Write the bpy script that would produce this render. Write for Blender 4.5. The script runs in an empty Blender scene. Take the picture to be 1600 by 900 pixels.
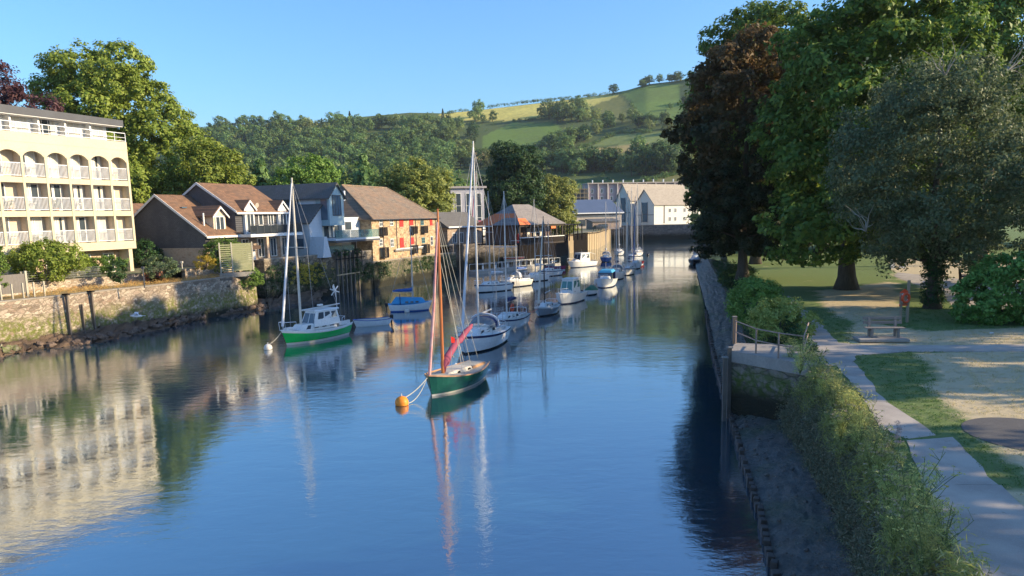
import bpy, math, random
import numpy as np
from mathutils import Vector, Matrix
from mathutils.geometry import tessellate_polygon
R = math.radians
scn = bpy.context.scene
COL = scn.collection
# ------------------------------------------------------------------ camera
FPX, CX, CY = 1180.0, 800.0, 515.0          # focal length and principal point, in 1600x900 pixels
PITCH, ROLL = R(8.45), R(1.31)
CAM = Vector((0, 0, 9.0))
f_ = Vector((0, math.cos(PITCH), -math.sin(PITCH)))
r0 = Vector((1, 0, 0)); u0 = Vector((0, math.sin(PITCH), math.cos(PITCH)))
r_ = r0 * math.cos(ROLL) - u0 * math.sin(ROLL)
u_ = u0 * math.cos(ROLL) + r0 * math.sin(ROLL)
cd = bpy.data.cameras.new("camera"); cam = bpy.data.objects.new("camera", cd); COL.objects.link(cam)
cd.sensor_width = 36; cd.lens = 36 * FPX / 1600; cd.shift_y = (CY - 450) / 1600
cd.clip_start = 0.1; cd.clip_end = 9000
cam.matrix_world = Matrix(((r_.x, u_.x, -f_.x, CAM.x), (r_.y, u_.y, -f_.y, CAM.y), (r_.z, u_.z, -f_.z, CAM.z), (0, 0, 0, 1)))
scn.camera = cam
# ------------------------------------------------------------------ light
SUN_AZ, SUN_EL = R(-6), R(21)               # azimuth from +X towards +Y
w = bpy.data.worlds.new("World"); scn.world = w; w.use_nodes = True
nt = w.node_tree; nt.nodes.clear()
sky = nt.nodes.new('ShaderNodeTexSky'); sky.sky_type = 'NISHITA'; sky.sun_disc = False
sky.sun_elevation = SUN_EL; sky.sun_rotation = R(90) - SUN_AZ
sky.air_density = 1.35; sky.dust_density = 1.0; sky.ozone_density = 9; sky.altitude = 0
bg = nt.nodes.new('ShaderNodeBackground'); bg.inputs[1].default_value = 0.15
wo = nt.nodes.new('ShaderNodeOutputWorld')
nt.links.new(sky.outputs[0], bg.inputs[0]); nt.links.new(bg.outputs[0], wo.inputs[0])
sl = bpy.data.lights.new("sun", 'SUN'); sl.energy = 5.0; sl.angle = R(0.5); sl.color = (1.0, 0.80, 0.52)
so = bpy.data.objects.new("sun", sl); COL.objects.link(so)
sdir = Vector((math.cos(SUN_AZ) * math.cos(SUN_EL), math.sin(SUN_AZ) * math.cos(SUN_EL), math.sin(SUN_EL)))
so.rotation_euler = sdir.to_track_quat('Z', 'Y').to_euler(); so.location = (60, -20, 60)
vs = scn.view_settings; vs.view_transform = 'Standard'; vs.look = 'None'; vs.exposure = 0.93; vs.gamma = 1; vs.use_curve_mapping = False
scn.cycles.max_bounces = 6; scn.cycles.transparent_max_bounces = 8; scn.cycles.diffuse_bounces = 3; scn.cycles.glossy_bounces = 3
scn.cycles.use_denoising = True

# ------------------------------------------------------------------ geometry helpers
def ray(px, py):
    return (f_ * FPX + r_ * (px - CX) - u_ * (py - CY)).normalized()
def P(px, py, z=0.0):
    d = ray(px, py); t = (z - CAM.z) / d.z
    return CAM + d * t
def PD(px, py, Y):
    d = ray(px, py); return CAM + d * (Y / d.y)
def proj(p):
    v = Vector(p) - CAM; k = FPX / v.dot(f_)
    return CX + v.dot(r_) * k, CY - v.dot(u_) * k

class Frame:
    """local frame: x along, y to the left of x, z up"""
    def __init__(s, org, rz): s.o = Vector(org); s.rz = rz; s.x = Vector((math.cos(rz), math.sin(rz), 0)); s.y = Vector((-math.sin(rz), math.cos(rz), 0))
    def front(s, px, py, y=0.0):
        d = ray(px, py); o = CAM - s.o; t = (y - o.dot(s.y)) / d.dot(s.y); q = o + d * t
        return q.dot(s.x), q.z
    def side(s, px, py, x=0.0):
        d = ray(px, py); o = CAM - s.o; t = (x - o.dot(s.x)) / d.dot(s.x); q = o + d * t
        return q.dot(s.y), q.z
    def w(s, x, y, z=0): return s.o + s.x * x + s.y * y + Vector((0, 0, z))

class MB:
    def __init__(s): s.v = []; s.f = []; s.m = []
    def face(s, pts, m=0):
        b = len(s.v); s.v += [tuple(p) for p in pts]; s.f.append(tuple(range(b, b + len(pts)))); s.m.append(m); return s
    def box(s, x0, x1, y0, y1, z0, z1, m=0):
        b = len(s.v)
        s.v += [(x0,y0,z0),(x1,y0,z0),(x1,y1,z0),(x0,y1,z0),(x0,y0,z1),(x1,y0,z1),(x1,y1,z1),(x0,y1,z1)]
        for q in ((0,3,2,1),(4,5,6,7),(0,1,5,4),(1,2,6,5),(2,3,7,6),(3,0,4,7)): s.f.append(tuple(b+i for i in q)); s.m.append(m)
        return s
    def frustum(s, b4, t4, m=0, mt=None):
        """bottom and top rings of points"""
        n = len(b4); b = len(s.v); s.v += [tuple(p) for p in b4] + [tuple(p) for p in t4]
        for i in range(n): s.f.append((b+i, b+(i+1)%n, b+n+(i+1)%n, b+n+i)); s.m.append(m)
        s.f.append(tuple(b+n+i for i in range(n))); s.m.append(m if mt is None else mt)
        s.f.append(tuple(b+n-1-i for i in range(n))); s.m.append(m); return s
    def prism(s, poly, axis, a0, a1, m=0, mside=None):
        """poly in the two other axes (y: x,z / x: y,z / z: x,y) swept along axis"""
        def pt(p, a): return {'y': (p[0], a, p[1]), 'x': (a, p[0], p[1]), 'z': (p[0], p[1], a)}[axis]
        n = len(poly); b = len(s.v); s.v += [pt(p, a0) for p in poly] + [pt(p, a1) for p in poly]
        tri = tessellate_polygon([[Vector((p[0], p[1], 0)) for p in poly]]) if n > 4 else [tuple(range(n))]
        for t in tri:
            s.f.append(tuple(b+i for i in t)); s.m.append(m); s.f.append(tuple(b+n+i for i in reversed(t))); s.m.append(m)
        for i in range(n): s.f.append((b+i, b+(i+1)%n, b+n+(i+1)%n, b+n+i)); s.m.append(m if mside is None else mside)
        return s
    def tube(s, pts, rad, n=6, m=0, cap=True):
        pts = [Vector(p) for p in pts]; k = len(pts)
        if not hasattr(rad, '__len__'): rad = [rad] * k
        b = len(s.v)
        for i, p in enumerate(pts):
            d = (pts[min(i+1, k-1)] - pts[max(i-1, 0)])
            d = d.normalized() if d.length > 1e-9 else Vector((0, 0, 1))
            a = Vector((0, 0, 1)) if abs(d.z) < .9 else Vector((1, 0, 0))
            e1 = d.cross(a).normalized(); e2 = d.cross(e1)
            for j in range(n):
                t = 2 * math.pi * j / n; s.v.append(tuple(p + (e1 * math.cos(t) + e2 * math.sin(t)) * rad[i]))
        for i in range(k-1):
            for j in range(n):
                s.f.append((b+i*n+j, b+i*n+(j+1)%n, b+(i+1)*n+(j+1)%n, b+(i+1)*n+j)); s.m.append(m)
        if cap:
            s.f.append(tuple(b+j for j in reversed(range(n)))); s.m.append(m)
            s.f.append(tuple(b+(k-1)*n+j for j in range(n))); s.m.append(m)
        return s
    def ball(s, c, r, m=0, nu=10, nv=7, mlow=None):
        rx, ry, rz = r if hasattr(r, '__len__') else (r, r, r)
        b = len(s.v)
        for i in range(nv+1):
            a = math.pi * i / nv
            for j in range(nu):
                t = 2*math.pi*j/nu; s.v.append((c[0]+rx*math.sin(a)*math.cos(t), c[1]+ry*math.sin(a)*math.sin(t), c[2]+rz*math.cos(a)))
        for i in range(nv):
            for j in range(nu):
                s.f.append((b+i*nu+j, b+(i+1)*nu+j, b+(i+1)*nu+(j+1)%nu, b+i*nu+(j+1)%nu))
                s.m.append(m if (mlow is None or i < nv*0.55) else mlow)
        return s
    def torus(s, c, Rr, r, axis='x', m=0, n=18, k=8, m2=None):
        b = len(s.v)
        for i in range(n):
            a = 2*math.pi*i/n
            for j in range(k):
                t = 2*math.pi*j/k; q = Rr + r*math.cos(t); h = r*math.sin(t)
                p = {'x': (h, q*math.cos(a), q*math.sin(a)), 'y': (q*math.cos(a), h, q*math.sin(a)), 'z': (q*math.cos(a), q*math.sin(a), h)}[axis]
                s.v.append((c[0]+p[0], c[1]+p[1], c[2]+p[2]))
        for i in range(n):
            for j in range(k):
                s.f.append((b+i*k+j, b+((i+1)%n)*k+j, b+((i+1)%n)*k+(j+1)%k, b+i*k+(j+1)%k)); s.m.append(m2 if (m2 is not None and (i*4//n*n//4) == i) else m)
        return s
    def build(s, name, mats, parent=None, loc=None, rz=None, smooth=False):
        me = bpy.data.meshes.new(name); me.from_pydata(s.v, [], s.f)
        if not hasattr(mats, '__len__'): mats = [mats]
        for q in mats: me.materials.append(q)
        me.polygons.foreach_set('material_index', s.m)
        if smooth: me.polygons.foreach_set('use_smooth', [True]*len(s.f))
        me.update(); o = bpy.data.objects.new(name, me); COL.objects.link(o)
        if parent is not None: o.parent = parent
        if loc is not None: o.location = loc
        if rz is not None: o.rotation_euler = (0, 0, rz)
        return o

def tag(o, label=None, cat=None, group=None, kind=None):
    if label: o['label'] = label
    if cat: o['category'] = cat
    if group: o['group'] = group
    if kind: o['kind'] = kind
    return o
def struct(o): o['kind'] = 'structure'; return o
def thing(name, label, cat, loc=(0,0,0), rz=0.0, group=None):
    o = bpy.data.objects.new(name, None); o.empty_display_size = .3; COL.objects.link(o)
    o.location = loc; o.rotation_euler = (0, 0, rz); tag(o, label, cat, group); return o
KIDS = {}
def copy_tree(o, loc=None, rz=None, label=None, scale=None):
    c = o.copy(); COL.objects.link(c)
    if loc is not None: c.location = loc
    if rz is not None: c.rotation_euler = (0, 0, rz)
    if scale is not None: c.scale = scale if hasattr(scale, '__len__') else (scale,)*3
    if label: c['label'] = label
    def rec(src, dst):
        for ch in list(src.children):
            if ch.get('_cp'): continue
            d = ch.copy(); COL.objects.link(d); d.parent = dst; rec(ch, d)
    rec(o, c); return c
def bevel(o, wd=.02, seg=2):
    b = o.modifiers.new('bevel', 'BEVEL'); b.width = wd; b.segments = seg; b.limit_method = 'ANGLE'; return o

# ------------------------------------------------------------------ materials
MC = {}
class NT:
    def __init__(s, name):
        s.mat = bpy.data.materials.new(name); s.mat.use_nodes = True; s.t = s.mat.node_tree; s.t.nodes.clear()
        s.out = s.n('ShaderNodeOutputMaterial')
    def n(s, typ, **kw):
        q = s.t.nodes.new(typ)
        for k, v in kw.items(): setattr(q, k, v)
        return q
    def set(s, node, **kw):
        for k, v in kw.items(): s.inp(node, k, v)
        return node
    def inp(s, node, key, v):
        i = node.inputs[key]
        if hasattr(v, 'is_output') or isinstance(v, bpy.types.NodeSocket): s.t.links.new(v, i)
        else:
            if hasattr(v, '__len__') and len(v) == 3 and i.type == 'RGBA': v = (*v, 1)
            i.default_value = v
    def coord(s, scale=(1,1,1), kind='Object', loc=(0,0,0)):
        c = s.n('ShaderNodeTexCoord'); m = s.n('ShaderNodeMapping'); s.t.links.new(c.outputs[kind], m.inputs[0])
        m.inputs['Scale'].default_value = scale; m.inputs['Location'].default_value = loc; return m.outputs[0]
    def pos(s, scale=(1,1,1)):
        g = s.n('ShaderNodeNewGeometry'); m = s.n('ShaderNodeMapping'); s.t.links.new(g.outputs['Position'], m.inputs[0])
        m.inputs['Scale'].default_value = scale; return m.outputs[0]
    def noise(s, vec, scale, detail=5, rough=.55, dist=0):
        q = s.n('ShaderNodeTexNoise'); s.inp(q, 'Vector', vec); q.inputs['Scale'].default_value = scale
        q.inputs['Detail'].default_value = detail; q.inputs['Roughness'].default_value = rough; q.inputs['Distortion'].default_value = dist; return q.outputs[0]
    def ramp(s, fac, stops):
        q = s.n('ShaderNodeValToRGB'); s.inp(q, 'Fac', fac); e = q.color_ramp.elements
        while len(e) < len(stops): e.new(0.5)
        for i, (p, c) in enumerate(stops): e[i].position = p; e[i].color = (*c, 1) if len(c) == 3 else c
        return q.outputs[0]
    def rng(s, v, a, b, c=0, d=1):
        q = s.n('ShaderNodeMapRange'); s.inp(q, 0, v)
        for i, x in enumerate((a, b, c, d)): q.inputs[i+1].default_value = x
        return q.outputs[0]
    def mix(s, fac, a, b, blend='MIX'):
        q = s.n('ShaderNodeMix', data_type='RGBA', blend_type=blend)
        s.inp(q, 0, fac); s.inp(q, 6, a); s.inp(q, 7, b); return q.outputs[2]
    def math(s, op, a, b=0.0):
        q = s.n('ShaderNodeMath', operation=op); s.inp(q, 0, a); s.inp(q, 1, b); return q.outputs[0]
    def bump(s, h, strength=.3, dist=.05):
        q = s.n('ShaderNodeBump'); s.inp(q, 'Height', h); q.inputs['Strength'].default_value = strength; q.inputs['Distance'].default_value = dist; return q.outputs[0]
    def principled(s, col, rough=.7, normal=None, metal=0, spec=.5, **kw):
        q = s.n('ShaderNodeBsdfPrincipled'); s.inp(q, 'Base Color', col); s.inp(q, 'Roughness', rough); s.inp(q, 'Metallic', metal); s.inp(q, 'Specular IOR Level', spec)
        if normal is not None: s.inp(q, 'Normal', normal)
        for k, v in kw.items(): s.inp(q, k, v)
        s.t.links.new(q.outputs[0], s.out.inputs[0]); return q

def mat(name, col, col2=None, scale=3.0, rough=.6, bump=.15, bscale=None, metal=0, spec=.4, stretch=(1,1,1), bdist=.02):
    """plain paint, wood, cloth, metal with mottling and fine bump"""
    if name in MC: return MC[name]
    n = NT(name); v = n.coord(stretch)
    if col2 is None: col2 = tuple(c * .72 for c in col)
    a = n.noise(v, scale, 6); fine = n.noise(v, scale * 9, 3)
    c = n.mix(n.rng(a, .32, .68), col, col2)
    c = n.mix(.35, c, n.mix(n.rng(fine, .3, .7), col, tuple(x*.7 for x in col2)))
    n.principled(c, rough, n.bump(n.noise(v, bscale or scale*4, 4), bump, bdist), metal, spec)
    MC[name] = n.mat; return n.mat

def stone(name, cols, mortar, scale=2.5, world=False, stretch=(1,1,1.6), weed=None, bump=.6):
    if name in MC: return MC[name]
    n = NT(name); v = n.pos(stretch) if world else n.coord(stretch)
    wob = n.noise(v, 1.5, 3)
    vv = n.n('ShaderNodeVectorMath', operation='ADD'); n.inp(vv, 0, v); n.inp(vv, 1, wob); v2 = vv.outputs[0]
    vo = n.n('ShaderNodeTexVoronoi'); n.inp(vo, 'Vector', v2); vo.inputs['Scale'].default_value = scale
    ve = n.n('ShaderNodeTexVoronoi', feature='DISTANCE_TO_EDGE'); n.inp(ve, 'Vector', v2); ve.inputs['Scale'].default_value = scale
    sep = n.n('ShaderNodeSeparateColor'); n.inp(sep, 0, vo.outputs['Color'])
    k = len(cols)
    c = n.ramp(sep.outputs[0], [(i/(k-1) if k > 1 else 0, cols[i]) for i in range(k)])
    c = n.mix(n.rng(n.noise(v, 9, 5), .3, .7, 0, .35), c, tuple(x*.45 for x in cols[0]))
    ed = n.rng(ve.outputs[0], .02, .09)
    c = n.mix(ed, mortar, c)
    if weed:      # tide-line weed and algae by height above the water, ragged edge
        g = n.n('ShaderNodeNewGeometry'); sp = n.n('ShaderNodeSeparateXYZ'); n.inp(sp, 0, g.outputs['Position'])
        hh = n.math('ADD', sp.outputs[2], n.rng(n.noise(n.pos(), .9, 6, .7), .2, .8, -weed[3], weed[3]))
        c = n.mix(n.math('MULTIPLY', n.rng(hh, weed[1]+.5, weed[1]-.3), n.rng(n.noise(n.pos(), 3.5, 4), .35, .6)), c, weed[2])
        c = n.mix(n.rng(hh, weed[0]+.35, weed[0]-.35), c, (.022, .022, .014))
    n.principled(c, .85, n.bump(n.math('ADD', ed, n.math('MULTIPLY', n.noise(v, 12, 4), .6)), bump, .06), 0, .2)
    MC[name] = n.mat; return n.mat

def tiles(name, c1, c2, mort, ax='x', w=.3, h=.22, patch=None, rough=.75):
    """roof tiles in courses: u along the ridge, v up the slope"""
    if name in MC: return MC[name]
    n = NT(name); c = n.n('ShaderNodeTexCoord'); sp = n.n('ShaderNodeSeparateXYZ'); n.inp(sp, 0, c.outputs['Object'])
    cb = n.n('ShaderNodeCombineXYZ')
    if ax == 'x': n.inp(cb, 0, sp.outputs[0])
    elif ax == 'y': n.inp(cb, 0, sp.outputs[1])
    else: n.inp(cb, 0, n.math('ADD', sp.outputs[0], sp.outputs[1]))
    n.inp(cb, 1, n.math('MULTIPLY', sp.outputs[2], 1.7))
    b = n.n('ShaderNodeTexBrick'); n.inp(b, 'Vector', cb.outputs[0]); b.inputs['Scale'].default_value = 1
    b.inputs['Brick Width'].default_value = w; b.inputs['Row Height'].default_value = h; b.inputs['Mortar Size'].default_value = .012
    n.inp(b, 'Color1', c1); n.inp(b, 'Color2', c2); n.inp(b, 'Mortar', mort)
    o = c.outputs['Object']
    col = n.mix(n.rng(n.noise(o, .7, 6, .65), .35, .7, 0, .7), b.outputs[0], patch or tuple(x*.6 for x in c2))
    col = n.mix(n.rng(n.noise(n.coord((.5, .5, 3)), 1.6, 5, .7), .48, .7, 0, .6), col, tuple(x*.5 for x in c2))
    col = n.mix(n.rng(n.noise(o, 7, 3), .4, .7, 0, .4), col, tuple(x*.5 for x in c1))
    n.principled(col, rough, n.bump(b.outputs['Fac'], -.5, .03), 0, .3)
    MC[name] = n.mat; return n.mat

def glass(name, col=(.03,.04,.05), rough=.06):
    if name in MC: return MC[name]
    n = NT(name); v = n.coord()
    n.principled(n.mix(n.noise(v, 1.3, 2), col, tuple(c*2.2 for c in col)), rough, None, 0, .9)
    MC[name] = n.mat; return n.mat

def alphaglass(name, col, a, rough=.05):
    if name in MC: return MC[name]
    n = NT(name); p = n.principled(col, rough, None, 0, .8); p.inputs['Alpha'].default_value = a; MC[name] = n.mat; return n.mat

def leafmat(name, c1, c2, c3=None, transl=.35, rough=.55, patch=.25, low=None):
    if name in MC: return MC[name]
    c1, c2 = [tuple(x*1.45 for x in c) for c in (c1, c2)]; c3 = c3 and tuple(min(.6, x*1.4) for x in c3)
    n = NT(name); g = n.n('ShaderNodeNewGeometry'); oi = n.n('ShaderNodeObjectInfo')
    stops = [(0, c1), (1, c2)] if c3 is None else [(0, c1), (.6, c2), (1, c3)]
    a = n.ramp(g.outputs['Random Per Island'], stops)
    big = n.noise(n.coord(), patch, 4)
    a = n.mix(n.rng(big, .38, .62, 0, .55), a, tuple(x*.8 for x in c2))
    if low:      # leaves that have turned only in the upper crown
        sp = n.n('ShaderNodeSeparateXYZ'); n.inp(sp, 0, n.coord()); a = n.mix(n.rng(n.math('ADD', sp.outputs[2], n.rng(n.noise(n.coord(), .35, 4), .3, .7, -5, 5)), low[0], low[1]), tuple(low[2]), a)
    hsv = n.n('ShaderNodeHueSaturation'); n.inp(hsv, 'Color', a); n.inp(hsv, 'Value', n.rng(oi.outputs['Random'], 0, 1, .78, 1.22)); n.inp(hsv, 'Hue', n.rng(oi.outputs['Random'], 0, 1, .49, .51))
    p = n.n('ShaderNodeBsdfPrincipled'); n.inp(p, 'Base Color', hsv.outputs[0]); p.inputs['Roughness'].default_value = rough; p.inputs['Specular IOR Level'].default_value = .25
    t = n.n('ShaderNodeBsdfTranslucent'); n.inp(t, 'Color', hsv.outputs[0])
    m = n.n('ShaderNodeMixShader'); m.inputs[0].default_value = transl
    n.t.links.new(p.outputs[0], m.inputs[1]); n.t.links.new(t.outputs[0], m.inputs[2]); n.t.links.new(m.outputs[0], n.out.inputs[0])
    MC[name] = n.mat; return n.mat

def polysheet(name, pts, z, m, parent=None, skirt=None):
    """flat sheet from an outline, optional skirt down to a height"""
    mb = MB(); v3 = [(p[0], p[1], z) for p in pts]; mb.v = list(v3)
    for t in tessellate_polygon([[Vector(p) for p in v3]]):
        a, b, c = [Vector(v3[i]) for i in t]
        t = t if (b-a).cross(c-a).z > 0 else tuple(reversed(t))
        mb.f.append(tuple(t)); mb.m.append(0)
    if skirt is not None:
        n = len(pts)
        for i in range(n):
            p, q = pts[i], pts[(i+1) % n]
            mb.face([(p[0],p[1],skirt),(q[0],q[1],skirt),(q[0],q[1],z),(p[0],p[1],z)])
    return mb.build(name, m, parent)
# ------------------------------------------------------------------ foliage
def leaves(name, cen, nrm, rad, k, size, m, seed=0, parent=None, flat=.75, asp=.55, up=.35, rnd=.8):
    """k leaf-shaped faces round each clump centre, tilted outwards"""
    g = np.random.default_rng(seed); N = len(cen)
    c = np.repeat(cen, k, 0); nn = np.repeat(nrm, k, 0); rr = np.repeat(rad, k)[:, None]
    d = g.normal(size=(N*k, 3)); d /= np.linalg.norm(d, axis=1)[:, None]
    p = c + d * rr * (g.random((N*k, 1)) ** .45) * np.array([1, 1, flat])
    n = nn * .55 + d * .35 + g.normal(size=(N*k, 3)) * rnd * .5 + np.array([0, 0, up]); n /= np.linalg.norm(n, axis=1)[:, None]
    a = g.normal(size=(N*k, 3)); t = np.cross(n, a); t /= np.linalg.norm(t, axis=1)[:, None]; b = np.cross(n, t)
    s = size * g.uniform(.6, 1.35, (N*k, 1)); bend = n * s * .25
    V = np.stack([p - t*s, p - b*s*asp + bend, p + t*s, p + b*s*asp + bend], 1).reshape(-1, 3)
    return npmesh(name, V, N*k, m, parent)
def npmesh(name, V, nf, m, parent=None, k=4):
    me = bpy.data.meshes.new(name); me.vertices.add(len(V)); me.vertices.foreach_set('co', V.astype(np.float32).ravel())
    me.loops.add(nf*k); me.loops.foreach_set('vertex_index', np.arange(nf*k, dtype=np.int32))
    me.polygons.add(nf); me.polygons.foreach_set('loop_start', np.arange(0, nf*k, k, dtype=np.int32)); me.polygons.foreach_set('loop_total', np.full(nf, k, dtype=np.int32))
    me.materials.append(m); me.update(calc_edges=True)
    o = bpy.data.objects.new(name, me); COL.objects.link(o)
    if parent is not None: o.parent = parent
    return o
def clumps(lobes, per_m2, g, inner=.12, droop=0):
    """clump centres over the surfaces of a set of ellipsoid lobes"""
    L = np.array(lobes, float); out = []; nr = []
    for i, (x, y, z, a, b, c) in enumerate(L):
        area = 4*math.pi*((a*b)**1.6+(a*c)**1.6+(b*c)**1.6)**(1/1.6)/3**(1/1.6); n = max(6, int(area*per_m2))
        d = g.normal(size=(n, 3)); d /= np.linalg.norm(d, axis=1)[:, None]
        r = 1 + .13*np.sin(d[:, 0]*5+i*2.1) * np.sin(d[:, 1]*6+i) + .1*np.sin(d[:, 2]*7+i*1.3) - (g.random(n) < inner*2)*g.random(n)*.6
        p = np.array([x, y, z]) + d*np.array([a, b, c])*r[:, None]
        keep = np.ones(n, bool)
        for j, q in enumerate(L):
            if j == i: continue
            e = (p-q[:3])/q[3:]; keep &= ~((e**2).sum(1) < .62)
        keep &= (d[:, 2] > -.85)
        out.append(p[keep]); nr.append(d[keep])
    return np.concatenate(out), np.concatenate(nr)
def auto_lobes(g, H, Rw, z0, n=10, top=1.0, sq=.5):
    """irregular crown: lobes spread through an egg between z0 and H"""
    lob = []; hc = (H+z0)/2; hr = (H-z0)/2
    for i in range(n):
        t = (i+.5)/n; zz = z0 + (H-z0)*(.12+.76*t); env = math.sqrt(max(.05, 1-((zz-hc)/hr)**2))
        ang = i*2.4+g.uniform(-.5, .5); rad = Rw*env*g.uniform(.35, .66)
        if i == n-1: rad = 0
        s = Rw*g.uniform(.36, .52)*(.75+.35*env)
        lob.append((rad*math.cos(ang), rad*math.sin(ang), zz, s, s, s*g.uniform(.6, .85)))
    lob.append((0, 0, hc, Rw*.55, Rw*.55, hr*.75)); return lob
BARK = mat('bark', (.11, .09, .065), (.05, .042, .03), 2.5, .9, .8, 8, stretch=(3, 3, .6), bdist=.05)
def trunk(name, H, r, lobes, g, parent, m=BARK, fork=.35, lim=8, flare=1.6):
    mb = MB(); pts = []; n = 7; top = H
    for i in range(n+1):
        t = i/n; pts.append((g.normal()*r*.35*t*2, g.normal()*r*.35*t*2, top*t))
    rad = [r*(flare if i == 0 else (1-.8*(i/n)**.8)) for i in range(n+1)]
    pts.insert(1, (0, 0, top*.05)); rad.insert(1, r*1.08)
    mb.tube(pts, rad, 9)
    zf = H*fork
    for q in lobes[:lim]:
        if q[2] < zf*.9: continue
        e = Vector(q[:3]); s = Vector((0, 0, min(e.z*.75, zf+g.uniform(0, .35)*H)))
        mid = s.lerp(e, .5)+Vector((g.normal()*.3, g.normal()*.3, .1*H*g.uniform(-.2, .6)))
        rr = r*.42*g.uniform(.7, 1.1); mb.tube([s, s.lerp(mid, .5)+Vector((0, 0, .1)), mid, e], [rr, rr*.8, rr*.55, rr*.2], 6)
        for k in range(2):
            e2 = e+Vector((g.normal()*q[3]*.6, g.normal()*q[3]*.6, g.uniform(0, .8)*q[5])); mb.tube([mid, mid.lerp(e2, .55), e2], [rr*.45, rr*.3, rr*.08], 4)
    return mb.build(name, m, parent, smooth=True)
def tree(name, label, loc, H, Rw, z0, m, seed, size=.2, per=.7, k=45, cr=.8, group=None, lobes=None, tr=None, bark=BARK, cat='tree', nl=10, up=.35, rz=0, fork=.35):
    g = np.random.default_rng(seed)
    root = thing(name, label, cat, loc, rz, group)
    lb = lobes or auto_lobes(g, H, Rw, z0, nl)
    c, n = clumps(lb, per, g)
    leaves('crown', c, n, g.uniform(.6, 1.25, len(c))*cr, k, size, m, seed+1, root, up=up)
    trunk('trunk', H*.82, tr or H*.022, lb, g, root, bark, fork)
    return root
def bush(name, label, loc, Rx, Ry, H, m, seed, size=.1, per=3, k=40, cr=.35, group=None, cat='shrub', rz=0, nl=7):
    g = np.random.default_rng(seed); root = thing(name, label, cat, loc, rz, group); lb = []
    for i in range(nl):
        a = i*2.4; q = g.uniform(.2, .6); s = g.uniform(.4, .6)
        lb.append((Rx*q*math.cos(a), Ry*q*math.sin(a), H*g.uniform(.3, .62), Rx*s, Ry*s, H*g.uniform(.3, .4)))
    lb.append((0, 0, H*.45, Rx*.75, Ry*.75, H*.5))
    c, n = clumps(lb, per, g); keep = c[:, 2] > .02; c, n = c[keep], n[keep]
    leaves('foliage', c, n, g.uniform(.6, 1.25, len(c))*cr, k, size, m, seed+1, root)
    mb = MB()
    for i in range(7):
        q = lb[i % nl]; mb.tube([(g.normal()*.06, g.normal()*.06, 0), (q[0]*.5, q[1]*.5, q[2]*.6), q[:3]], [.045, .03, .012], 5)
    mb.build('stems', BARK, root)
    return root
# leaf colours
L_CHEST = leafmat('leaf_horse_chestnut', (.04, .08, .018), (.09, .145, .025), (.21, .25, .04))
L_BROWN = leafmat('leaf_browning_chestnut', (.075, .065, .026), (.13, .095, .036), (.22, .13, .05), low=(8, 17, (.038, .062, .026)))
L_DARK = leafmat('leaf_dark_green', (.018, .045, .018), (.035, .075, .025), (.06, .11, .03))
L_LIME = leafmat('leaf_lime', (.15, .18, .04), (.21, .25, .06), (.31, .33, .10))
L_YEL = leafmat('leaf_yellow_green', (.10, .15, .022), (.16, .205, .032), (.25, .285, .058))
L_MID = leafmat('leaf_mid_green', (.07, .13, .022), (.11, .18, .035), (.17, .24, .05))
L_BLUE = leafmat('leaf_grey_green', (.06, .095, .045), (.105, .14, .07), (.18, .21, .10))
L_COP = leafmat('leaf_copper_beech', (.045, .022, .028), (.08, .035, .04), (.13, .07, .06))
L_RHO = leafmat('leaf_rhododendron', (.06, .13, .03), (.11, .22, .045), (.2, .34, .09), rough=.4)
L_GOLD = leafmat('leaf_golden', (.25, .22, .03), (.4, .3, .04), (.5, .38, .06))
L_PINE = leafmat('leaf_pine', (.03, .06, .04), (.05, .09, .05), (.08, .13, .065))
L_HILL = leafmat('leaf_hillside', (.06, .11, .035), (.105, .17, .055), (.19, .25, .08), patch=.1)
L_HILL2 = leafmat('leaf_hillside_pale', (.12, .16, .05), (.18, .22, .07), (.26, .29, .11), patch=.1)
# ================================================================== the setting
def horizon(px): return 340 - (px-800)*.0229
HAZE = .00008
# ---- river
n = NT('river_water'); v = n.pos((1, 1, 1))
rip = n.noise(n.pos((1.0, 1.9, 1)), .9, 5, .62, .4); rip2 = n.noise(n.pos((1, 1.5, 1)), 4.5, 4, .6, .3); swell = n.noise(n.pos((1, 1.3, 1)), .22, 3, .5)
calm = n.rng(n.noise(n.pos((.8, 1, 1)), .055, 3, .5, .6), .42, .62)
hgt = n.math('ADD', n.math('MULTIPLY', rip, .55), n.math('ADD', n.math('MULTIPLY', rip2, n.rng(calm, 0, 1, .05, .16)), n.math('MULTIPLY', swell, 1.0)))
b = n.n('ShaderNodeBump'); n.inp(b, 'Height', hgt); n.inp(b, 'Strength', n.rng(calm, 0, 1, .16, .50)); b.inputs['Distance'].default_value = .06
body = n.n('ShaderNodeBsdfDiffuse'); n.inp(body, 'Color', (.010, .042, .065, 1)); n.inp(body, 'Normal', b.outputs[0])
gl = n.n('ShaderNodeBsdfGlossy'); n.inp(gl, 'Color', (.93, .97, 1, 1)); n.inp(gl, 'Roughness', .012); n.inp(gl, 'Normal', b.outputs[0])
fr = n.n('ShaderNodeFresnel'); fr.inputs[0].default_value = 1.6; n.inp(fr, 'Normal', b.outputs[0])
mx = n.n('ShaderNodeMixShader'); n.inp(mx, 0, n.rng(fr.outputs[0], 0, 1, .34, 1)); n.t.links.new(body.outputs[0], mx.inputs[1]); n.t.links.new(gl.outputs[0], mx.inputs[2]); n.t.links.new(mx.outputs[0], n.out.inputs[0])
WATER = n.mat
struct(MB().face([(-160, -80, 0), (200, -80, 0), (200, 330, 0), (-160, 330, 0)]).build('river', WATER))

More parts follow.
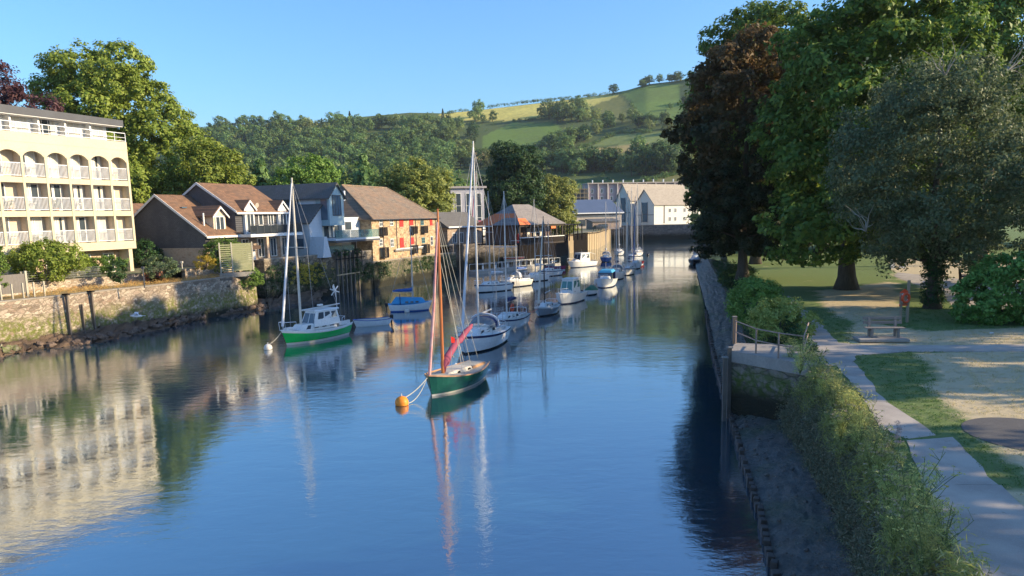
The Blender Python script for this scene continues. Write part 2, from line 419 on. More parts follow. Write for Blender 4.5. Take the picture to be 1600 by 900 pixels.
# ---- outlines, in world metres, measured on the photograph
W1px = [(-160, 497), (-60, 484), (36, 473), (104, 462), (178, 453), (240, 447), (290, 441), (341, 435), (398, 428)]
W1 = [Vector((-55, -60, 0)), Vector((-43.5, 40, 0)), Vector((-40, 50, 0)), Vector((-37.6, 54.8, 0))] + [P(x, y, 3.7) for x, y in W1px[3:]]
W0 = [P(x, y, 3.75) for x, y in [(-160, 482), (-60, 468), (36, 459), (100, 452), (160, 447), (228, 441), (290, 436), (345, 430), (398, 424)]]
W0 = [Vector((-62, -60, 0))] + W0
W2 = [P(x, y, 5.1) for x, y in [(412, 404.5), (510, 396.5), (580, 391), (640, 385), (683, 381), (709, 380.5)]]
SLIP = [Vector(q) for q in ((-9.3, 123, 0), (-9.6, 130, 0), (-8.4, 146, 0), (1.5, 152, 0))]
TIM = [Vector(q) for q in ((1.5, 152, 0), (6.8, 161, 0), (14, 185, 0), (23.8, 208, 0), (30, 240, 0), (36, 274, 0))]
FAR = [Vector(q) for q in ((36, 274, 0), (56, 270, 0), (84, 262, 0), (140, 240, 0))]
xy = lambda L: [(p.x, p.y) for p in L]

n = NT('town_ground'); v = n.pos()
c = n.mix(n.rng(n.noise(v, .12, 5), .4, .6), (.17, .15, .1), (.09, .12, .04)); c = n.mix(n.rng(n.noise(v, 2.5, 5), .35, .7, 0, .5), c, (.3, .24, .14))
n.principled(c, .9, n.bump(n.noise(v, 8, 4), .4, .05)); TOWN = n.mat
struct(polysheet('ground', [(-3000, -3000), (3000, -3000), (3000, 3000), (-3000, 3000)], -2.5, TOWN))
town = [(-500, -60)] + xy(W0) + xy(W2)[:5] + xy(SLIP) + xy(TIM)[1:] + xy(FAR)[1:] + [(500, 240), (500, 420), (-500, 420)]
struct(polysheet('town_ground', town, 4.6, TOWN))
DRY = mat('dry_grass_terrace', (.42, .27, .10), (.2, .17, .07), 1.3, .95, .6, 9)
struct(polysheet('riverside_terrace', xy(W1) + xy(list(reversed(W0))), 3.7, DRY))

# ---- stone walls as ribbons with thickness and a coping
S_LEFT = stone('rubble_river_wall', [(.16, .12, .09), (.36, .29, .22), (.5, .42, .32), (.26, .18, .13)], (.2, .16, .11), 2.6, True, weed=(.75, 2.2, (.13, .14, .035), .5))
S_QUAY = stone('dark_quay_wall', [(.12, .10, .08), (.24, .2, .15), (.34, .28, .2), (.18, .14, .1)], (.1, .085, .06), 2.2, True, weed=(1.2, 3.2, (.05, .065, .025), .8))
S_DARK = stone('dark_river_stone', [(.10, .09, .08), (.17, .15, .13), (.22, .19, .16), (.13, .115, .1)], (.07, .06, .05), 1.4, True, weed=(1.6, 2.2, (.03, .028, .02), .5))
S_GARD = stone('pale_garden_wall', [(.3, .24, .18), (.5, .42, .33), (.6, .52, .42), (.4, .3, .22)], (.28, .22, .16), 3.2, True)
COPE = mat('coping_stone', (.34, .3, .24), (.2, .17, .13), 2, .9, .5, 6)
def wallrib(name, line, z0, z1, th, m, label, cop=.12, batter=.25, group=None):
    root = thing(name, label, 'wall', (line[0].x, line[0].y, 0), 0, group); o = line[0]
    def off(i, d):
        a = line[max(i-1, 0)]; b = line[min(i+1, len(line)-1)]; t = (b-a); t.z = 0; t.normalize(); q = line[i]; return Vector((q.x+t.y*d-o.x, q.y-t.x*d-o.y, 0))
    for nm, d0, d1, a, b, mm in (('stonework', batter, -th, z0, z1-cop, m), ('coping', .04, -th-.04, z1-cop, z1, COPE)):
        mb = MB()
        for i in range(len(line)-1):
            p, q = off(i, d0), off(i+1, d0); p1, q1 = off(i, d0 if nm != 'stonework' else 0), off(i+1, d0 if nm != 'stonework' else 0); r, s = off(i, d1), off(i+1, d1)
            zz = lambda v, z: (v.x, v.y, z)
            mb.face([zz(p, a), zz(q, a), zz(q1, b), zz(p1, b)]); mb.face([zz(p1, b), zz(q1, b), zz(s, b), zz(r, b)]); mb.face([zz(s, a), zz(r, a), zz(r, b), zz(s, b)]); mb.face([zz(p, a), zz(r, a), zz(s, a), zz(q, a)])
        for i in (0, len(line)-1): mb.face([zz(off(i, d0), a), zz(off(i, d1), a), zz(off(i, d1), b), zz(off(i, 0), b)])
        mb.build(nm, mm, root)
    return root
wallrib('river_wall', W1, -1, 3.78, .6, S_LEFT, 'sunlit rubble river wall with green weed below the yellow hotel', .1)
wallrib('garden_wall', W0[:7], 3.6, 4.6, .45, S_GARD, 'low pale rubble wall behind the strip of dry orange grass', .06, .05)
wallrib('garden_wall', W0[7:], 3.6, 4.75, .45, S_GARD, 'short pale rubble wall below the grey-green garden shed', .06, .05)
wallrib('quay_wall', W2[:3], -1, 5.1, .7, S_QUAY, 'high stone quay wall under the balcony house and the pale blue house', .15, .2)
W2b = [W2[2]+Vector((.1, -.1, 0))]+[p+Vector((.55, -.15, 0)) for p in W2[3:5]]+[Vector((-8.9, 123.5, 0))]
wallrib('quay_wall', W2b, -1, 3.6, .9, S_QUAY, 'lower stone quay wall at the foot of the red-shuttered warehouse', .15, .2)
wallrib('return_wall', [W2[0]+Vector((-9, 3.2, 0)), W2[0]+Vector((-.05, 0, 0))], 0, 5.0, .5, S_QUAY, 'stone wall end where the quay steps back beside the slatted fence', .1, .1)
wallrib('far_river_wall', FAR, -1, 5.3, .6, S_DARK, 'dark river wall below the white gabled houses at the river bend', .2, .2)
# slipway between warehouse and pavilion
CONC = mat('pale_concrete', (.42, .40, .36), (.28, .26, .23), 1.2, .9, .4, 10)
CONCD = mat('worn_concrete', (.3, .28, .25), (.16, .15, .13), .9, .9, .4, 9)
wallrib('basin_wall', SLIP, -1, 4.75, .6, S_DARK, 'dark stone wall round the little basin behind the pontoon', .12, .1)
# mud along the left bank
MUDL = mat('foreshore_mud', (.15, .095, .06), (.07, .05, .03), 1.5, .75, .9, 7, bdist=.12)
wl = [(-160, 575), (-60, 563), (0, 556), (60, 546), (130, 540), (215, 523), (280, 508), (321, 497), (400, 487), (435, 479), (500, 468)]
SHA = [P(x, y, 0) for x, y in wl]; SHB = W1[1:-1] + [W2[0], W2[0].lerp(W2[1], .35), W2[1]]
mb = MB(); g = np.random.default_rng(5)
def strip(mb, A, B, za, zb, out, ns=60, nt=8, amp=.12, seed=2):
    def at(L, t):
        f = t*(len(L)-1); i = min(int(f), len(L)-2); return L[i].lerp(L[i+1], f-i)
    g = np.random.default_rng(seed); b0 = len(mb.v)
    for i in range(ns+1):
        a, b = at(A, i/ns), at(B, i/ns)
        e = (b-a).normalized(); a = a - e*out
        for j in range(nt+1):
            q = a.lerp(b, j/nt); zz = za+(zb-za)*(j/nt)**.8+g.normal()*amp*(0 if j == 0 else 1)
            mb.v.append((q.x+g.normal()*amp, q.y+g.normal()*amp, zz))
    for i in range(ns):
        for j in range(nt):
            k = b0+i*(nt+1)+j; mb.f.append((k, k+nt+1, k+nt+2, k+1)); mb.m.append(0)
strip(mb, SHA, SHB, -.35, .85, 1.2, 150, 9)
struct(mb.build('left_foreshore', MUDL, smooth=True))

# ---- right bank
PILEpx = [(1300, 1150), (1252, 1000), (1215, 900), (1188, 800), (1160, 710), (1146, 660), (1128, 600), (1113, 540), (1103, 480), (1090, 430), (1085, 405), (1083, 392)]
PL = [P(x, y, .15) for x, y in PILEpx]
FOOT = [P(x, y, .5) for x, y in [(1480, 1150), (1400, 1000), (1343, 900), (1300, 793), (1258, 715), (1222, 660), (1200, 625), (1165, 535), (1150, 486), (1130, 450), (1116, 425), (1106, 405)]]
TOP = [P(x, y, 3.0) for x, y in [(1640, 1150), (1540, 980), (1490, 900), (1412, 763), (1382, 700), (1345, 640), (1312, 605), (1262, 548), (1222, 500), (1196, 465), (1180, 440), (1140, 412)]]
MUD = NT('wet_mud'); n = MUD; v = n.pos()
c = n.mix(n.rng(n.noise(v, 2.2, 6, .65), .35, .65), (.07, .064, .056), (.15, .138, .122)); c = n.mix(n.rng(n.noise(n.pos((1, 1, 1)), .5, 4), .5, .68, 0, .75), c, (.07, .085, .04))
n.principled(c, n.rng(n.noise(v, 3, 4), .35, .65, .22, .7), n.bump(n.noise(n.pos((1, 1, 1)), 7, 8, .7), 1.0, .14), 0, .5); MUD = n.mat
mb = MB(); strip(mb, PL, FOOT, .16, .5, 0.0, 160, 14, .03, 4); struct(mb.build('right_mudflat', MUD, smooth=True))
BANK = mat('bank_soil', (.09, .075, .05), (.05, .055, .03), 1.2, .95, .9, 6, bdist=.12)
mb = MB(); strip(mb, FOOT, TOP, .48, 3.0, 0, 140, 10, .05, 6); struct(mb.build('right_bank', BANK, smooth=True))
park = xy(TOP[:1]) + xy(TOP)[1:] + [(47, 170), (60, 215), (90, 250), (600, 250), (600, -60), (14, -60)]
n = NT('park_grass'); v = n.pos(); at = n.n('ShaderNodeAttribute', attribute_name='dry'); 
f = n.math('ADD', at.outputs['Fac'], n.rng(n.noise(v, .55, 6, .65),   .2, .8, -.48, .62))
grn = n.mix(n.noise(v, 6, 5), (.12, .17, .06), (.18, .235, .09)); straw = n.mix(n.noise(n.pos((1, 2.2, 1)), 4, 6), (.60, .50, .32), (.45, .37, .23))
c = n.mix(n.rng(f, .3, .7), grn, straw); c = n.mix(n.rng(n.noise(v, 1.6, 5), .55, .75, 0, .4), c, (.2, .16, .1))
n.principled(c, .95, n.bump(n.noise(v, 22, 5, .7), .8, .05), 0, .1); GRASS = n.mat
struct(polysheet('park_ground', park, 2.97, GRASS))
def inpoly(X, Y, poly):
    r = np.zeros(X.shape, bool); j = len(poly)-1
    for i in range(len(poly)):
        xi, yi = poly[i]; xj, yj = poly[j]
        cnd = ((yi > Y) != (yj > Y)) & (X < (xj-xi)*(Y-yi)/((yj-yi) or 1e-9)+xi); r ^= cnd; j = i
    return r
def wp(poly, z=3.0): return xy([P(x, y, z) for x, y in poly])
cs = .4; gx = np.arange(4, 62, cs); gy = np.arange(8, 100, cs); X, Y = np.meshgrid(gx, gy); 
drys = [wp(q) for q in ([(1433, 552), (1680, 543), (1680, 760), (1600, 733), (1567, 723), (1527, 672), (1500, 647), (1460, 613), (1462, 585)], [(1335, 500), (1440, 518), (1680, 508), (1680, 540), (1420, 541), (1330, 541)],
      [(1280, 455), (1400, 440), (1410, 495), (1330, 503), (1290, 480)], [(1390, 405), (1660, 400), (1660, 440), (1450, 452), (1400, 432)], [(1560, 762), (1680, 762), (1680, 850), (1600, 800)])]
dry = np.zeros(X.shape)
for q in drys:
    for dx, dy in ((0, 0), (.5, 0), (-.5, 0), (0, .8), (0, -.8)): dry += inpoly(X+dx, Y+dy, q)*.2
ins = inpoly(X+cs/2, Y+cs/2, park); ins[:, -1] = False; ins[-1, :] = False
idx = np.argwhere(ins); nx = X.shape[1]; gz = 3.0+.03*np.sin(X*1.3)*np.sin(Y*.9)+.02*np.sin(X*3.1+Y*2)
V = np.stack([X, Y, gz*0+3.0], -1).reshape(-1, 3); F = np.array([[i*nx+j, i*nx+j+1, (i+1)*nx+j+1, (i+1)*nx+j] for i, j in idx], dtype=np.int32)
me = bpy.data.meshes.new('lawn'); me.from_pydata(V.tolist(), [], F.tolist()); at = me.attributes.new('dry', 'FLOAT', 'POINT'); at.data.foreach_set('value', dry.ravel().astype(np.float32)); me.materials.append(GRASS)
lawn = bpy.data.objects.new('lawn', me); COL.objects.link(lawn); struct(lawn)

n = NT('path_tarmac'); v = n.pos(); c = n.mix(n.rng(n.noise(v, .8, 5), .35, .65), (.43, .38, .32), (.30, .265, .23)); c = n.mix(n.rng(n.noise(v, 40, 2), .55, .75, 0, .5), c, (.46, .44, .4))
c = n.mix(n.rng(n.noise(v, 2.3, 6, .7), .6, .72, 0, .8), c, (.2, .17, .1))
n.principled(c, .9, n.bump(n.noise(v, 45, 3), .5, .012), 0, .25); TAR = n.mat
def rag(poly, amp=.06, z=3.0, step=.5, seed=3):
    g = np.random.default_rng(seed); L = [P(x, y, z) for x, y in poly]; out = []
    for i in range(len(L)):
        a, b = L[i], L[(i+1) % len(L)]; k = max(1, int((b-a).length/step))
        for j in range(k): q = a.lerp(b, j/k); out.append((q.x+g.normal()*amp, q.y+g.normal()*amp))
    return out
# the slabs of the riverside path, each lapping at a raised joint
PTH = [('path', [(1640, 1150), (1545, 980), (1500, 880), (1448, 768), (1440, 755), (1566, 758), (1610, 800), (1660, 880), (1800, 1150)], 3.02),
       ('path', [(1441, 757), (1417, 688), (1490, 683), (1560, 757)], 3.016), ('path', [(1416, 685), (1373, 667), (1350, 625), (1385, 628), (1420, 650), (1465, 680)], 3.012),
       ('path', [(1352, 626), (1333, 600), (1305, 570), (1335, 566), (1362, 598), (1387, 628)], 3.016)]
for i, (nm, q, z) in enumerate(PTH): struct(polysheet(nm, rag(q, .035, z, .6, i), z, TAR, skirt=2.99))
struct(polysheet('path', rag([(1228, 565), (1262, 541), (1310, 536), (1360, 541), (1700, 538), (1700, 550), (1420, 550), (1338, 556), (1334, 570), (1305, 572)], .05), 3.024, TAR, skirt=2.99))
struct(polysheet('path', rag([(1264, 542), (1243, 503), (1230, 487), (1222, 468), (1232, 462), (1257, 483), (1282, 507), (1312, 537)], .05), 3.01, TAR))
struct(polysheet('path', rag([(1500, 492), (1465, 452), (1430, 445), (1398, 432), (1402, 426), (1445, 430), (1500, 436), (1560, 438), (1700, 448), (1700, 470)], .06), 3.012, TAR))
DARKTAR = mat('dark_tarmac_circle', (.11, .105, .10), (.085, .08, .078), 2, .85, .5, 30)
c0 = P(1612, 680, 3.0); struct(polysheet('tarmac_circle', [(c0.x+1.55*math.cos(a*.157), c0.y+1.75*math.sin(a*.157)) for a in range(40)], 3.014, DARKTAR))

# ------------------------------------------------------------------ hillside
RIDGE = [(-1300, 245), (-200, 235), (0, 228), (200, 222), (280, 217), (340, 210), (400, 203), (480, 195), (560, 183), (640, 176), (690, 177), (740, 173), (800, 166), (860, 159), (900, 154), (950, 147), (980, 141), (1010, 132), (1060, 126), (1120, 112), (1250, 90), (1400, 80), (1700, 75), (2900, 70)]
rx = [a for a, _ in RIDGE]; ry = [b for _, b in RIDGE]
HR0, HR1 = 300.0, 860.0
def hill_pt(px, y):
    yb = horizon(px)+14; yr = float(np.interp(px, rx, ry)); s = min(1, max(0, (yb-y)/(yb-yr))); t = s**1.12; r = HR0+t*(HR1-HR0)
    d = ray(px, y); k = r/math.hypot(d.x, d.y); return CAM+d*k
FIELDS = [([(683, 178), (700, 177), (772, 165), (833, 158), (887, 152), (961, 145), (966, 152), (920, 168), (833, 185), (799, 189), (700, 187)], (.62, .54, .15)),
  ([(752, 214), (799, 192), (871, 192), (878, 204), (849, 216), (828, 232), (753, 234)], (.14, .22, .05)),
  ([(966, 142), (1020, 132), (1060, 130), (1070, 190), (1000, 182), (985, 158)], (.17, .25, .06)),
  ([(920, 228), (967, 209), (1040, 207), (1040, 222), (975, 226)], (.22, .27, .09)),
  ([(905, 233), (975, 226), (1015, 222), (1005, 232), (965, 241), (940, 258), (915, 244)], (.42, .32, .13)),
  ([(737, 236), (778, 239), (778, 253), (738, 254)], (.42, .29, .12)),
  ([(560, 214), (622, 207), (620, 219), (572, 232)], (.26, .27, .08)),
  ([(1010, 280), (1070, 268), (1070, 284), (1012, 287)], (.22, .2, .08)),
  ([(870, 281), (940, 282), (945, 290), (870, 291)], (.07, .12, .03)),
  ([(930, 163), (968, 150), (985, 165), (1010, 190), (960, 190), (925, 180)], (.22, .22, .07))]
PXS = np.concatenate([np.arange(-1300, -100, 40), np.arange(-100, 1240, 4), np.arange(1240, 2900, 40)]); NR = 70
mb = MB(); cols = []
for i, px in enumerate(PXS):
    yb = horizon(px)+14; yr = float(np.interp(px, rx, ry)); base = (.085, .12, .045)
    q = P(px, yb, 4.0) if False else hill_pt(px, yb); d = ray(px, yb); e = Vector((d.x, d.y, 0)).normalized()
    a = CAM+e*299; mb.v.append((a.x, a.y, -4.0)); cols.append(base)
    for j in range(NR+1):
        y = yb+(yr-yb)*(j/NR); p = hill_pt(px, y); mb.v.append((p.x, p.y, p.z)); c = base
        for poly, fc in FIELDS:
            if inpoly(np.array(float(px)), np.array(float(y)), poly): c = fc
        cols.append(c)
    p = CAM+e*1500; mb.v.append((p.x, p.y, 60)); cols.append(base)
    p = CAM+e*3200; mb.v.append((p.x, p.y, -3)); cols.append(base)
K = NR+4
for i in range(len(PXS)-1):
    for j in range(K-1):
        k = i*K+j; mb.f.append((k, k+K, k+K+1, k+1)); mb.m.append(0)
n = NT('hillside'); at = n.n('ShaderNodeAttribute', attribute_name='fieldcol'); v = n.pos()
c = n.mix(n.rng(n.noise(v, .02, 6, .7), .38, .62, 0, .35), at.outputs['Color'], (.10, .12, .045)); c = n.mix(n.rng(n.noise(v, .25, 5), .4, .7, 0, .35), c, (.07, .10, .03))
n.principled(c, .95, n.bump(n.noise(v, .5, 5), .5, .6), 0, .1)
hill = mb.build('hills', n.mat, smooth=True); at = hill.data.attributes.new('fieldcol', 'FLOAT_COLOR', 'POINT'); at.data.foreach_set('color', np.c_[np.array(cols), np.ones(len(cols))].astype(np.float32).ravel()); struct(hill)

# prototypes for hillside trees (each one mesh: crown and trunk), then individual copies
def hill_tree(name, H, Rw, z0, m, seed, k=16, size=.55, per=.16, cr=1.5, conifer=False):
    g = np.random.default_rng(seed)
    if conifer:
        N = 110; t = g.random(N)**.8; zz = z0+(H-z0)*t; rr = Rw*(1-t)**.8*(.6+.4*g.random(N)); a = g.random(N)*6.283
        c = np.stack([rr*np.cos(a), rr*np.sin(a), zz], 1); nn = np.stack([np.cos(a), np.sin(a), np.full(N, .25)], 1); rad = np.full(N, 1.0)*(1.2-.6*t)
    else:
        c, nn = clumps(auto_lobes(g, H, Rw, z0, 7), per, g); rad = g.uniform(.7, 1.2, len(c))*cr
    o = leaves(name, c, nn, rad, k, size, m, seed); me = o.data
    # add the trunk to the same mesh
    import bmesh
    bm = bmesh.new(); bm.from_mesh(me); t = MB().tube([(0, 0, -1.5), (0, 0, H*.4), (0, 0, H*.8)], [.32, .24, .08], 5)
    vs_ = [bm.verts.new(p) for p in t.v]
    for f in t.f:
        ff = bm.faces.new([vs_[i] for i in f]); ff.material_index = 1
    me.materials.append(BARK); bm.to_mesh(me); bm.free(); return o
protos = [hill_tree('broadleaf_tree', 13, 6.2, 1.5, L_HILL, 11), hill_tree('broadleaf_tree', 12, 5.2, 1, L_DARK, 12), hill_tree('broadleaf_tree', 11, 5.5, 1, L_HILL2, 13), hill_tree('broadleaf_tree', 15, 5.0, 2, L_HILL, 14)]
conis = [hill_tree('conifer_tree', 19, 3.8, 1.5, L_PINE, 21, conifer=True), hill_tree('conifer_tree', 17, 4.2, 3, L_HILL, 22, conifer=True)]
LB = ['rounded mid green tree among the woods on the hillside', 'dark green tree among the woods on the hillside', 'pale olive tree among the hedgerows on the hillside', 'tall mid green tree among the woods on the hillside']
LC = ['dark conifer in the plantation on the left hillside', 'mid green conifer in the plantation on the left hillside']
used = set(); rg = random.Random(8)
def put_hill(o, lab, cat, grp, px, y, sc):
    p = hill_pt(px, y)
    if id(o) in used: c = o.copy(); COL.objects.link(c)
    else: c = o; used.add(id(o))
    c.location = (p.x, p.y, p.z-.3); c.rotation_euler = (0, 0, rg.uniform(0, 6.28)); c.scale = (sc*rg.uniform(.85, 1.15), sc*rg.uniform(.85, 1.15), sc*rg.uniform(.85, 1.15)); tag(c, lab, cat, grp); return c
def infield(px, y, grow=0):
    return any(inpoly(np.array(float(px)), np.array(float(y+grow)), q) for q, _ in FIELDS)
nc = nb = na = 0
slope_trees = []
for k_ in (0, 3, 2):  # more copies of the broadleaf prototypes, not a separate species
    o = protos[k_].copy(); COL.objects.link(o); o.name = 'ash_tree'; slope_trees.append(o)
LA = ['spreading mid green ash in the wood covering the left slope', 'tall mid green ash in the wood covering the left slope', 'pale ash in the wood covering the left slope']
for row, y in enumerate(np.arange(304, 168, -5.4)):
    x = 262+rg.uniform(0, 10)
    while x < 700:
        yr = float(np.interp(x, rx, ry)); ok = y > yr+.6 and not infield(x, y, 4) and not infield(x, y-5)
        if ok:
            u = rg.random(); big = 1.15 if x > 560 and y < yr+14 else 1.0
            if u < (.36 if x < 560 else .05) and nc < 190 and y > yr+11: k = 0 if rg.random() < .6 else 1; put_hill(conis[k], LC[k], 'conifer', 'conifers on the left hillside', x, y, rg.uniform(.55, .82)); nc += 1
            elif u < .68 and nb < 215: k = rg.choice([0, 1, 3]); put_hill(protos[k], LB[k], 'tree', 'woodland trees on the hillside', x, y, rg.uniform(.85, 1.3)*big); nb += 1
            elif na < 295: k = rg.choice([0, 1, 1, 2]); put_hill(slope_trees[k], LA[k], 'tree', 'ash trees on the left slope', x, y, rg.uniform(.85, 1.35)*big); na += 1
        x += rg.uniform(8, 17)*(.8 if y < yr+10 else 1)
hn = 0; hedge = []
for k_ in (0, 2, 1):
    o = protos[k_].copy(); COL.objects.link(o); o.name = 'hedgerow_tree'; hedge.append(o)
LH = ['rounded green tree in a hedgerow of the right-hand slope', 'pale olive tree in a hedgerow of the right-hand slope', 'dark tree in a hedgerow of the right-hand slope']
# hedgerow and copse trees, middle and right: strips in picture rows
BELTS = [([(845, 185), (875, 182), (905, 180), (890, 187), (862, 190)], 1.35, 9), ([(700, 200), (720, 205), (745, 195), (760, 200), (735, 215), (690, 215), (705, 225), (722, 230)], 1.1, 14),
  ([(905, 190), (930, 186), (950, 184), (975, 190), (990, 196), (1015, 200), (1045, 200), (1065, 203)], 1.0, 22), ([(640, 215), (660, 210), (680, 218), (650, 235), (675, 240), (700, 245), (720, 240)], 1.0, 20),
  ([(845, 228), (865, 225), (885, 222), (905, 218), (920, 210), (935, 203), (955, 200), (870, 236), (850, 238)], 1.1, 22), ([(790, 262), (820, 264), (850, 266), (880, 268), (905, 270), (925, 262), (940, 270)], 1.2, 32),
  ([(950, 262), (975, 265), (1000, 262), (1030, 255), (1060, 250), (1000, 275), (1040, 270), (1070, 262)], 1.3, 32), ([(1000, 190), (1030, 176), (1055, 170), (1070, 160), (1080, 190)], .6, 14),
  ([(1000, 136), (1015, 132), (1030, 128), (1050, 127), (1065, 122), (1085, 118)], .9, 14), ([(640, 260), (680, 262), (720, 262), (760, 262), (780, 258)], 1.1, 20), ([(750, 178), (742, 186), (762, 186)], 1.2, 4)]
for pts, sc, cnt in BELTS:
    nb = 0
    for i in range(int(cnt*1.15)):
        if nb >= 299: break
        a = rg.choice(pts); x = a[0]+rg.gauss(0, 7); y = a[1]+rg.gauss(0, 3)
        if infield(x, y-2) and rg.random() < .8: continue
        if y < float(np.interp(x, rx, ry))+.5: y = float(np.interp(x, rx, ry))+1
        k = rg.choice([0, 0, 1, 2]); put_hill(hedge[k], LH[k], 'tree', 'hedgerow trees on the right-hand slope', x, y, sc*rg.uniform(.65, 1.05)); nb += 1
print('hill trees', nc, nb)
c = put_hill(hill_tree('lone_tree', 12, 6.3, 2.2, L_DARK, 31), 'lone round dark tree standing on the bare skyline', 'tree', None, 958, 148, 1.0); del c
c = put_hill(hill_tree('hilltop_oak', 17, 9.2, 2, L_HILL, 32, k=18), 'broad spreading oak left of the yellow hilltop field', 'tree', None, 743, 190, 1.0)
for x, y, s, lb in ((858, 186, 1.35, 'big rounded tree at the lower left corner of the yellow hilltop field'), (880, 189, 1.45, 'big bushy tree below the middle of the yellow hilltop field')):
    put_hill(hill_tree('field_tree', 13, 6.5, .5, L_HILL, int(x)), lb, 'tree', None, x, y, s)
# hedges that run along the field edges: far off, they read as one mass of scrub
g = np.random.default_rng(77); pts = []
EDGE = [[(696, 178), (760, 168), (835, 159), (900, 153), (955, 147)], [(799, 190), (835, 187), (870, 178), (925, 168)], [(753, 235), (800, 234), (840, 226), (860, 215)], [(905, 232), (930, 224), (967, 208), (1020, 206)], [(730, 236), (780, 238)],
        [(800, 246), (880, 246), (905, 242)], [(985, 160), (1000, 183), (1060, 190)], [(560, 213), (622, 206)], [(1000, 285), (1070, 270)], [(775, 250), (900, 256), (940, 262)]]
for L in EDGE:
    for (a, b), (c, d) in zip(L, L[1:]):
        for i in range(int(math.hypot(c-a, d-b)/1.5)+1):
            t = g.random(); p = hill_pt(a+(c-a)*t, b+(d-b)*t+g.normal()*.7); pts.append((p.x, p.y, p.z+1.0))
for i in range(1500):   # scrub scattered through woods
    x = g.uniform(262, 1090); yr = float(np.interp(x, rx, ry)); y = g.uniform(yr+1, 308)
    if x > 690 and g.random() < .55: continue
    if infield(x, y) or infield(x, y-3) or infield(x, y+3): continue
    p = hill_pt(x, y); pts.append((p.x, p.y, p.z+1.2))
pts = np.array(pts); tag(leaves('hillside_scrub', pts, np.tile([0, 0, 1.], (len(pts), 1)), g.uniform(1.4, 3.2, len(pts)), 22, .6, L_HILL, 78), 'scrub and hedges filling in between the hillside trees', 'scrub', kind='stuff')

# ---- the evening air over the valley
hz = bpy.data.materials.new('valley_haze'); hz.use_nodes = True; t_ = hz.node_tree; t_.nodes.clear(); ho = t_.nodes.new('ShaderNodeOutputMaterial'); hv = t_.nodes.new('ShaderNodeVolumePrincipled')
hv.inputs['Color'].default_value = (.78, .86, 1, 1); hv.inputs['Density'].default_value = HAZE; hv.inputs['Anisotropy'].default_value = .2; t_.links.new(hv.outputs[0], ho.inputs[1])
tag(MB().box(-3300, 3300, -3300, 3300, -4, 190).build('haze', hz), 'thin bluish evening haze over the valley', 'haze', kind='stuff')
# ================================================================== buildings, left bank
U = math.atan2(1, .42)
CREAM = mat('cream_render', (.58, .51, .36), (.53, .455, .31), .8, .8, .15, 12)
WHITE = mat('white_paint', (.80, .79, .76), (.70, .69, .66), 2, .5, .08, 20)
WHITEM = mat('white_metal', (.74, .76, .78), (.62, .64, .66), 3, .4, .05, 20)
TAN = mat('beige_render', (.66, .54, .40), (.56, .45, .33), 1, .85, .15, 12)
CURT = mat('curtain_cloth', (.74, .70, .60), (.55, .50, .40), 3.5, .9, .3, 6, stretch=(6, 6, .3))
GLASS = glass('window_glass'); GLASSB = glass('blue_glass', (.05, .08, .11))
DARKF = mat('dark_fascia', (.075, .08, .09), (.05, .052, .06), 1, .6, .1, 10)
SLATEW = tiles('slate_hanging', (.12, .12, .125), (.15, .15, .155), (.03, .03, .035), 'y', .28, .2, (.06, .06, .07), .8)
T_BROWN = tiles('brown_roof_tiles', (.32, .17, .09), (.17, .10, .06), (.05, .03, .025), 'x', .32, .3, (.14, .10, .07))
T_SLATE = tiles('slate_roof', (.13, .125, .12), (.17, .16, .15), (.03, .03, .03), 'x', .3, .26, (.12, .11, .08))
T_SLATEY = tiles('slate_roof_side', (.12, .12, .12), (.155, .15, .145), (.03, .03, .03), 'y', .3, .26, (.1, .1, .08))
T_OLD = tiles('old_grey_brown_tiles', (.27, .22, .16), (.16, .13, .10), (.05, .045, .035), 'x', .3, .3, (.30, .17, .09))
S_WARE = stone('warehouse_stone', [(.24, .16, .10), (.54, .38, .21), (.66, .50, .31), (.38, .26, .16)], (.40, .30, .19), 2.6)
S_HOUSE = stone('house_stone', [(.3, .22, .17), (.44, .34, .26), (.36, .25, .2), (.24, .17, .13)], (.4, .34, .27), 3)
S_PINK = stone('pinkish_stone', [(.45, .32, .22), (.62, .48, .34), (.55, .38, .26)], (.5, .4, .3), 3)

def window(parent, x0, x1, z0, z1, y=0.0, fr=.07, d=.08, fm=WHITE, gm=GLASS, mull=(), trans=(), name='window', depth=.06, curtain=False):
    """frame stands proud of y towards -y; pane child behind it"""
    mb = MB(); ya, yb = y-d, y+.02
    mb.box(x0, x0+fr, ya, yb, z0, z1); mb.box(x1-fr, x1, ya, yb, z0, z1); mb.box(x0+fr, x1-fr, ya, yb, z1-fr, z1); mb.box(x0+fr, x1-fr, ya, yb, z0, z0+fr)
    for t in mull: xm = x0+(x1-x0)*t; mb.box(xm-fr*.4, xm+fr*.4, ya+.01, yb, z0+fr, z1-fr)
    for t in trans: zm = z0+(z1-z0)*t; mb.box(x0+fr, x1-fr, ya+.012, yb, zm-fr*.35, zm+fr*.35)
    o = mb.build(name, fm, parent)
    MB().box(x0+fr, x1-fr, ya+.03, ya+.05, z0+fr, z1-fr).build('pane', gm, o)
    if curtain:
        MB().box(x0+fr, x0+fr+(x1-x0)*.22, ya+.018, ya+.028, z0+fr, z1-fr).build('curtain', CURT, o); MB().box(x1-fr-(x1-x0)*.22, x1-fr, ya+.018, ya+.028, z0+fr, z1-fr).build('curtain', CURT, o)
    return o
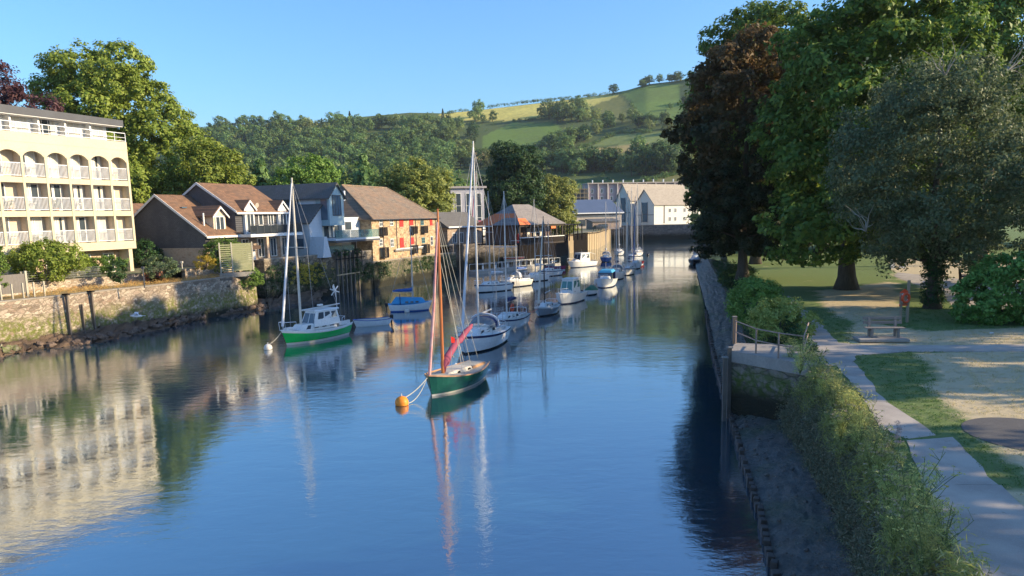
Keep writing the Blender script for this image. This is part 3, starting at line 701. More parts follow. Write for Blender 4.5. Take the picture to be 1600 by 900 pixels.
def railing(parent, x0, x1, y, z0, h, step=.11, m=WHITEM, r=.018, name='railing', bars=True, ends=False):
    mb = MB(); mb.box(x0, x1, y-.025, y+.025, z0+h-.05, z0+h); mb.box(x0, x1, y-.02, y+.02, z0+.06, z0+.10)
    if bars:
        k = max(2, int((x1-x0)/step))
        for i in range(k+1): x = x0+(x1-x0)*i/k; x = min(max(x, x0+r), x1-r); mb.box(x-r, x+r, y-r, y+r, z0+.10, z0+h-.05)
    else:
        k = max(1, round((x1-x0)/step))
        for i in range(k+1): x = x0+(x1-x0)*i/k; mb.box(x-r, x+r, y-r, y+r, z0, z0+h-.05)
    return mb.build(name, m, parent)

# ---------------------------------------------------------------- yellow riverside hotel / flats
ZB = 4.6; HX, HY = PD(205, 300, 62.8).x, 62.8
hotel = thing('riverside_flats', 'cream yellow block of flats with arched top balconies on the left bank', 'building', (HX, HY, ZB), U)
z = lambda a: a-ZB
BW = 1.785; NB = 9; XL = -BW*NB; lev = [(7.18, 7.80), (9.83, 10.22), (12.22, 12.62)]
rnd = random.Random(4)
hotel.location = CAM+(Vector((HX, HY, ZB))-CAM)*1.2; hotel.scale = (1.2,)*3
mb = MB()
for a, b in lev: mb.box(XL, 0, 0, .22, z(a), z(b))
for i in range(NB+1):
    x = -BW*i; a, b = (x-.24, x) if i == 0 else (x-.09, x+.09); a, b = (a, b) if i else (-.2, 0)
    mb.box(a, b, -.02, .24, z(7.80)-.02, z(14.2))
for i in range(NB):          # segmental arch spandrels and the tall parapet band over them
    x1 = -BW*i-(.2 if i == 0 else .09); x0 = -BW*(i+1)+.09; poly = [(x0, z(15.72)), (x0, z(14.05))]
    for k in range(1, 10): t = k/10; poly.append((x0+(x1-x0)*t, z(14.05)+.42*(1-(2*t-1)**2)**.75))
    poly += [(x1, z(14.05)), (x1, z(15.72))]; mb.prism(poly, 'y', 0, .22)
    xa = -BW*(i+1)-.09 if i < NB-1 else -BW*(i+1); mb.box(xa, x0, 0, .22, z(14.2), z(15.72))
mb.box(-.2, 0, 0, .22, z(14.2), z(15.72)); mb.box(XL, 0, -.015, .0, z(15.05), z(15.11))
mb.box(-.22, 0, .24, 9, z(7.18), z(15.72)); mb.build('facade', CREAM, hotel)
for a, b in lev: MB().box(XL, -.22, .22, .8, z(b)-.2, z(b)-.01).build('balcony_floor', TAN, hotel)
MB().box(XL, -.22, .22, .8, z(14.62), z(14.8)).build('balcony_ceiling', CREAM, hotel)
mb = MB(); mb.box(XL, -.22, .8, 9, z(7.3), z(15.6)); mb.build('inner_wall', TAN, hotel)
for i in range(NB-1): MB().box(-BW*(i+1)-.06, -BW*(i+1)+.06, .24, .8, z(7.82), z(14.6)).build('balcony_divider', TAN, hotel)
for fl, (a, b) in enumerate(lev):
    for i in range(NB):
        x1 = -BW*i-(.2 if i == 0 else .09); x0 = -BW*(i+1)+.09
        railing(hotel, x0, x1, .06, z(b)+.02, .98, .10, WHITEM, .014, 'balcony_railing')
        if i == 0: window(hotel, x0+.1, x0+.72, z(b)+.05, z(b)+2.0, .8, .07, .09, WHITE, GLASS, (), (), 'patio_door', curtain=True)
        elif i == 5: window(hotel, x0+.08, x0+.75, z(b)+.05, z(b)+2.0, .8, .07, .09, WHITE, GLASS, (), (), 'patio_door')
        else:
            window(hotel, x0+.12, x0+.74, z(b)+.05, z(b)+2.02, .8, .08, .09, WHITE, CURT if rnd.random() < .55 else GLASS, (), (), 'patio_door', curtain=rnd.random() < .4)
            window(hotel, x0+.78, x0+1.42, z(b)+.05, z(b)+2.02, .8, .08, .09, WHITE, CURT if rnd.random() < .45 else GLASS, (), (), 'patio_door', curtain=rnd.random() < .4)
# penthouse
mb = MB(); mb.box(XL, -1.0, .95, 9, z(15.6), z(17.0)); mb.build('penthouse_wall', WHITE, hotel)
for i in range(6):
    x1 = -1.25-i*2.1; window(hotel, x1-1.55, x1, z(15.72), z(16.93), .95, .05, .08, WHITE, CURT if i % 3 != 2 else GLASS, (.33, .66), (), 'penthouse_window', curtain=True)
    MB().box(x1-1.72, x1-1.58, .35, .95, z(15.72), z(16.96)).build('fin_wall', WHITE, hotel)
MB().prism([(XL-1, z(16.93)), (-.25, z(16.93)), (-.25, z(17.40)), (XL-1, z(17.52))], 'y', -.12, 9.2).build('roof', DARKF, hotel)
MB().box(XL, -.3, -.08, .9, z(16.88), z(16.925)).build('soffit', WHITE, hotel)
railing(hotel, XL, -.02, .08, z(15.72), .72, 1.0, WHITEM, .02, 'roof_railing', bars=False)
mb = MB(); mb.box(XL, -.02, .06, .1, z(16.05), z(16.08)); mb.build('handrail', WHITEM, hotel)
# ground storey, set back
MB().box(XL, -.25, 1.2, 9, -.3, z(7.18)).build('ground_floor_wall', S_PINK, hotel)
for x in (-1.3, -3.4, -6.2, -9.5, -12.5): window(hotel, x-1.0, x, z(5.3), z(6.9), 1.2, .08, .09, WHITE, GLASS, (.5,), (), 'window')
mb = MB()
for x in (-.35, -5.2, -10.4): MB().box(x-.35, x, .1, 1.2, -.3, z(7.18)).build('pier', CREAM, hotel)
for k, (fl, i) in enumerate([(2, 0), (1, 2), (1, 3), (1, 4), (0, 3), (0, 4), (2, 4), (0, 5), (1, 5)]):   # tables, chairs and pots on the balconies
    x = -BW*i-.95; zz = z(lev[fl][1])+.0; fx, fy = HX, HY; Fh = Frame((HX, HY, ZB), U); q = CAM+(Fh.w(x, .45, zz)-CAM)*1.2
    if k % 3 == 2:
        t = thing('potted_plant', ['leafy pot plant on the flats\' top balcony at the right end', '', 'leafy pot plant on a middle balcony of the yellow flats', '', '', 'leafy pot plant on a lowest balcony of the yellow flats', '', '', 'leafy pot plant on the middle balcony nearest the copper beech'][k] or 'leafy pot plant on a balcony of the yellow flats', 'plant', q, U, 'pots on the balconies of the flats')
        MB().tube([(0, 0, .0), (0, 0, .32)], [.13, .18], 10).build('pot', mat('terracotta', (.45, .2, .1), None, 3, .8), t)
        g = np.random.default_rng(k); c = g.normal(size=(14, 3))*[.16, .16, .16]+[0, 0, .6]; leaves('foliage', c, np.tile([0, 0, 1.], (14, 1)), np.full(14, .14), 14, .07, L_YEL, k, t)
    else:
        lb = 'white bistro table on a %s balcony of the yellow flats, %s bay from the right' % (['lowest', 'middle', 'top'][fl], ['first', 'second', 'third', 'fourth', 'fifth', 'sixth'][i])
        t = thing('balcony_table', lb, 'table', q, U, 'tables on the balconies of the flats')
        MB().tube([(0, 0, .68), (0, 0, .72)], .24, 14).build('table_top', WHITE, t); mb = MB().tube([(0, 0, .02), (0, 0, .68)], .03, 6)
        for a in (0, 2.1, 4.2): mb.tube([(0, 0, .12), (.18*math.cos(a), .18*math.sin(a), .01)], .02, 5)
        mb.build('table_leg', WHITE, t)

def gable_roof_x(x0, x1, y0, y1, ze, zr, ov=.3, th=.16, xo=.25):
    """roof with ridge along x; a thick skin of two slopes"""
    ym = (y0+y1)/2; sl = (zr-ze)/(ym-y0); a, b = y0-ov, y1+ov; za = ze-sl*ov
    return MB().prism([(a, za), (ym, zr), (b, za), (b, za+th), (ym, zr+th*1.25), (a, za+th)], 'x', x0-xo, x1+xo)
def bargeboards(x, y0, y1, ze, zr, ov=.3, w=.22, xo=.3):
    ym = (y0+y1)/2; sl = (zr-ze)/(ym-y0); a, b = y0-ov-.03, y1+ov+.03; za = ze-sl*(ov+.03)
    return MB().prism([(a, za+.2), (ym, zr+.24), (b, za+.2), (b, za+.2-w), (ym, zr+.24-w*1.15), (a, za+.2-w)], 'x', x-xo-.06, x-xo)
# ---------------------------------------------------------------- house 1: slate-hung gable
ZG = 4.6
F1 = Frame((-32.0, 80, ZG), U)
h1 = thing('slate_hung_house', 'house with charcoal slate gable and brown tiled roof next to the yellow flats', 'house', (-32.0, 80, ZG), U)
e1, r1 = 3.37, 7.5; W1d = 12.8
MB().prism([(0, 0), (0, e1), (6.4, r1), (W1d, e1), (W1d, 0)], 'x', .0, 5.2).build('slate_wall', SLATEW, h1)
MB().box(-.12, 5.2, -.06, W1d, -.2, 1.95).build('stone_plinth', S_PINK, h1)
gable_roof_x(0, 5.0, 0, W1d, e1, r1, .35, .16, .2).build('roof', T_BROWN, h1)
bargeboards(0, 0, W1d, e1, r1, .35, .24, .2).build('bargeboard', WHITE, h1)
MB().box(-.2, 5.2, -.5, -.36, e1-.42, e1-.2).build('gutter', WHITE, h1)
d = MB(); d.prism([(1.9, 3.6), (3.7, 3.6), (3.7, 5.35), (2.8, 6.15), (1.9, 5.35)], 'y', .55, 3.6); dm = d.build('dormer', TAN, h1)
MB().prism([(1.65, 5.15), (2.8, 6.2), (3.95, 5.15), (3.95, 5.32), (2.8, 6.4), (1.65, 5.32)], 'y', .3, 4.4).build('dormer_roof', T_BROWN, dm)
MB().prism([(1.6, 5.2), (2.8, 6.3), (4.0, 5.2), (4.0, 5.0), (2.8, 6.1), (1.6, 5.0)], 'y', .22, .3).build('dormer_bargeboard', WHITE, dm)
window(dm, 2.15, 3.45, 3.7, 5.25, .55, .1, .08, WHITE, GLASS, (.5,))
MB().tube([(1.2, 1.2, 4.2), (1.2, 1.2, 5.6)], .09, 8).build('flue', WHITE, h1)
MB().box(1.0, 1.7, 3.9, 4.7, 6.2, 6.32).build('rooflight', GLASSB, h1)
window(h1, 1.2, 2.2, .5, 1.7, -.06, .08, .08, WHITE, GLASS, (.5,))
annexe = thing('low_brown_roofed_annexe', 'low brown roofed annexe between the yellow flats and the slate gable', 'building', F1.w(-.6, 13.4, 0)+Vector((0, 0, 0)), U)
MB().box(-3.5, 5, -3.2, 4, -.2, 5.2).build('wall', SLATEW, annexe); MB().prism([(-3.6, 5.1), (4.3, 5.1), (.3, 7.0)], 'x', -3.8, 5.3).build('roof', T_BROWN, annexe)
# ---------------------------------------------------------------- house 2: brown roof, balcony
F2 = Frame((-30.2, 84.2, ZG), U)
h2 = thing('balcony_house', 'house with brown tiled roof, white porch gables and a long dark balcony over the quay', 'house', (-30.2, 84.2, ZG), U)
e2, r2 = 5.85, 8.85; L2 = 8.3; D2 = 10.0
MB().prism([(0, -1), (0, e2), (5, r2), (D2, e2), (D2, -1)], 'x', 0, L2).build('slate_wall', SLATEW, h2)
MB().box(-.05, L2+.05, -.06, .2, -1.2, 2.9).build('stone_ground_wall', S_HOUSE, h2)
gable_roof_x(0, L2, 0, D2, e2, r2, .4, .16, .2).build('roof', T_BROWN, h2)
bargeboards(0, 0, D2, e2, r2, .4, .24, .2).build('bargeboard', WHITE, h2)
MB().box(-.2, L2+.2, -.56, -.42, e2-.42, e2-.22).build('gutter', WHITE, h2)
for x in (1.9, 7.5):
    d = MB().prism([(x-.75, 3.2), (x+.75, 3.2), (x+.75, 6.0), (x, 6.75), (x-.75, 6.0)], 'y', -.35, 2.0).build('bay', WHITE, h2)
    MB().prism([(x-1.0, 5.85), (x, 6.85), (x+1.0, 5.85), (x+1.0, 6.02), (x, 7.05), (x-1.0, 6.02)], 'y', -.5, 3.0).build('bay_roof', T_BROWN, d)
    MB().prism([(x-1.02, 5.95), (x, 6.98), (x+1.02, 5.95), (x+1.02, 5.72), (x, 6.75), (x-1.02, 5.72)], 'y', -.58, -.5).build('bay_bargeboard', WHITE, d)
    window(d, x-.6, x+.6, 3.3, 5.7, -.35, .1, .08, WHITE, GLASS, (.5,), (), 'patio_door')
window(h2, 3.6, 4.4, 4.1, 5.5, 0, .1, .08, WHITE, GLASS); window(h2, 5.2, 6.2, 4.1, 5.5, 0, .1, .08, WHITE, GLASS, (.5,))
MB().box(.0, L2+.6, -2.0, 0, 2.9, 3.2).build('balcony_floor', WHITE, h2)
rail = MB().box(.1, L2+.6, -1.95, -1.9, 4.2, 4.26); 
for i in range(9): rail.box(.1+i*1.1-.025, .1+i*1.1+.025, -1.95, -1.9, 3.2, 4.2)
rl = rail.build('balcony_railing', DARKF, h2); MB().box(.1, L2+.6, -1.93, -1.92, 3.3, 4.15).build('glass_panel', glass('smoked_glass', (.02, .025, .03), .1), rl)
for x in (.6, 3.1, 5.2, 7.2): window(h2, x, x+1.1, .5, 2.7, -.06, .1, .1, WHITE, GLASS, (.5,))
for x in (2.6, 4.9): MB().box(x, x+.35, -1.9, -1.5, -1, 2.9).build('pier', S_PINK, h2)
MB().box(-2.4, 1.6, -1.9, -.9, 1.55, 1.95).build('timber_beam', mat('dark_timber', (.09, .055, .035), None, 2, .8, .4, stretch=(1, 6, 6)), h2)
MB().box(.25, 1.45, -1.2, -1.05, -.6, 1.5).build('white_door', WHITE, h2)
# satellite dish
t = thing('satellite_dish', 'small round satellite dish on the front roof edge of the balcony house', 'dish', F2.w(3.3, -.1, 6.4), U)
MB().tube([(0, 0, -.5), (0, -.1, 0)], .025, 6).build('bracket', WHITEM, t); MB().tube([(0, -.18, 0), (0, -.1, .02)], [.3, .12], 14).build('reflector', mat('dish_beige', (.5, .44, .36), None, 3, .6), t)
# quay terrace furniture: table and chairs
for k, (px, py) in enumerate([(425, 397), (468, 394)]):
    q = P(px, py, 5.15)+Vector((-1.0, .35, 0)); q.z = 4.62
    t = thing('terrace_table', ['white garden table on the terrace below the long dark balcony', 'white garden table on the terrace beside the leaning white wall'][k], 'table', q, U)
    mb = MB().tube([(0, 0, 1.1), (0, 0, 1.16)], .6, 14); mb.build('table_top', WHITE, t)
    for a in (.5, 2.6, 4.7): MB().tube([(.4*math.cos(a), .4*math.sin(a), 1.1), (.5*math.cos(a), .5*math.sin(a), 0)], .03, 6).build('leg', WHITE, t)
    for a in (.8, 2.4, 4.0):
        s = thing('terrace_chair', 'white chair %s the white table by the %s' % (['to the right of', 'behind', 'to the left of'][[.8, 2.4, 4.0].index(a)], ['long dark balcony', 'leaning white wall'][k]), 'chair', q+Vector((1.05*math.cos(a+U), 1.05*math.sin(a+U), 0)), a+U+math.pi/2, 'chairs on the quay terrace')
        MB().box(-.22, .22, -.22, .22, .75, .8).build('seat', WHITE, s); MB().box(-.22, .22, -.24, -.2, .8, 1.35).build('backrest', WHITE, s)
        for ex in (-.2, .2):
            for ey in (-.2, .2): MB().tube([(ex, ey, 0), (ex, ey, .75)], .02, 5).build('leg', WHITE, s)

# ---------------------------------------------------------------- house 3: modern pale blue house
PBLUE = mat('pale_blue_boarding', (.36, .47, .50), (.31, .42, .45), 1, .6, .3, 3, stretch=(1, 1, 9))
SHADE_REND = mat('white_render', (.56, .60, .63), (.50, .54, .57), .8, .75, .1, 12)  # white render tinted blue-grey: the shade on these walls is in the colour
GLR = alphaglass('greenish_glass', (.14, .26, .25), .5)
F3 = Frame((PD(515, 340, 94.3).x, 94.3, ZG), U)
h3 = thing('pale_blue_house', 'modern pale blue boarded house with slate roof and glass balconies over the quay', 'house', F3.o, U)
W3 = F3.front(538, 340)[0]; ez = F3.front(516, 307)[1]; rz3 = F3.front(524, 288)[1]
xm = W3/2
MB().prism([(0, 3.9), (W3, 3.9), (W3, ez), (xm, rz3), (0, ez)], 'y', 0, 16).build('boarded_wall', PBLUE, h3)
MB().prism([(-.35, ez-.35), (xm, rz3+.02), (W3+.35, ez-.35), (W3+.35, ez-.17), (xm, rz3+.25), (-.35, ez-.17)], 'y', -.3, 16.2).build('roof', T_SLATEY, h3)
window(h3, W3*.22, W3*.8, 5.1, ez+.2, 0, .08, .07, DARKF, GLASSB, (.33, .66), (), 'tall_window')
def yw(x, y0, y1, z0, z1, parent, m, name, th=.06): return MB().box(x-th, x+.02, y0, y1, z0, z1).build(name, m, parent)
yw(0, .25, 1.2, 4.6, ez-.1, h3, GLASSB, 'side_window'); yw(0, 4.6, 6.9, 5.9, ez-.15, h3, GLASSB, 'side_window')
for a, b in ((2.0, 4.4), (7.1, 9.6)): yw(0, a, b, 5.6, ez-.15, h3, SHADE_REND, 'white_panel')
# lower wing on the camera side
wl_, wh_ = F3.front(492, 347, 1.2)[1], F3.front(506, 322, 1.2)[1]; wx = -2.5
MB().prism([(wx, -1), (wx, wl_), (0, wh_), (0, -1)], 'y', 1.2, 11).build('white_wing', SHADE_REND, h3)
MB().prism([(wx-.3, wl_-.25), (.0, wh_+.1), (.0, wh_+.32), (wx-.3, wl_-.03)], 'y', .9, 11.2).build('wing_roof', T_SLATEY, h3)
yw(wx, 2.2, 3.3, 1.2, 2.4, h3, GLASSB, 'wing_window')
MB().prism([(wx, 2.6), (wx+.5, 2.6), (wx+1.2, .1), (wx-.5, .1)], 'y', -.9, 1.2).build('leaning_wall', SHADE_REND, h3)
# recessed middle storey with glazing, slabs and balustrades
MB().box(0, 9.0, 1.6, 12, -1, 3.9).build('lower_wall', SHADE_REND, h3)
for x0, x1 in ((.3, 2.3), (2.5, 4.4)): window(h3, x0, x1, 2.35, 3.85, 1.6, .06, .08, DARKF, GLASS, (.5,), (), 'sliding_door', curtain=True)
MB().box(-1.2, 8.6, -1.6, 1.6, 2.05, 2.28).build('balcony_slab', SHADE_REND, h3); MB().box(-1.25, 8.65, -1.66, -1.58, 1.82, 2.06).build('slab_edge', DARKF, h3)
for x0, x1 in ((-1.1, 2.0), (2.1, 5.2), (5.3, 8.5)): MB().box(x0, x1, -1.55, -1.53, 2.3, 3.3).build('glass_balustrade', GLR, h3)
MB().box(3.9, 8.9, 1.0, 1.6, 2.28, 4.9).build('upper_terrace_wall', SHADE_REND, h3); window(h3, 4.6, 5.9, 3.3, 4.3, 1.0, .06, .06, DARKF, GLASS)
for x0, x1 in ((-1.1, 1.6), (1.7, 4.4)): MB().box(x0, x1, -.35, -.33, .55, 1.4).build('glass_balustrade', GLR, h3)
window(h3, 6.3, 7.7, .1, 1.75, 1.55, .1, .08, WHITE, DARKF, (), (), 'dark_door'); window(h3, .5, 4.4, .3, 1.7, 1.6, .08, .08, WHITE, CURT, (.33, .66), (), 'window')
for k, x in enumerate((-.6, 3.8, 1.2)):
    q = F3.w(x, -1.2, .1); bush('potted_shrub', ['dark clipped shrub by the glass balustrade left of the terrace', 'dark clipped shrub at the right end of the lower glass balustrade', 'spreading shrub on the quay below the glass balconies'][k], q, .45, .45, .8, L_DARK, 60+k, .07, 8, 20, .15)

# ---------------------------------------------------------------- stone warehouse
F4 = Frame((PD(580, 340, 101.5).x, 101.5, ZG), math.atan2(.948, .318))
WX = F4.front(683, 338)[0]; zt = 4.72
ware = thing('stone_warehouse', 'old rubble stone warehouse with hipped tile roof and red shutters on the quay', 'warehouse', F4.o, F4.rz)
WD = 13.5; Cx, Cy = WX+1.5, 3.4      # angled corner bay
foot = [(0, 0), (WX, 0), (Cx+.3, 3.0), (Cx+.3, WD), (0, WD)]
MB().prism(foot, 'z', -2.2, zt).build('wall', S_WARE, ware)
rzw = F4.front(560, 291, WD/2)[1]; ra, rb = 4.3, WX-3.8
ov = .45; A0 = (-ov, -ov, zt-.1); B0 = (WX+.2, -ov, zt-.1); C0 = (Cx+ov+.3, 2.9, zt-.1); D0 = (Cx+ov+.3, WD+ov, zt-.1); E0 = (-ov, WD+ov, zt-.1); R1 = (ra, WD/2, rzw); R2 = (rb, WD/2, rzw)
mb = MB(); mb.face([A0, B0, R2, R1]); mb.face([B0, C0, R2]); mb.face([C0, D0, R2]); mb.face([D0, E0, R1, R2]); mb.face([E0, A0, R1])
for a, b in ((A0, B0), (B0, C0), (C0, D0), (D0, E0), (E0, A0)): mb.face([(a[0], a[1], a[2]-.15), (b[0], b[1], b[2]-.15), b, a])
mb.face([(p[0], p[1], p[2]-.15) for p in (E0, D0, C0, B0, A0)]); mb.build('roof', T_OLD, ware)
MB().tube([A0, R1], .13, 6).tube([B0, R2], .13, 6).tube([R1, R2], .15, 6).build('ridge_tiles', T_OLD, ware)
MB().tube([(-.5, -.52, zt-.2), (WX+.2, -.52, zt-.2)], .07, 6).build('gutter', DARKF, ware)
for px in (599, 620, 650, 681): x = F4.front(px, 380)[0]; MB().tube([(x, -.08, zt-.2), (x, -.08, .2)], .05, 6).build('drainpipe', DARKF, ware)
REDS = mat('red_painted_shutter', (.72, .04, .03), (.6, .03, .025), 2, .55, .2, 6, stretch=(6, 6, 1)); BLK = mat('black_iron', (.02, .02, .022), None, 3, .5)
def wwin(pxc, ptop, pbot, wid, kind, sill=False):
    x, z1 = F4.front(pxc, ptop); z0 = F4.front(pxc, pbot)[1]
    if kind == 'red': MB().box(x-wid/2, x+wid/2, -.07, .02, z0, z1).build('red_shutter', REDS, ware); MB().box(x-wid/2-.07, x+wid/2+.07, -.1, .02, z0-.12, z0).build('sill', S_PINK, ware)
    elif kind == 'balc':
        o = MB()
        for t in range(8): xx = x-wid/2-.1+(wid+.2)*t/7; o.box(xx-.03, xx+.03, -.62, -.56, z0, z1)
        o.box(x-wid/2-.15, x+wid/2+.15, -.63, -.55, z1-.06, z1); o.box(x-wid/2-.15, x+wid/2+.15, -.6, 0, z0-.1, z0)
        for sx in (-1, 1):
            for t in range(4): o.box(x+sx*(wid/2+.12)-.03, x+sx*(wid/2+.12)+.03, -.55+t*.14, -.5+t*.14, z0, z1)
        o = o.build('juliet_balcony', BLK, ware); MB().box(x-wid/2, x+wid/2, -.05, .02, z0, z1).build('door_opening', GLASS, o)
    else: window(ware, x-wid/2, x+wid/2, z0, z1, -.0, .09, .07, mat('teal_frame', (.12, .3, .32), None, 3, .5) if kind == 'teal' else WHITE, GLASS, (.5,) if wid > .9 else (), (.5,))
for c, t, b, wd, k in [(594.5, 342, 354, 1.0, 'win'), (595.5, 355, 367.5, 1.15, 'balc'), (594.5, 373, 385, 1.0, 'win'), (597, 386.5, 402, 1.35, 'balc'), (611, 342, 353, 1.0, 'win'), (612, 373, 386, 1.0, 'win'),
   (626.5, 340, 354.5, 1.15, 'red'), (627.3, 371.5, 387, 1.15, 'red'), (642, 340, 352, 1.25, 'red'), (643.5, 353.5, 364.5, 1.2, 'balc'), (643.3, 371, 382, 1.15, 'red'), (644, 383, 395, 1.3, 'balc'),
   (659, 342, 352, 1.1, 'teal'), (660, 353, 363.5, 1.25, 'balc'), (661, 371, 380, 1.1, 'teal'), (662, 381.5, 395, 1.5, 'balc'), (673, 341, 352.5, .9, 'red'), (674, 369.5, 383.5, .9, 'win')]: wwin(c, t, b, wd, k)
# dark windows in the angled corner bay
ang = math.atan2(3.0, Cx+.3-WX)
bay = bpy.data.objects.new('corner_bay', MB().box(0, math.hypot(3, Cx+.3-WX), -.02, .0, .2, zt-.3).build('tmp', S_HOUSE).data); bpy.data.objects.remove(bpy.data.objects['tmp']); COL.objects.link(bay); bay.parent = ware; bay.location = (WX, 0, 0); bay.rotation_euler = (0, 0, ang)
for z0, z1 in ((.6, 2.2), (2.7, 4.2)): window(bay, .9, 2.3, z0, z1, -.02, .09, .07, DARKF, GLASS, (.5,))
yy, zz = F4.side(551, 325, 2.2); MB().tube([(2.2, 5.2, zt+1.0), (2.2, 5.2, zt+3.8)], .16, 8).build('flue', WHITEM, ware)
t = thing('mooring_rail', 'pale horizontal rail fixed along the foot of the red-shuttered warehouse', 'rail', F4.w(6, -.3, 0), F4.rz)
MB().box(0, 9, -.12, 0, .25, .38).build('rail', WHITEM, t); MB().box(0, 9, 0, .08, .0, .22).build('backing', CONCD, t)

# ---------------------------------------------------------------- behind and beyond the warehouse
lowb = thing('slate_roofed_store', 'low store with grey slate roof beside the warehouse, above the slipway', 'building', (-8.6, 133, 4.6), R(60))
z1 = 3.0
MB().box(-4, 7, 0, 7, -.1, z1).build('wall', S_HOUSE, lowb); MB().prism([(-.5, z1-.1), (3.5, z1+2.6), (7.5, z1-.1)], 'x', -4.4, 7.4).build('roof', T_SLATE, lowb)
for x in (-2.6, -.4, 1.8, 4.2): window(lowb, x, x+1.2, .2, 2.0, 0, .1, .08, WHITE, GLASS, (.5,))
MB().box(-4.4, 7.4, -.62, -.5, z1-.15, z1+.1).build('gutter', WHITE, lowb)
tow = thing('clad_tower_house', 'tall pale clad building with tall dark window strips behind the slipway', 'building', (-12, 158, 4.6), R(20))
MB().box(0, 7.2, 0, 8, 0, 10.6).build('wall', mat('lilac_grey_cladding', (.40, .40, .46), (.34, .34, .4), .7, .7), tow); MB().box(-.5, 7.7, -.5, 8.5, 10.6, 11.0).build('roof', mat('pale_roof_edge', (.36, .33, .33), None, 1, .7), tow)
for x in (1.0, 3.2, 5.4): window(tow, x, x+1.2, 2, 9.6, 0, .1, .1, WHITE, GLASS, (), (.33, .66), 'tall_window')
# pavilion on the timber quay
FP = Frame((P(812, 379, 4.9).x, P(812, 379, 4.9).y+1.5, 4.6), R(52))
pav = thing('riverside_pavilion', 'hipped roof riverside pavilion with orange lower tiles and dark open veranda', 'pavilion', FP.o, FP.rz)
PW, PDp = 12.5, 9.0; zp = 3.1
RP = tiles('pavilion_grey_roof', (.26, .23, .21), (.21, .19, .18), (.08, .07, .06), 'x', .35, .3, (.3, .27, .24)); RO = mat('orange_tiles', (.75, .2, .06), (.6, .16, .05), 2, .7, .4, 6)
o = .6; a, b, c, d = (-o, -o, zp), (PW+o, -o, zp), (PW+o, PDp+o, zp), (-o, PDp+o, zp); e, f = (PDp*.45, PDp/2, zp+3.5), (PW-PDp*.4, PDp/2, zp+3.5)
mb = MB(); mb.face([a, b, f, e]); mb.face([b, c, f]); mb.face([c, d, e, f]); mb.face([d, a, e]); mb.face([d, c, b, a]); mb.build('roof', RP, pav)
L = lambda p, q, t: tuple(p[i]+(q[i]-p[i])*t for i in range(3)); up = lambda p: (p[0]-.04, p[1]-.04, p[2]+.05)
mb = MB(); mb.face([up(a), up(L(a, b, .02)), up(L(e, f, 0)) if 0 else up(L(a, e, .55)), up(L(d, e, .55)), up(d)]); mb.face([up(a), up(L(a, b, .22)), up(L(L(a, b, .22), e, .3)), up(L(a, e, .3))]); mb.build('orange_roof_tiles', RO, pav)
DKW = mat('dark_stained_wood', (.035, .025, .02), None, 2, .7, .3, stretch=(5, 5, 1))
MB().box(1.5, PW-1, 2, PDp-.5, -.2, zp).build('wall', mat('pavilion_wall', (.2, .13, .1), (.12, .08, .06), 1, .8), pav)
MB().box(-.3, PW+.3, -.3, PDp, -.2, .02).build('deck', DKW, pav); MB().box(-.3, PW+.3, -.3, -.18, zp-.3, zp-.05).build('eaves_beam', DKW, pav)
for i in range(8): MB().box(-.2+i*PW/7-.1, i*PW/7, -.25, -.1, 0, zp-.3).build('post', DKW, pav)
for i in range(4): MB().box(-.3, -.12, .5+i*2.4, .68+i*2.4, 0, zp-.1).build('post', DKW, pav)
railing(pav, -.2, PW+.2, -.3, 0, 1.0, .14, DKW, .03, 'veranda_railing'); MB().box(-.3, PW+.3, -.36, -.3, .95, 1.08).build('white_handrail', WHITE, pav)
for x in (4.6, 6.6, 8.0): MB().box(x, x+1.0, 1.9, 2, 1.1, 2.5).build('lit_window', mat('white_blind', (.8, .76, .68), None, 1, .8), pav)  # plain pale panels set on the pavilion wall
MB().box(1.9, 2.8, 1.92, 2, .1, 1.6).build('red_door', REDS, pav); MB().box(8.6, 10, -.42, -.38, zp-.75, zp-.35).build('orange_sign_board', RO, pav)
t = thing('open_pergola', 'open dark post shelter on the quay to the right of the pavilion', 'shelter', FP.w(PW+1.0, 0, 0), FP.rz)
MB().box(-.3, 6, -.2, 3.4, 2.8, 2.95).build('roof', DKW, t)
for i in range(5):
    for y in (0, 3.2): MB().box(i*1.4-.07, i*1.4+.07, y-.07, y+.07, 0, 2.8).build('post', DKW, t)

# timber-faced quay wall: pales individually modelled inside one wall thing
TW = mat('wet_dark_timber', (.022, .018, .014), (.011, .009, .008), 1.5, .95, .6, 5, stretch=(4, 4, .6), spec=.08); TWP = mat('bleached_timber', (.42, .32, .18), (.28, .21, .12), 1.5, .8, .6, 5, stretch=(4, 4, .6))  # first timber is darkened in its colour for the shade along the quay
def timberwall(line, zt_, label, m, step=.55, th=.22, zb=-1, capm=TW):
    o = line[0]; t = thing('timber_quay_wall', label, 'wall', (o.x, o.y, 0), 0, 'timber faced quay walls')
    mb = MB(); back = MB(); cap = MB()
    for a, b in zip(line, line[1:]):
        L_ = (b-a).length; u = (b-a)/L_; nn = Vector((u.y, -u.x, 0)); k = int(L_/step)
        for i in range(k):
            c = a-o+u*(i+.5)*L_/k; h = zt_-random.uniform(0, .12); s = L_/k*.36
            q = [c-u*s, c+u*s, c+u*s+nn*th, c-u*s+nn*th]; mb.frustum([(p.x, p.y, zb) for p in q], [(p.x, p.y, h) for p in q])
        a2, b2 = a-o, b-o
        q = [a2-nn*.5, b2-nn*.5, b2+nn*.02, a2+nn*.02]; back.frustum([(p.x, p.y, zb) for p in q], [(p.x, p.y, zt_-.05) for p in q])
        q = [a2-nn*.1, b2-nn*.1, b2+nn*(th+.06), a2+nn*(th+.06)]; cap.frustum([(p.x, p.y, zt_-.35) for p in q], [(p.x, p.y, zt_-.15) for p in q])
    mb.build('pales', m, t); back.build('backing', m, t); cap.build('waler', capm, t); return t
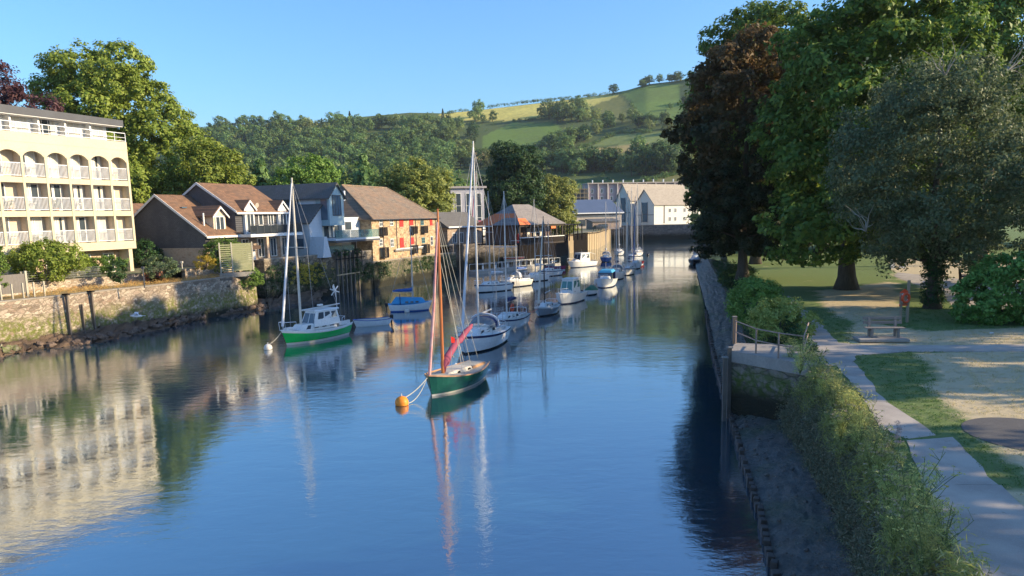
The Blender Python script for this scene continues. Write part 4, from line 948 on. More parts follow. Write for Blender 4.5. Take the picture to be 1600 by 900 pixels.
random.seed(3)
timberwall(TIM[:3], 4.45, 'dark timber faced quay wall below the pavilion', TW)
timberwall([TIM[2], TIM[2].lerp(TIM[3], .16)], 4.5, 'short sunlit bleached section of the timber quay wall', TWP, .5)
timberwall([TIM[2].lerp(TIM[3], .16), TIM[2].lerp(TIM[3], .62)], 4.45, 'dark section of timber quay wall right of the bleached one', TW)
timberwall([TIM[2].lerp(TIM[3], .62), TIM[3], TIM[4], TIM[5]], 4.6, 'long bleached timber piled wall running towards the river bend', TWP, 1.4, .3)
# the comb of timber fender piles on the quay under the pale blue house
t = thing('timber_fender', 'timber fender frame of upright piles on the quay under the pale blue house', 'fender', (W2[1].x, W2[1].y, 0), F4.rz)
for i in range(7):
    MB().box(.5+i*1.02, .72+i*1.02, -1.15, -.9, -1, 5.3).build('pile', mat('grey_timber', (.17, .14, .11), (.08, .068, .055), 1.5, .85, .6, 5, stretch=(4, 4, .6)), t)
MB().box(.2, 7.2, -1.25, -1.15, 2.35, 2.5).build('rubbing_rail', TWP, t); MB().box(.2, 7.2, -1.25, -1.15, 4.3, 4.42).build('rubbing_rail', TW, t)

# ---------------------------------------------------------------- far buildings beyond the bend
WFAR = mat('white_far_render', (.66, .63, .56), (.6, .57, .5), .2, .8, .05); WCRM = WFAR
T_FAR = tiles('far_pale_tiles', (.36, .31, .25), (.30, .26, .21), (.16, .14, .12), 'x', .6, .5, (.4, .35, .28))
def whitehouse(px, pye, W, L, zb, ze, zr, label, rz=R(36.9), Y=285):
    o = PD(px, 340, Y); FH = Frame((o.x, o.y, zb), rz); t = thing('white_gabled_house', label, 'house', FH.o, rz, 'white gabled houses beyond the river bend')
    ze -= zb; zr -= zb
    MB().prism([(0, 0), (W, 0), (W, ze), (W/2, zr), (0, ze)], 'x', 0, L).build('wall', WFAR, t)
    s = (zr-ze)/(W/2)
    MB().prism([(-.5, ze-s*.5), (W/2, zr), (W+.5, ze-s*.5), (W+.5, ze-s*.5+.25), (W/2, zr+.3), (-.5, ze-s*.5+.25)], 'x', -.5, L+.5).build('roof', T_FAR, t)
    # the gable faces -x: dark tall glazing with timber strips
    fr = MB().box(-.12, .02, W*.36, W*.64, 1.2, ze+.6); g_ = fr.build('gable_window', GLASSB, t)
    MB().box(-.2, -.12, W*.34, W*.36, 1.0, ze+.8).box(-.2, -.12, W*.64, W*.66, 1.0, ze+.8).box(-.2, -.12, W*.36, W*.64, ze*.5, ze*.5+.25).build('window_frame', DARKF, g_)
    MB().box(-.1, .02, .1, W-.1, ze*.48, ze*.48+.18).build('string_course', DARKF, t)
    for x in (L*.3, L*.42, L*.62, L*.74, L*.86):
        for z0 in (1.2, 4.4):
            if z0+1.6 < ze: window(t, x, x+1.4, z0, z0+1.7, 0, .14, .1, WHITE, GLASS, (.5,))
    MB().box(L*.2, L*.2+.5, -.1, 0, .5, ze-.2).build('timber_strip', DARKF, t)
    return t
zl = lambda py, Y, px=1000: 9-(py-horizon(px))*Y/1180
whitehouse(1022, 0, 9.3, 26, 5.0, zl(320, 283), zl(298, 283), 'nearer white gabled house with pale tiled roof beyond the bend', Y=280)
whitehouse(985, 0, 7.6, 34, 5.0, zl(312, 292), zl(289, 292), 'taller white gabled house behind and left of the nearer one', Y=292)
# lilac terrace with party wall piers, on rising ground
LIL = mat('lilac_terrace_render', (.46, .35, .36), (.38, .30, .33), .3, .8)
o = PD(918, 320, 372); ter = thing('lilac_terrace', 'long flat-roofed lilac terrace of houses with projecting piers below the hillside', 'terrace', (o.x, o.y, zl(318, 372, 930)), R(10))
th = zl(289, 372, 930)-zl(318, 372, 930)
MB().box(0, 50, 0, 9, -3, th).build('wall', LIL, ter); MB().box(-.4, 50.4, -1.2, 9.4, th, th+.5).build('roof', mat('pale_flat_roof', (.5, .42, .36), None, .5, .8), ter)
for i in range(11): MB().box(i*4.9, i*4.9+.5, -1.1, 0, -3, th).build('pier', mat('pale_pier', (.62, .55, .5), None, .5, .8), ter)
for i in range(10):
    for z0 in (1.0, 4.6): window(ter, i*4.9+1.6, i*4.9+3.0, z0, z0+2.2, 0, .2, .12, WHITE, GLASS)
for i in range(9): MB().box(i*5.2+3, i*5.2+3.5, 2, 2.5, th+.5, th+1.9).build('vent', WHITEM, ter)
o = PD(888, 320, 360); t = thing('scaffolded_building', 'dark unfinished building wrapped in scaffolding left of the lilac terrace', 'building', (o.x, o.y, zl(318, 360, 900)), R(10))
MB().box(0, 9.5, 0, 8, -3, 6.6).build('frame', DARKF, t)
for i in range(6): MB().tube([(i*1.9, -.8, -2), (i*1.9, -.8, 8+random.uniform(0, 1.5))], .09, 5).build('scaffold_pole', TWP, t)
for k in range(4): MB().box(-.3, 9.8, -1.0, -.4, .6+k*1.9, .75+k*1.9).build('scaffold_board', TWP, t)
# low blue roofed building
BROOF = mat('blue_grey_metal_roof', (.15, .18, .24), (.12, .15, .20), .3, .45, .1, 3, metal=.3)
o = PD(884, 350, 268); t = thing('blue_roofed_shed', 'long low building with blue-grey metal roof behind the quay', 'building', (o.x, o.y, 4.6), R(14))
bh = zl(333, 268, 920)-4.6; MB().box(0, 21, 0, 12, 0, bh).build('wall', mat('pale_wall', (.55, .47, .38), (.4, .34, .28), .5, .8), t)
MB().prism([(-1, bh-.2), (12.6, bh+4.6), (12.6, bh+4.9), (-1, bh+.1)], 'x', -.6, 21.6).build('roof', BROOF, t)
MB().box(-.6, 21.6, -1.1, -1, bh-.35, bh+.05).build('gutter', WHITE, t); MB().box(-.1, 21, -.05, 0, bh-.9, bh-.35).build('dark_strip', DARKF, t)
for i in range(5): window(t, 1+i*4, 3.4+i*4, .8, 3.0, 0, .15, .1, DARKF, GLASS, (.5,))
o = PD(893, 365, 235); t = thing('stone_shed', 'small grey lean-to shed on the quay with a rubble gable', 'shed', (o.x+7, o.y+4, 4.6), R(14))
MB().prism([(0, 0), (6, 0), (6, 3.1), (0, 2.3)], 'x', 0, 9).build('wall', S_HOUSE, t); MB().prism([(-.3, 2.35), (6.3, 3.2), (6.3, 3.4), (-.3, 2.55)], 'x', -.3, 9.3).build('roof', T_SLATE, t)
window(t, 2, 5, .3, 1.7, 0, .1, .08, DARKF, GLASS, (.5,))
# parked vehicles on the far quay
def van(label, loc, rz, col, name='parked_van', H=2.1, L=4.6):
    t = thing(name, label, 'van' if 'van' in name else 'car', loc, rz); m = mat('paint_%s' % col[0], col[1], None, 1, .35, .02)
    prof = [(-L/2, .35), (L/2, .35), (L/2, .95), (L/2-.7, 1.05), (L/2-1.35, H-.25), (L/2-1.7, H), (-L/2+.35, H), (-L/2, H-.5)]
    MB().prism([(p[0], p[1]) for p in prof], 'y', -.85, .85).build('body', m, t)
    MB().box(-L/2+.6, L/2-1.8, -.87, .87, 1.15, H-.25).build('side_windows', GLASS, t)
    MB().prism([(L/2-.72, 1.1), (L/2-1.33, H-.3), (L/2-1.3, H-.3), (L/2-.68, 1.1)], 'y', -.75, .75).build('windscreen', GLASS, t)
    for x in (-L/2+.9, L/2-.95):
        for y in (-.87, .69): w_ = MB().tube([(x, y, .34), (x, y+.18, .34)], .34, 14).build('wheel', BLK, t); MB().tube([(x, y-.01, .34), (x, y+.19, .34)], .18, 10).build('rim', WHITEM, w_)
    for y in (-.7, .5): MB().box(L/2-.02, L/2+.03, y, y+.22, .7, .88).build('headlight', WHITEM, t)
    MB().box(L/2-.02, L/2+.04, -.35, .35, .42, .55).build('number_plate', WHITE, t)
q = PD(933, 372, 226); van('small dark grey car parked on the quay above the bleached piles', (q.x, q.y, 4.6), R(100), ('grey', (.06, .065, .07)), 'parked_car', 1.5, 4.2)
q = PD(911, 350, 262); van('white van parked in front of the blue-grey metal roofed building', (q.x+4, q.y-6, 4.6), R(190), ('white', (.7, .7, .7)))
# ================================================================== trees and shrubs
# ---- right bank
def egg(g, cx, cy, z0, z1, Rx, Ry, n=16, s=.42, flat=.7):
    L = []
    for i in range(n):
        t = (i+.5)/n; zz = z0+(z1-z0)*(.08+.84*t); env = max(.25, 1-abs(2*t-1-.0)**2.6)**.5; a = i*2.4+g.uniform(-.4, .4); q = g.uniform(.5, .75)*env
        k = s*g.uniform(.8, 1.2)*(.7+.3*env); L.append((cx+Rx*q*math.cos(a), cy+Ry*q*math.sin(a), zz, Rx*k, Ry*k, max(Rx, Ry)*k*flat))
    L.append((cx, cy, (z0+z1)/2, Rx*.6, Ry*.6, (z1-z0)*.4)); return L
G = np.random.default_rng(100)
q = P(1322, 452, 3.0)
tree('horse_chestnut', 'huge green horse chestnut, sunlit on top, its stout trunk in the park lawn', q, 24, 9, 3, L_CHEST, 201, size=.2, per=1.0, k=44, cr=.7, lobes=egg(G, 1.0, 0, 2.6, 23.0, 8.8, 8.2, 38, .27, .6)+[(-4, -4, 4.6, 3.6, 3, 2.2), (3, -5, 4.8, 3.6, 3, 2.2), (6, -2, 5, 3.2, 3, 2.2), (-1, -6, 5.6, 3.2, 3, 2.4)], tr=.62, fork=.28)
q = P(1186, 408, 3.0); q = Vector((20.9, 68, 3))
tree('browning_chestnut', 'dark chestnut with rusty brown sunlit crown leaning over the right mud bank', q, 22, 7, 1, L_BROWN, 202, size=.19, per=1.1, k=44, cr=.65, lobes=egg(G, 0, 0, .4, 23.0, 6.5, 6.4, 38, .28, .6)+[(5, 0, 6, 3.2, 3, 2.6), (5.6, 1, 10, 3.2, 3, 2.8), (3.5, -2.5, 3.4, 2.8, 2.4, 1.8), (7, 1.5, 5.0, 2.8, 2.6, 2.2)], tr=.45, fork=.2)
q = P(1190, 405, 3.0)
tree('river_chestnut', 'dark green chestnut behind the rusty brown crown', Vector((28.5, 88, 3)), 28, 8, 1, L_CHEST, 203, size=.24, per=.75, k=40, cr=.9, lobes=egg(G, 0, 0, 1, 30, 8, 8, 20, .40), tr=.5)
q = P(1456, 482, 3.0)
tree('grey_green_oak', 'feathery grey-green oak with bare twigs and an ivy-clad trunk beside the lifebuoy', q, 15, 6.4, 1.6, L_BLUE, 204, size=.10, per=1.5, k=55, cr=.7, lobes=egg(G, -.2, 0, 2.0, 14.2, 6.4, 5.7, 32, .26, 1.0), tr=.36, fork=.22, up=.1)
# bare dead twigs standing out of that crown
root = [o for o in bpy.data.objects if o.get('label', '').startswith('feathery')][0]; g = np.random.default_rng(9); 
for (dx, dy, z0, sx) in ((-1.8, -3.2, 13.0, -1), (1.6, -3.0, 13.2, 1), (3.0, -3.0, 12.4, 1), (-5.6, -3, 4.8, -1), (4.8, -4.2, 8.0, 1)):
    mb = MB()
    for k in range(7):
        p = Vector((dx, dy, z0)); d = Vector((sx*g.uniform(-.2, .9), g.normal()*.4, g.uniform(.1, 1.0))).normalized(); pts = [p]
        for j in range(4): p = p+d*g.uniform(.35, .7); d = (d+Vector((g.normal()*.3, g.normal()*.3, g.normal()*.3))).normalized(); pts.append(p)
        mb.tube(pts, [.035, .026, .018, .012, .006], 4)
    mb.build('dead_branch', mat('dead_twig', (.34, .31, .26), None, 4, .9), root)
g = np.random.default_rng(19); zs = g.uniform(.2, 4.5, 170); an = g.uniform(0, 6.28, 170); c = np.stack([.5*np.cos(an), .5*np.sin(an), zs], 1); leaves('ivy', c, np.stack([np.cos(an), np.sin(an), zs*0], 1), np.full(170, .3), 22, .08, L_DARK, 20, root)
q = P(1534, 414, 3.0)
BARKL = mat('pale_bark', (.42, .33, .22), (.26, .2, .13), 2, .9, .8, 8, stretch=(3, 3, .6), bdist=.04)
tree('sunlit_lime', 'tall bright green lime with a sunlit pale trunk behind the rhododendron', q, 29, 9, 8, L_MID, 205, size=.24, per=.6, k=42, cr=.95, lobes=egg(G, .5, 0, 9.5, 30, 9, 8.5, 20, .38), tr=.55, bark=BARKL, fork=.4)
for i, (x, y, H, Rw, m, lb) in enumerate([(36, 118, 20, 8, L_DARK, 'dark tree at the back of the park behind the chestnut trunk'), (50, 120, 21, 8, L_DARK, 'dark tree at the back of the park between the oak and the pale trunk'), (64, 116, 20, 8.5, L_DARK, 'dark tree at the back of the park behind the pale trunk'), (80, 112, 22, 9, L_DARK, 'dark tree at the back of the park above the rhododendron'),
      (33, 106, 15, 6.5, L_DARK, 'dark bank tree beyond the browning chestnut, low over the water'), (41, 140, 18, 7, L_DARK, 'dark bank tree farther along the right bank'), (50, 175, 18, 8, L_HILL, 'bank tree near the far bend on the right'), (97, 118, 22, 9, L_DARK, 'dark tree at the far right back of the park')]):
    tree('park_tree', lb, (x, y, 3), H, Rw, .8, m, 210+i, size=.34, per=.28, k=34, cr=1.35, group='trees along the back of the park', nl=9)
sh = []
for i, (x, y, H, Rw) in enumerate([(51, 52, 17, 6.5), (43, 38, 15.5, 6.5), (46, 25, 15.5, 6.5), (40, 11, 15.5, 6.5), (62, 34, 21, 7)]):  # unseen trees, added so that their crowns shade the park
    t = tree('park_tree', 'shade tree in the park just right of the view', (x, y, 3), H, Rw, 2.5, L_CHEST, 230+i, size=.34, per=.28, k=30, cr=1.2, group='shade trees right of the view', nl=9)
# round rhododendron and small ones
q = P(1580, 503, 3.0)
bush('rhododendron', 'big round glossy rhododendron at the right edge of the lawn', q, 3.1, 2.6, 3.4, L_RHO, 240, size=.10, per=4.5, k=46, cr=.33, nl=11)
# willowy bank shrubs
bush('bank_shrub', 'tall pale willow shrub at the top of the mud bank', P(1180, 510, 2.3), 1.5, 2.6, 2.9, L_MID, 241, size=.075, per=5, k=40, cr=.34, group='willow shrubs on the mud bank', nl=8)
bush('bank_shrub', 'yellowish willow shrub just behind the slipway railing', P(1216, 535, 2.4), 1.5, 2.0, 2.4, L_LIME, 242, size=.065, per=5, k=40, cr=.3, group='willow shrubs on the mud bank', nl=8)
bush('bank_shrub', 'dark low shrub at the foot of the browning chestnut', P(1150, 450, 2.0), 1.6, 3, 2.2, L_DARK, 243, size=.09, per=4, k=34, cr=.36, group='willow shrubs on the mud bank', nl=7)
# brambles and weeds that clothe the near bank: nobody could count them
g = np.random.default_rng(300)
def at(L, t):
    f = max(0, min(.99999, t))*(len(L)-1); i = int(f); return L[i].lerp(L[i+1], f-i)
def bankpts(n, t0, t1, j0, j1, h0, h1):
    o = []
    for _ in range(n):
        t = g.uniform(t0, t1); j = g.uniform(j0, j1); q = at(FOOT, t).lerp(at(TOP, t), j); z = .5+2.5*max(0, min(1, j)); o.append((q.x+g.normal()*.1, q.y, z+g.uniform(h0, h1)*(.55+.45*math.sin(q.y*1.3)**2)))
    return np.array(o)
tt = lambda a: a
c = bankpts(3100, .02, .60, -.03, .98, .0, .45); nn = np.tile([-.6, -.3, .7], (len(c), 1))
tag(leaves('bank_brambles', c, nn, g.uniform(.12, .34, len(c)), 40, .04, leafmat('leaf_bramble', (.09, .11, .06), (.17, .175, .10), (.34, .30, .2)), 301, asp=.4, rnd=1.3), 'grey-green brambles and ivy covering the near mud bank', 'brambles', kind='stuff')
c = bankpts(1900, .04, .6, .40, .93, .05, .95); c = c[(np.sin(c[:, 1]*1.9)+np.sin(c[:, 1]*.83+c[:, 0]*2.1)+.9*g.normal(size=len(c))) > -.75]; 
tag(leaves('bank_weeds', c, np.tile([0, 0, .7], (len(c), 1)), g.uniform(.14, .3, len(c)), 30, .095, leafmat('leaf_weed', (.18, .22, .05), (.34, .36, .10), (.6, .55, .24)), 302, asp=.10, rnd=1.5, flat=1.3), 'yellow-green weeds along the edge of the riverside path', 'weeds', kind='stuff')
c = bankpts(900, .6, .98, .1, 1.05, .1, .7)
tag(leaves('bank_scrub', c, np.tile([0, 0, .7], (len(c), 1)), g.uniform(.2, .45, len(c)), 36, .07, L_DARK, 303), 'dark scrub on the mud bank beyond the slipway railing', 'scrub', kind='stuff')
# tall flowering fennel and grasses, plant by plant
STEM = mat('green_stem', (.16, .2, .06), (.1, .14, .04), 3, .8); UMB = mat('fennel_flower', (.58, .52, .14), (.46, .42, .12), 3, .8); SEED = mat('pale_seed_head', (.45, .37, .22), (.34, .27, .16), 3, .9)
FENL = leafmat('leaf_fennel', (.18, .23, .06), (.3, .33, .1), (.45, .42, .16))
def join2(a, b):
    import bmesh
    k = len(a.data.materials); bm = bmesh.new(); bm.from_mesh(a.data); n0 = len(bm.faces); bm.from_mesh(b.data); bm.faces.ensure_lookup_table()
    for f in bm.faces[n0:]: f.material_index = k
    a.data.materials.append(b.data.materials[0]); bm.to_mesh(a.data); bm.free(); bpy.data.objects.remove(b)
def fennel(seed, H, head=UMB, ns=9):
    g = np.random.default_rng(seed); root = thing('fennel_plant', 'x', 'plant', (0, 0, 0), 0, None); mb = MB(); hd = []
    for i in range(ns):
        a = g.uniform(0, 6.28); ln = g.uniform(.1, .42)*H; h = H*g.uniform(.6, 1.05); tip = Vector((ln*math.cos(a), ln*math.sin(a), h)); mid = Vector((tip.x*.3, tip.y*.3, h*.55))
        mb.tube([(0, 0, 0), mid, tip], [.012, .009, .005], 4)
        for k in range(4):
            b = g.uniform(0, 6.28); s = mid.lerp(tip, g.uniform(.2, 1)); e = s+Vector((.16*math.cos(b), .16*math.sin(b), g.uniform(.08, .22))); mb.tube([s, e], [.006, .003], 3); hd.append(e)
    mb.build('stems', STEM, root)
    c = np.array([tuple(e) for e in hd]); fh = leaves('flower_heads', c, np.tile([0, 0, 1.], (len(c), 1)), np.full(len(c), .055), 12, .016, head, seed, root, flat=.3, asp=.9)
    n = 60; z_ = g.uniform(.1, .75, n)*H; a = g.uniform(0, 6.28, n); r = g.uniform(.02, .22, n)*H; c = np.stack([r*np.cos(a), r*np.sin(a), z_], 1)
    lv = leaves('leaves', c, np.tile([0, 0, .3], (n, 1)), np.full(n, .12), 26, .035, FENL, seed+1, root, asp=.18, rnd=1.4); join2(lv, fh); return root
protof = [fennel(400, 1.5), fennel(401, 1.25, SEED), fennel(402, 1.7)]
desc = ['yellow flowering fennel on the bank top', 'fennel gone to pale seed on the bank top', 'tall yellow fennel on the bank top']
spots = [(1470, 905, 0, 1.0, 'beside the path at the bottom edge, below the sunlit fennel'), (1500, 880, 2, .85, 'nearest the path at the bottom right'), (1440, 840, 0, 1.15, 'brightest clump, in the sun at the bottom of the photo'), (1462, 812, 2, .9, 'right behind the brightest sunlit clump'), (1410, 800, 1, 1.0, 'left of the brightest sunlit clump'), (1395, 752, 1, .9, 'beside the slab joint of the path'),
  (1380, 735, 2, .8, 'with the pink plume, left of the third path slab'), (1360, 700, 0, .9, 'halfway between the tarmac circle and the mud'), (1340, 670, 2, .85, 'above the middle of the bramble bank'), (1318, 640, 0, .9, 'left of the second path slab'), (1300, 620, 1, .9, 'just below the cross path'), (1285, 600, 2, .9, 'near the slipway slab, lower clump'), (1262, 585, 0, 1.05, 'pale yellow clump in front of the slipway slab'), (1245, 568, 2, .8, 'at the right corner of the slipway slab'), (1330, 690, 1, .9, 'inside the middle of the bramble bank'), (1420, 860, 1, 1.0, 'low on the bramble bank at the bottom')]
used2 = set()
for i, (px, py, k, s, w_) in enumerate(spots):
    q = P(px, py, 2.75); q.x -= .3; lb = ['Fennel', 'Seeding fennel', 'Tall fennel'][k].lower()+' '+w_
    if k in used2: o = copy_tree(protof[k], q, i*1.3, lb, s)
    else: used2.add(k); o = protof[k]; o.location = q; o.scale = (s,)*3; o['label'] = lb
    o['group'] = 'fennel plants along the bank top'; o['category'] = 'fennel'
t = thing('pampas_plume', 'single pinkish feathery plume standing among the fennel beside the path', 'plant', P(1400, 745, 2.9), 0)
MB().tube([(0, 0, 0), (.03, 0, .9)], .01, 4).build('stem', STEM, t); g2 = np.random.default_rng(4); c = np.stack([g2.normal(size=30)*.03, g2.normal(size=30)*.03, g2.uniform(.8, 1.35, 30)], 1); leaves('plume', c, np.tile([0, 0, 1.], (30, 1)), np.full(30, .06), 14, .03, mat('plume', (.5, .38, .33), None, 3, .9), 5, t, asp=.2)
# grass blades and tufts over the near lawn
c = []; gA = np.random.default_rng(55)
gn = 26000; X_ = gA.uniform(7, 34, gn); Y_ = 12+gA.random(gn)**1.4*34
ok = inpoly(X_, Y_, park)
for q in PTH: ok &= ~inpoly(X_, Y_, xy([P(x, y, 3.0) for x, y in q[1]]))
ok &= ~inpoly(X_, Y_, wp([(1228, 565), (1262, 541), (1310, 536), (1360, 541), (1700, 538), (1700, 550), (1420, 550), (1338, 556), (1334, 570), (1305, 572)])); ok &= ~inpoly(X_, Y_, wp([(1264, 542), (1243, 503), (1230, 487), (1222, 468), (1232, 462), (1257, 483), (1282, 507), (1312, 537)]))
ok &= ((X_-c0.x)/1.6)**2+((Y_-c0.y)/1.8)**2 > 1
isdry = np.zeros(gn, bool)
for q in drys: isdry |= inpoly(X_, Y_, q)
for nm, sel, m, lb in (('grass_tufts', ok & ~isdry, leafmat('leaf_grass', (.05, .11, .025), (.08, .15, .035), (.13, .19, .05)), 'short green grass of the park lawn'), ('dry_grass_tufts', ok & isdry, leafmat('leaf_straw', (.3, .25, .13), (.4, .34, .18), (.22, .2, .09)), 'parched straw-coloured grass of the park lawn')):
    idx_ = np.argwhere(sel).ravel(); idx_ = idx_ if 'dry' not in nm else idx_[::2]; c = np.stack([X_[idx_], Y_[idx_], np.full(len(idx_), 3.03)], 1); tag(leaves(nm, c, np.tile([0, 0, .1], (len(c), 1)), np.full(len(c), .12), 8, .035, m, 56, flat=.25, asp=.22, up=0, rnd=1.4), lb, 'grass', kind='stuff')

# ---- left bank
tree('copper_beech', 'purple-leaved copper beech behind the flats\' roof', (-60, 90, 4.6), 24, 8, 3, L_COP, 250, size=.2, per=.75, k=36, cr=.8, nl=12)
tree('big_lime', 'very large yellow-green tree towering right behind the yellow flats', (-60, 116, 4.6), 31, 11, 2, L_YEL, 251, size=.24, per=.75, k=44, cr=.95, lobes=egg(G, 0, 0, 2, 31, 11, 10, 22, .4)+[(8, 2, 15, 6, 6, 6), (10.5, 2, 9, 5.5, 5, 5), (6, 2, 20, 5, 5, 5), (12, 2, 13, 4, 4, 4)])
tree('garden_tree', 'bright green rounded tree behind the slate gable', (-44, 114, 4.6), 17.2, 6.4, 1.5, L_YEL, 252, size=.22, per=.8, k=40, cr=.85)
tree('garden_tree', 'dark olive rounded tree behind the slate roof of the blue house', (-33.5, 130, 4.6), 15.6, 6.6, 1, L_MID, 253, size=.24, per=.7, k=38, cr=.9)
tree('pollarded_lime', 'wide pale lime tree behind the warehouse roof', (-19.5, 154, 4.6), 15.2, 9.2, 1, L_LIME, 254, size=.26, per=.7, k=40, cr=1, lobes=egg(G, 0, 0, 1, 15, 9.4, 7, 16, .42))
tree('riverside_oak', 'tall dark green tree in the centre behind the tall white mast', (1.5, 182, 4.6), 21.5, 7.6, .5, L_DARK, 255, size=.26, per=.75, k=42, cr=1, lobes=egg(G, 0, 0, .8, 21.8, 7.6, 7, 18, .42)+[(-5, 0, 12, 3.4, 3.4, 3)])
tree('riverside_lime', 'pale yellow-green tree beside the pavilion roof', (10.2, 190, 4.6), 14.6, 7.0, .5, L_LIME, 256, size=.26, per=.75, k=40, cr=.95)
tree('quay_sapling', 'small round green tree in front of the blue-roofed shed', (P(905, 378, 4.6).x, 222, 4.6), 4.4, 2.4, .4, L_MID, 257, size=.2, per=.9, k=30, cr=.6)
for i, (x, y, H, lb) in enumerate([(-43, 134, 15, 'small cone-shaped conifer right of the bright garden tree'), (-31, 165, 18, 'cone-shaped conifer behind the gap between blue house and warehouse')]):
    c = copy_tree(conis[1], (x, y, 4.6), i, lb, H/17.); c['category'] = 'conifer'; c['group'] = 'small conifers behind the houses'; c.name = 'garden_conifer'
for i, (x, y, H) in enumerate([(-80, 190, 17), (-66, 195, 18), (-52, 200, 16), (-40, 205, 18), (-30, 212, 15), (-22, 225, 17), (-12, 232, 14), (-46, 240, 18), (-60, 235, 18), (-70, 250, 18), (-5, 250, 15), (8, 262, 13), (-18, 262, 18), (-32, 250, 19)]):
    o = copy_tree(protos[[0, 1, 3][i % 3]], (x, y, 4.6), i*1.7, 'dark backdrop tree at the foot of the hill behind the houses', H/12.); o.name = 'backdrop_tree'; o['category'] = 'tree'; o['group'] = 'backdrop trees behind the houses'
# shrubs on the left garden terrace
def lb_pos(px, py, z=4.6): return P(px, py, z)
bush('dome_shrub', 'big layered dome shrub in front of the flats, largest on the terrace', lb_pos(74, 438), 2.9, 2.4, 3.3, L_YEL, 260, size=.10, per=3.5, k=36, cr=.38, nl=11)
bush('terrace_shrub', 'yellow-green shrub right beside the big dome shrub', lb_pos(122, 430), 1.5, 1.3, 1.9, L_YEL, 261, size=.09, per=4, k=30, cr=.3)
bush('terrace_shrub', 'low green shrub spreading towards the right corner of the flats', lb_pos(160, 428), 2.2, 1.3, 1.7, L_MID, 262, size=.09, per=4, k=30, cr=.3)
bush('terrace_shrub', 'dark weeping shrub hanging over the pale wall corner', lb_pos(184, 440, 4.2), .9, .9, 2.0, L_DARK, 263, size=.08, per=5, k=30, cr=.25)
bush('terrace_shrub', 'dark green shrub against the stone wall left of the garden shed', lb_pos(228, 418), 1.9, 1.6, 2.9, L_DARK, 264, size=.10, per=4, k=34, cr=.35)
bush('terrace_shrub', 'drooping grey-green shrub in front of the garden shed', lb_pos(252, 434, 4.2), 1.9, 1.2, 2.1, L_BLUE, 265, size=.08, per=4, k=34, cr=.3)
bush('terrace_shrub', 'bright lime shrub right of the garden shed', lb_pos(313, 414), 1.7, 1.3, 2.5, L_LIME, 266, size=.10, per=4, k=34, cr=.33)
bush('terrace_shrub', 'round golden-orange shrub below the bright lime shrub', lb_pos(320, 421), 1.1, .9, 1.4, L_GOLD, 267, size=.06, per=6, k=34, cr=.22)
bush('terrace_shrub', 'tall green shrub between lime shrub and slatted screen', lb_pos(345, 416), 2.0, 1.6, 3.0, L_MID, 268, size=.10, per=4, k=34, cr=.35)
bush('terrace_shrub', 'green shrub cut by the left edge of the photo', lb_pos(-8, 450), 1.1, 1.0, 3.4, L_MID, 269, size=.10, per=4, k=34, cr=.3)
bush('wall_shrub', 'leafy shrub hanging over the steps below the slatted screen', lb_pos(385, 452, 2.2), 1.9, 1.5, 2.6, L_MID, 270, size=.09, per=4, k=34, cr=.33)
bush('wall_shrub', 'small yellow-green shrub at the top of the river steps', lb_pos(346, 432, 3.7), .7, .6, 1.4, L_LIME, 271, size=.07, per=5, k=30, cr=.22)
# ivy and weed hanging on the high quay wall
g = np.random.default_rng(500); c = []
for i in range(520):
    t = g.uniform(0, .86); q = at(W2, t); h = g.uniform(1.4, 4.4 if t < .35 else 3.4); q = q+Vector((.4 if t > .4 else 0, 0, 0))
    if math.sin(t*21)+math.sin(t*47)*.6+g.normal()*.4 < -.1+(h-2.6)*.45: continue
    c.append((q.x+.25, q.y-.2, h))
c = np.array(c); tag(leaves('quay_wall_ivy', c, np.tile([.8, -.5, .3], (len(c), 1)), g.uniform(.25, .5, len(c)), 24, .10, L_DARK, 501), 'ivy and dark weed hanging on the high quay wall', 'ivy', kind='stuff')
c = []
for i in range(120): t = .12+.03*g.normal(); q = at(W2, t); c.append((q.x+.3, q.y-.2, g.uniform(1.8, 4.2)))
c = np.array(c); tag(leaves('yellow_ivy', c, np.tile([.8, -.5, .3], (len(c), 1)), g.uniform(.15, .3, len(c)), 20, .08, L_GOLD, 502), 'patch of yellow ivy on the quay wall below the white wing', 'ivy', kind='stuff')
c = []
for i in range(420): t = g.uniform(.35, .97); q = at(W1, t).lerp(at(W0, t), g.uniform(.1, .9)); c.append((q.x, q.y, 3.8+g.random()*.2))
c = np.array(c); tag(leaves('dry_terrace_grass', c, np.tile([0, 0, .4], (len(c), 1)), g.uniform(.2, .4, len(c)), 20, .07, leafmat('leaf_dry_orange', (.5, .28, .09), (.42, .26, .1), (.3, .26, .1)), 503, flat=.5, asp=.2, rnd=1.3), 'dry orange grass on the strip above the river wall', 'grass', kind='stuff')
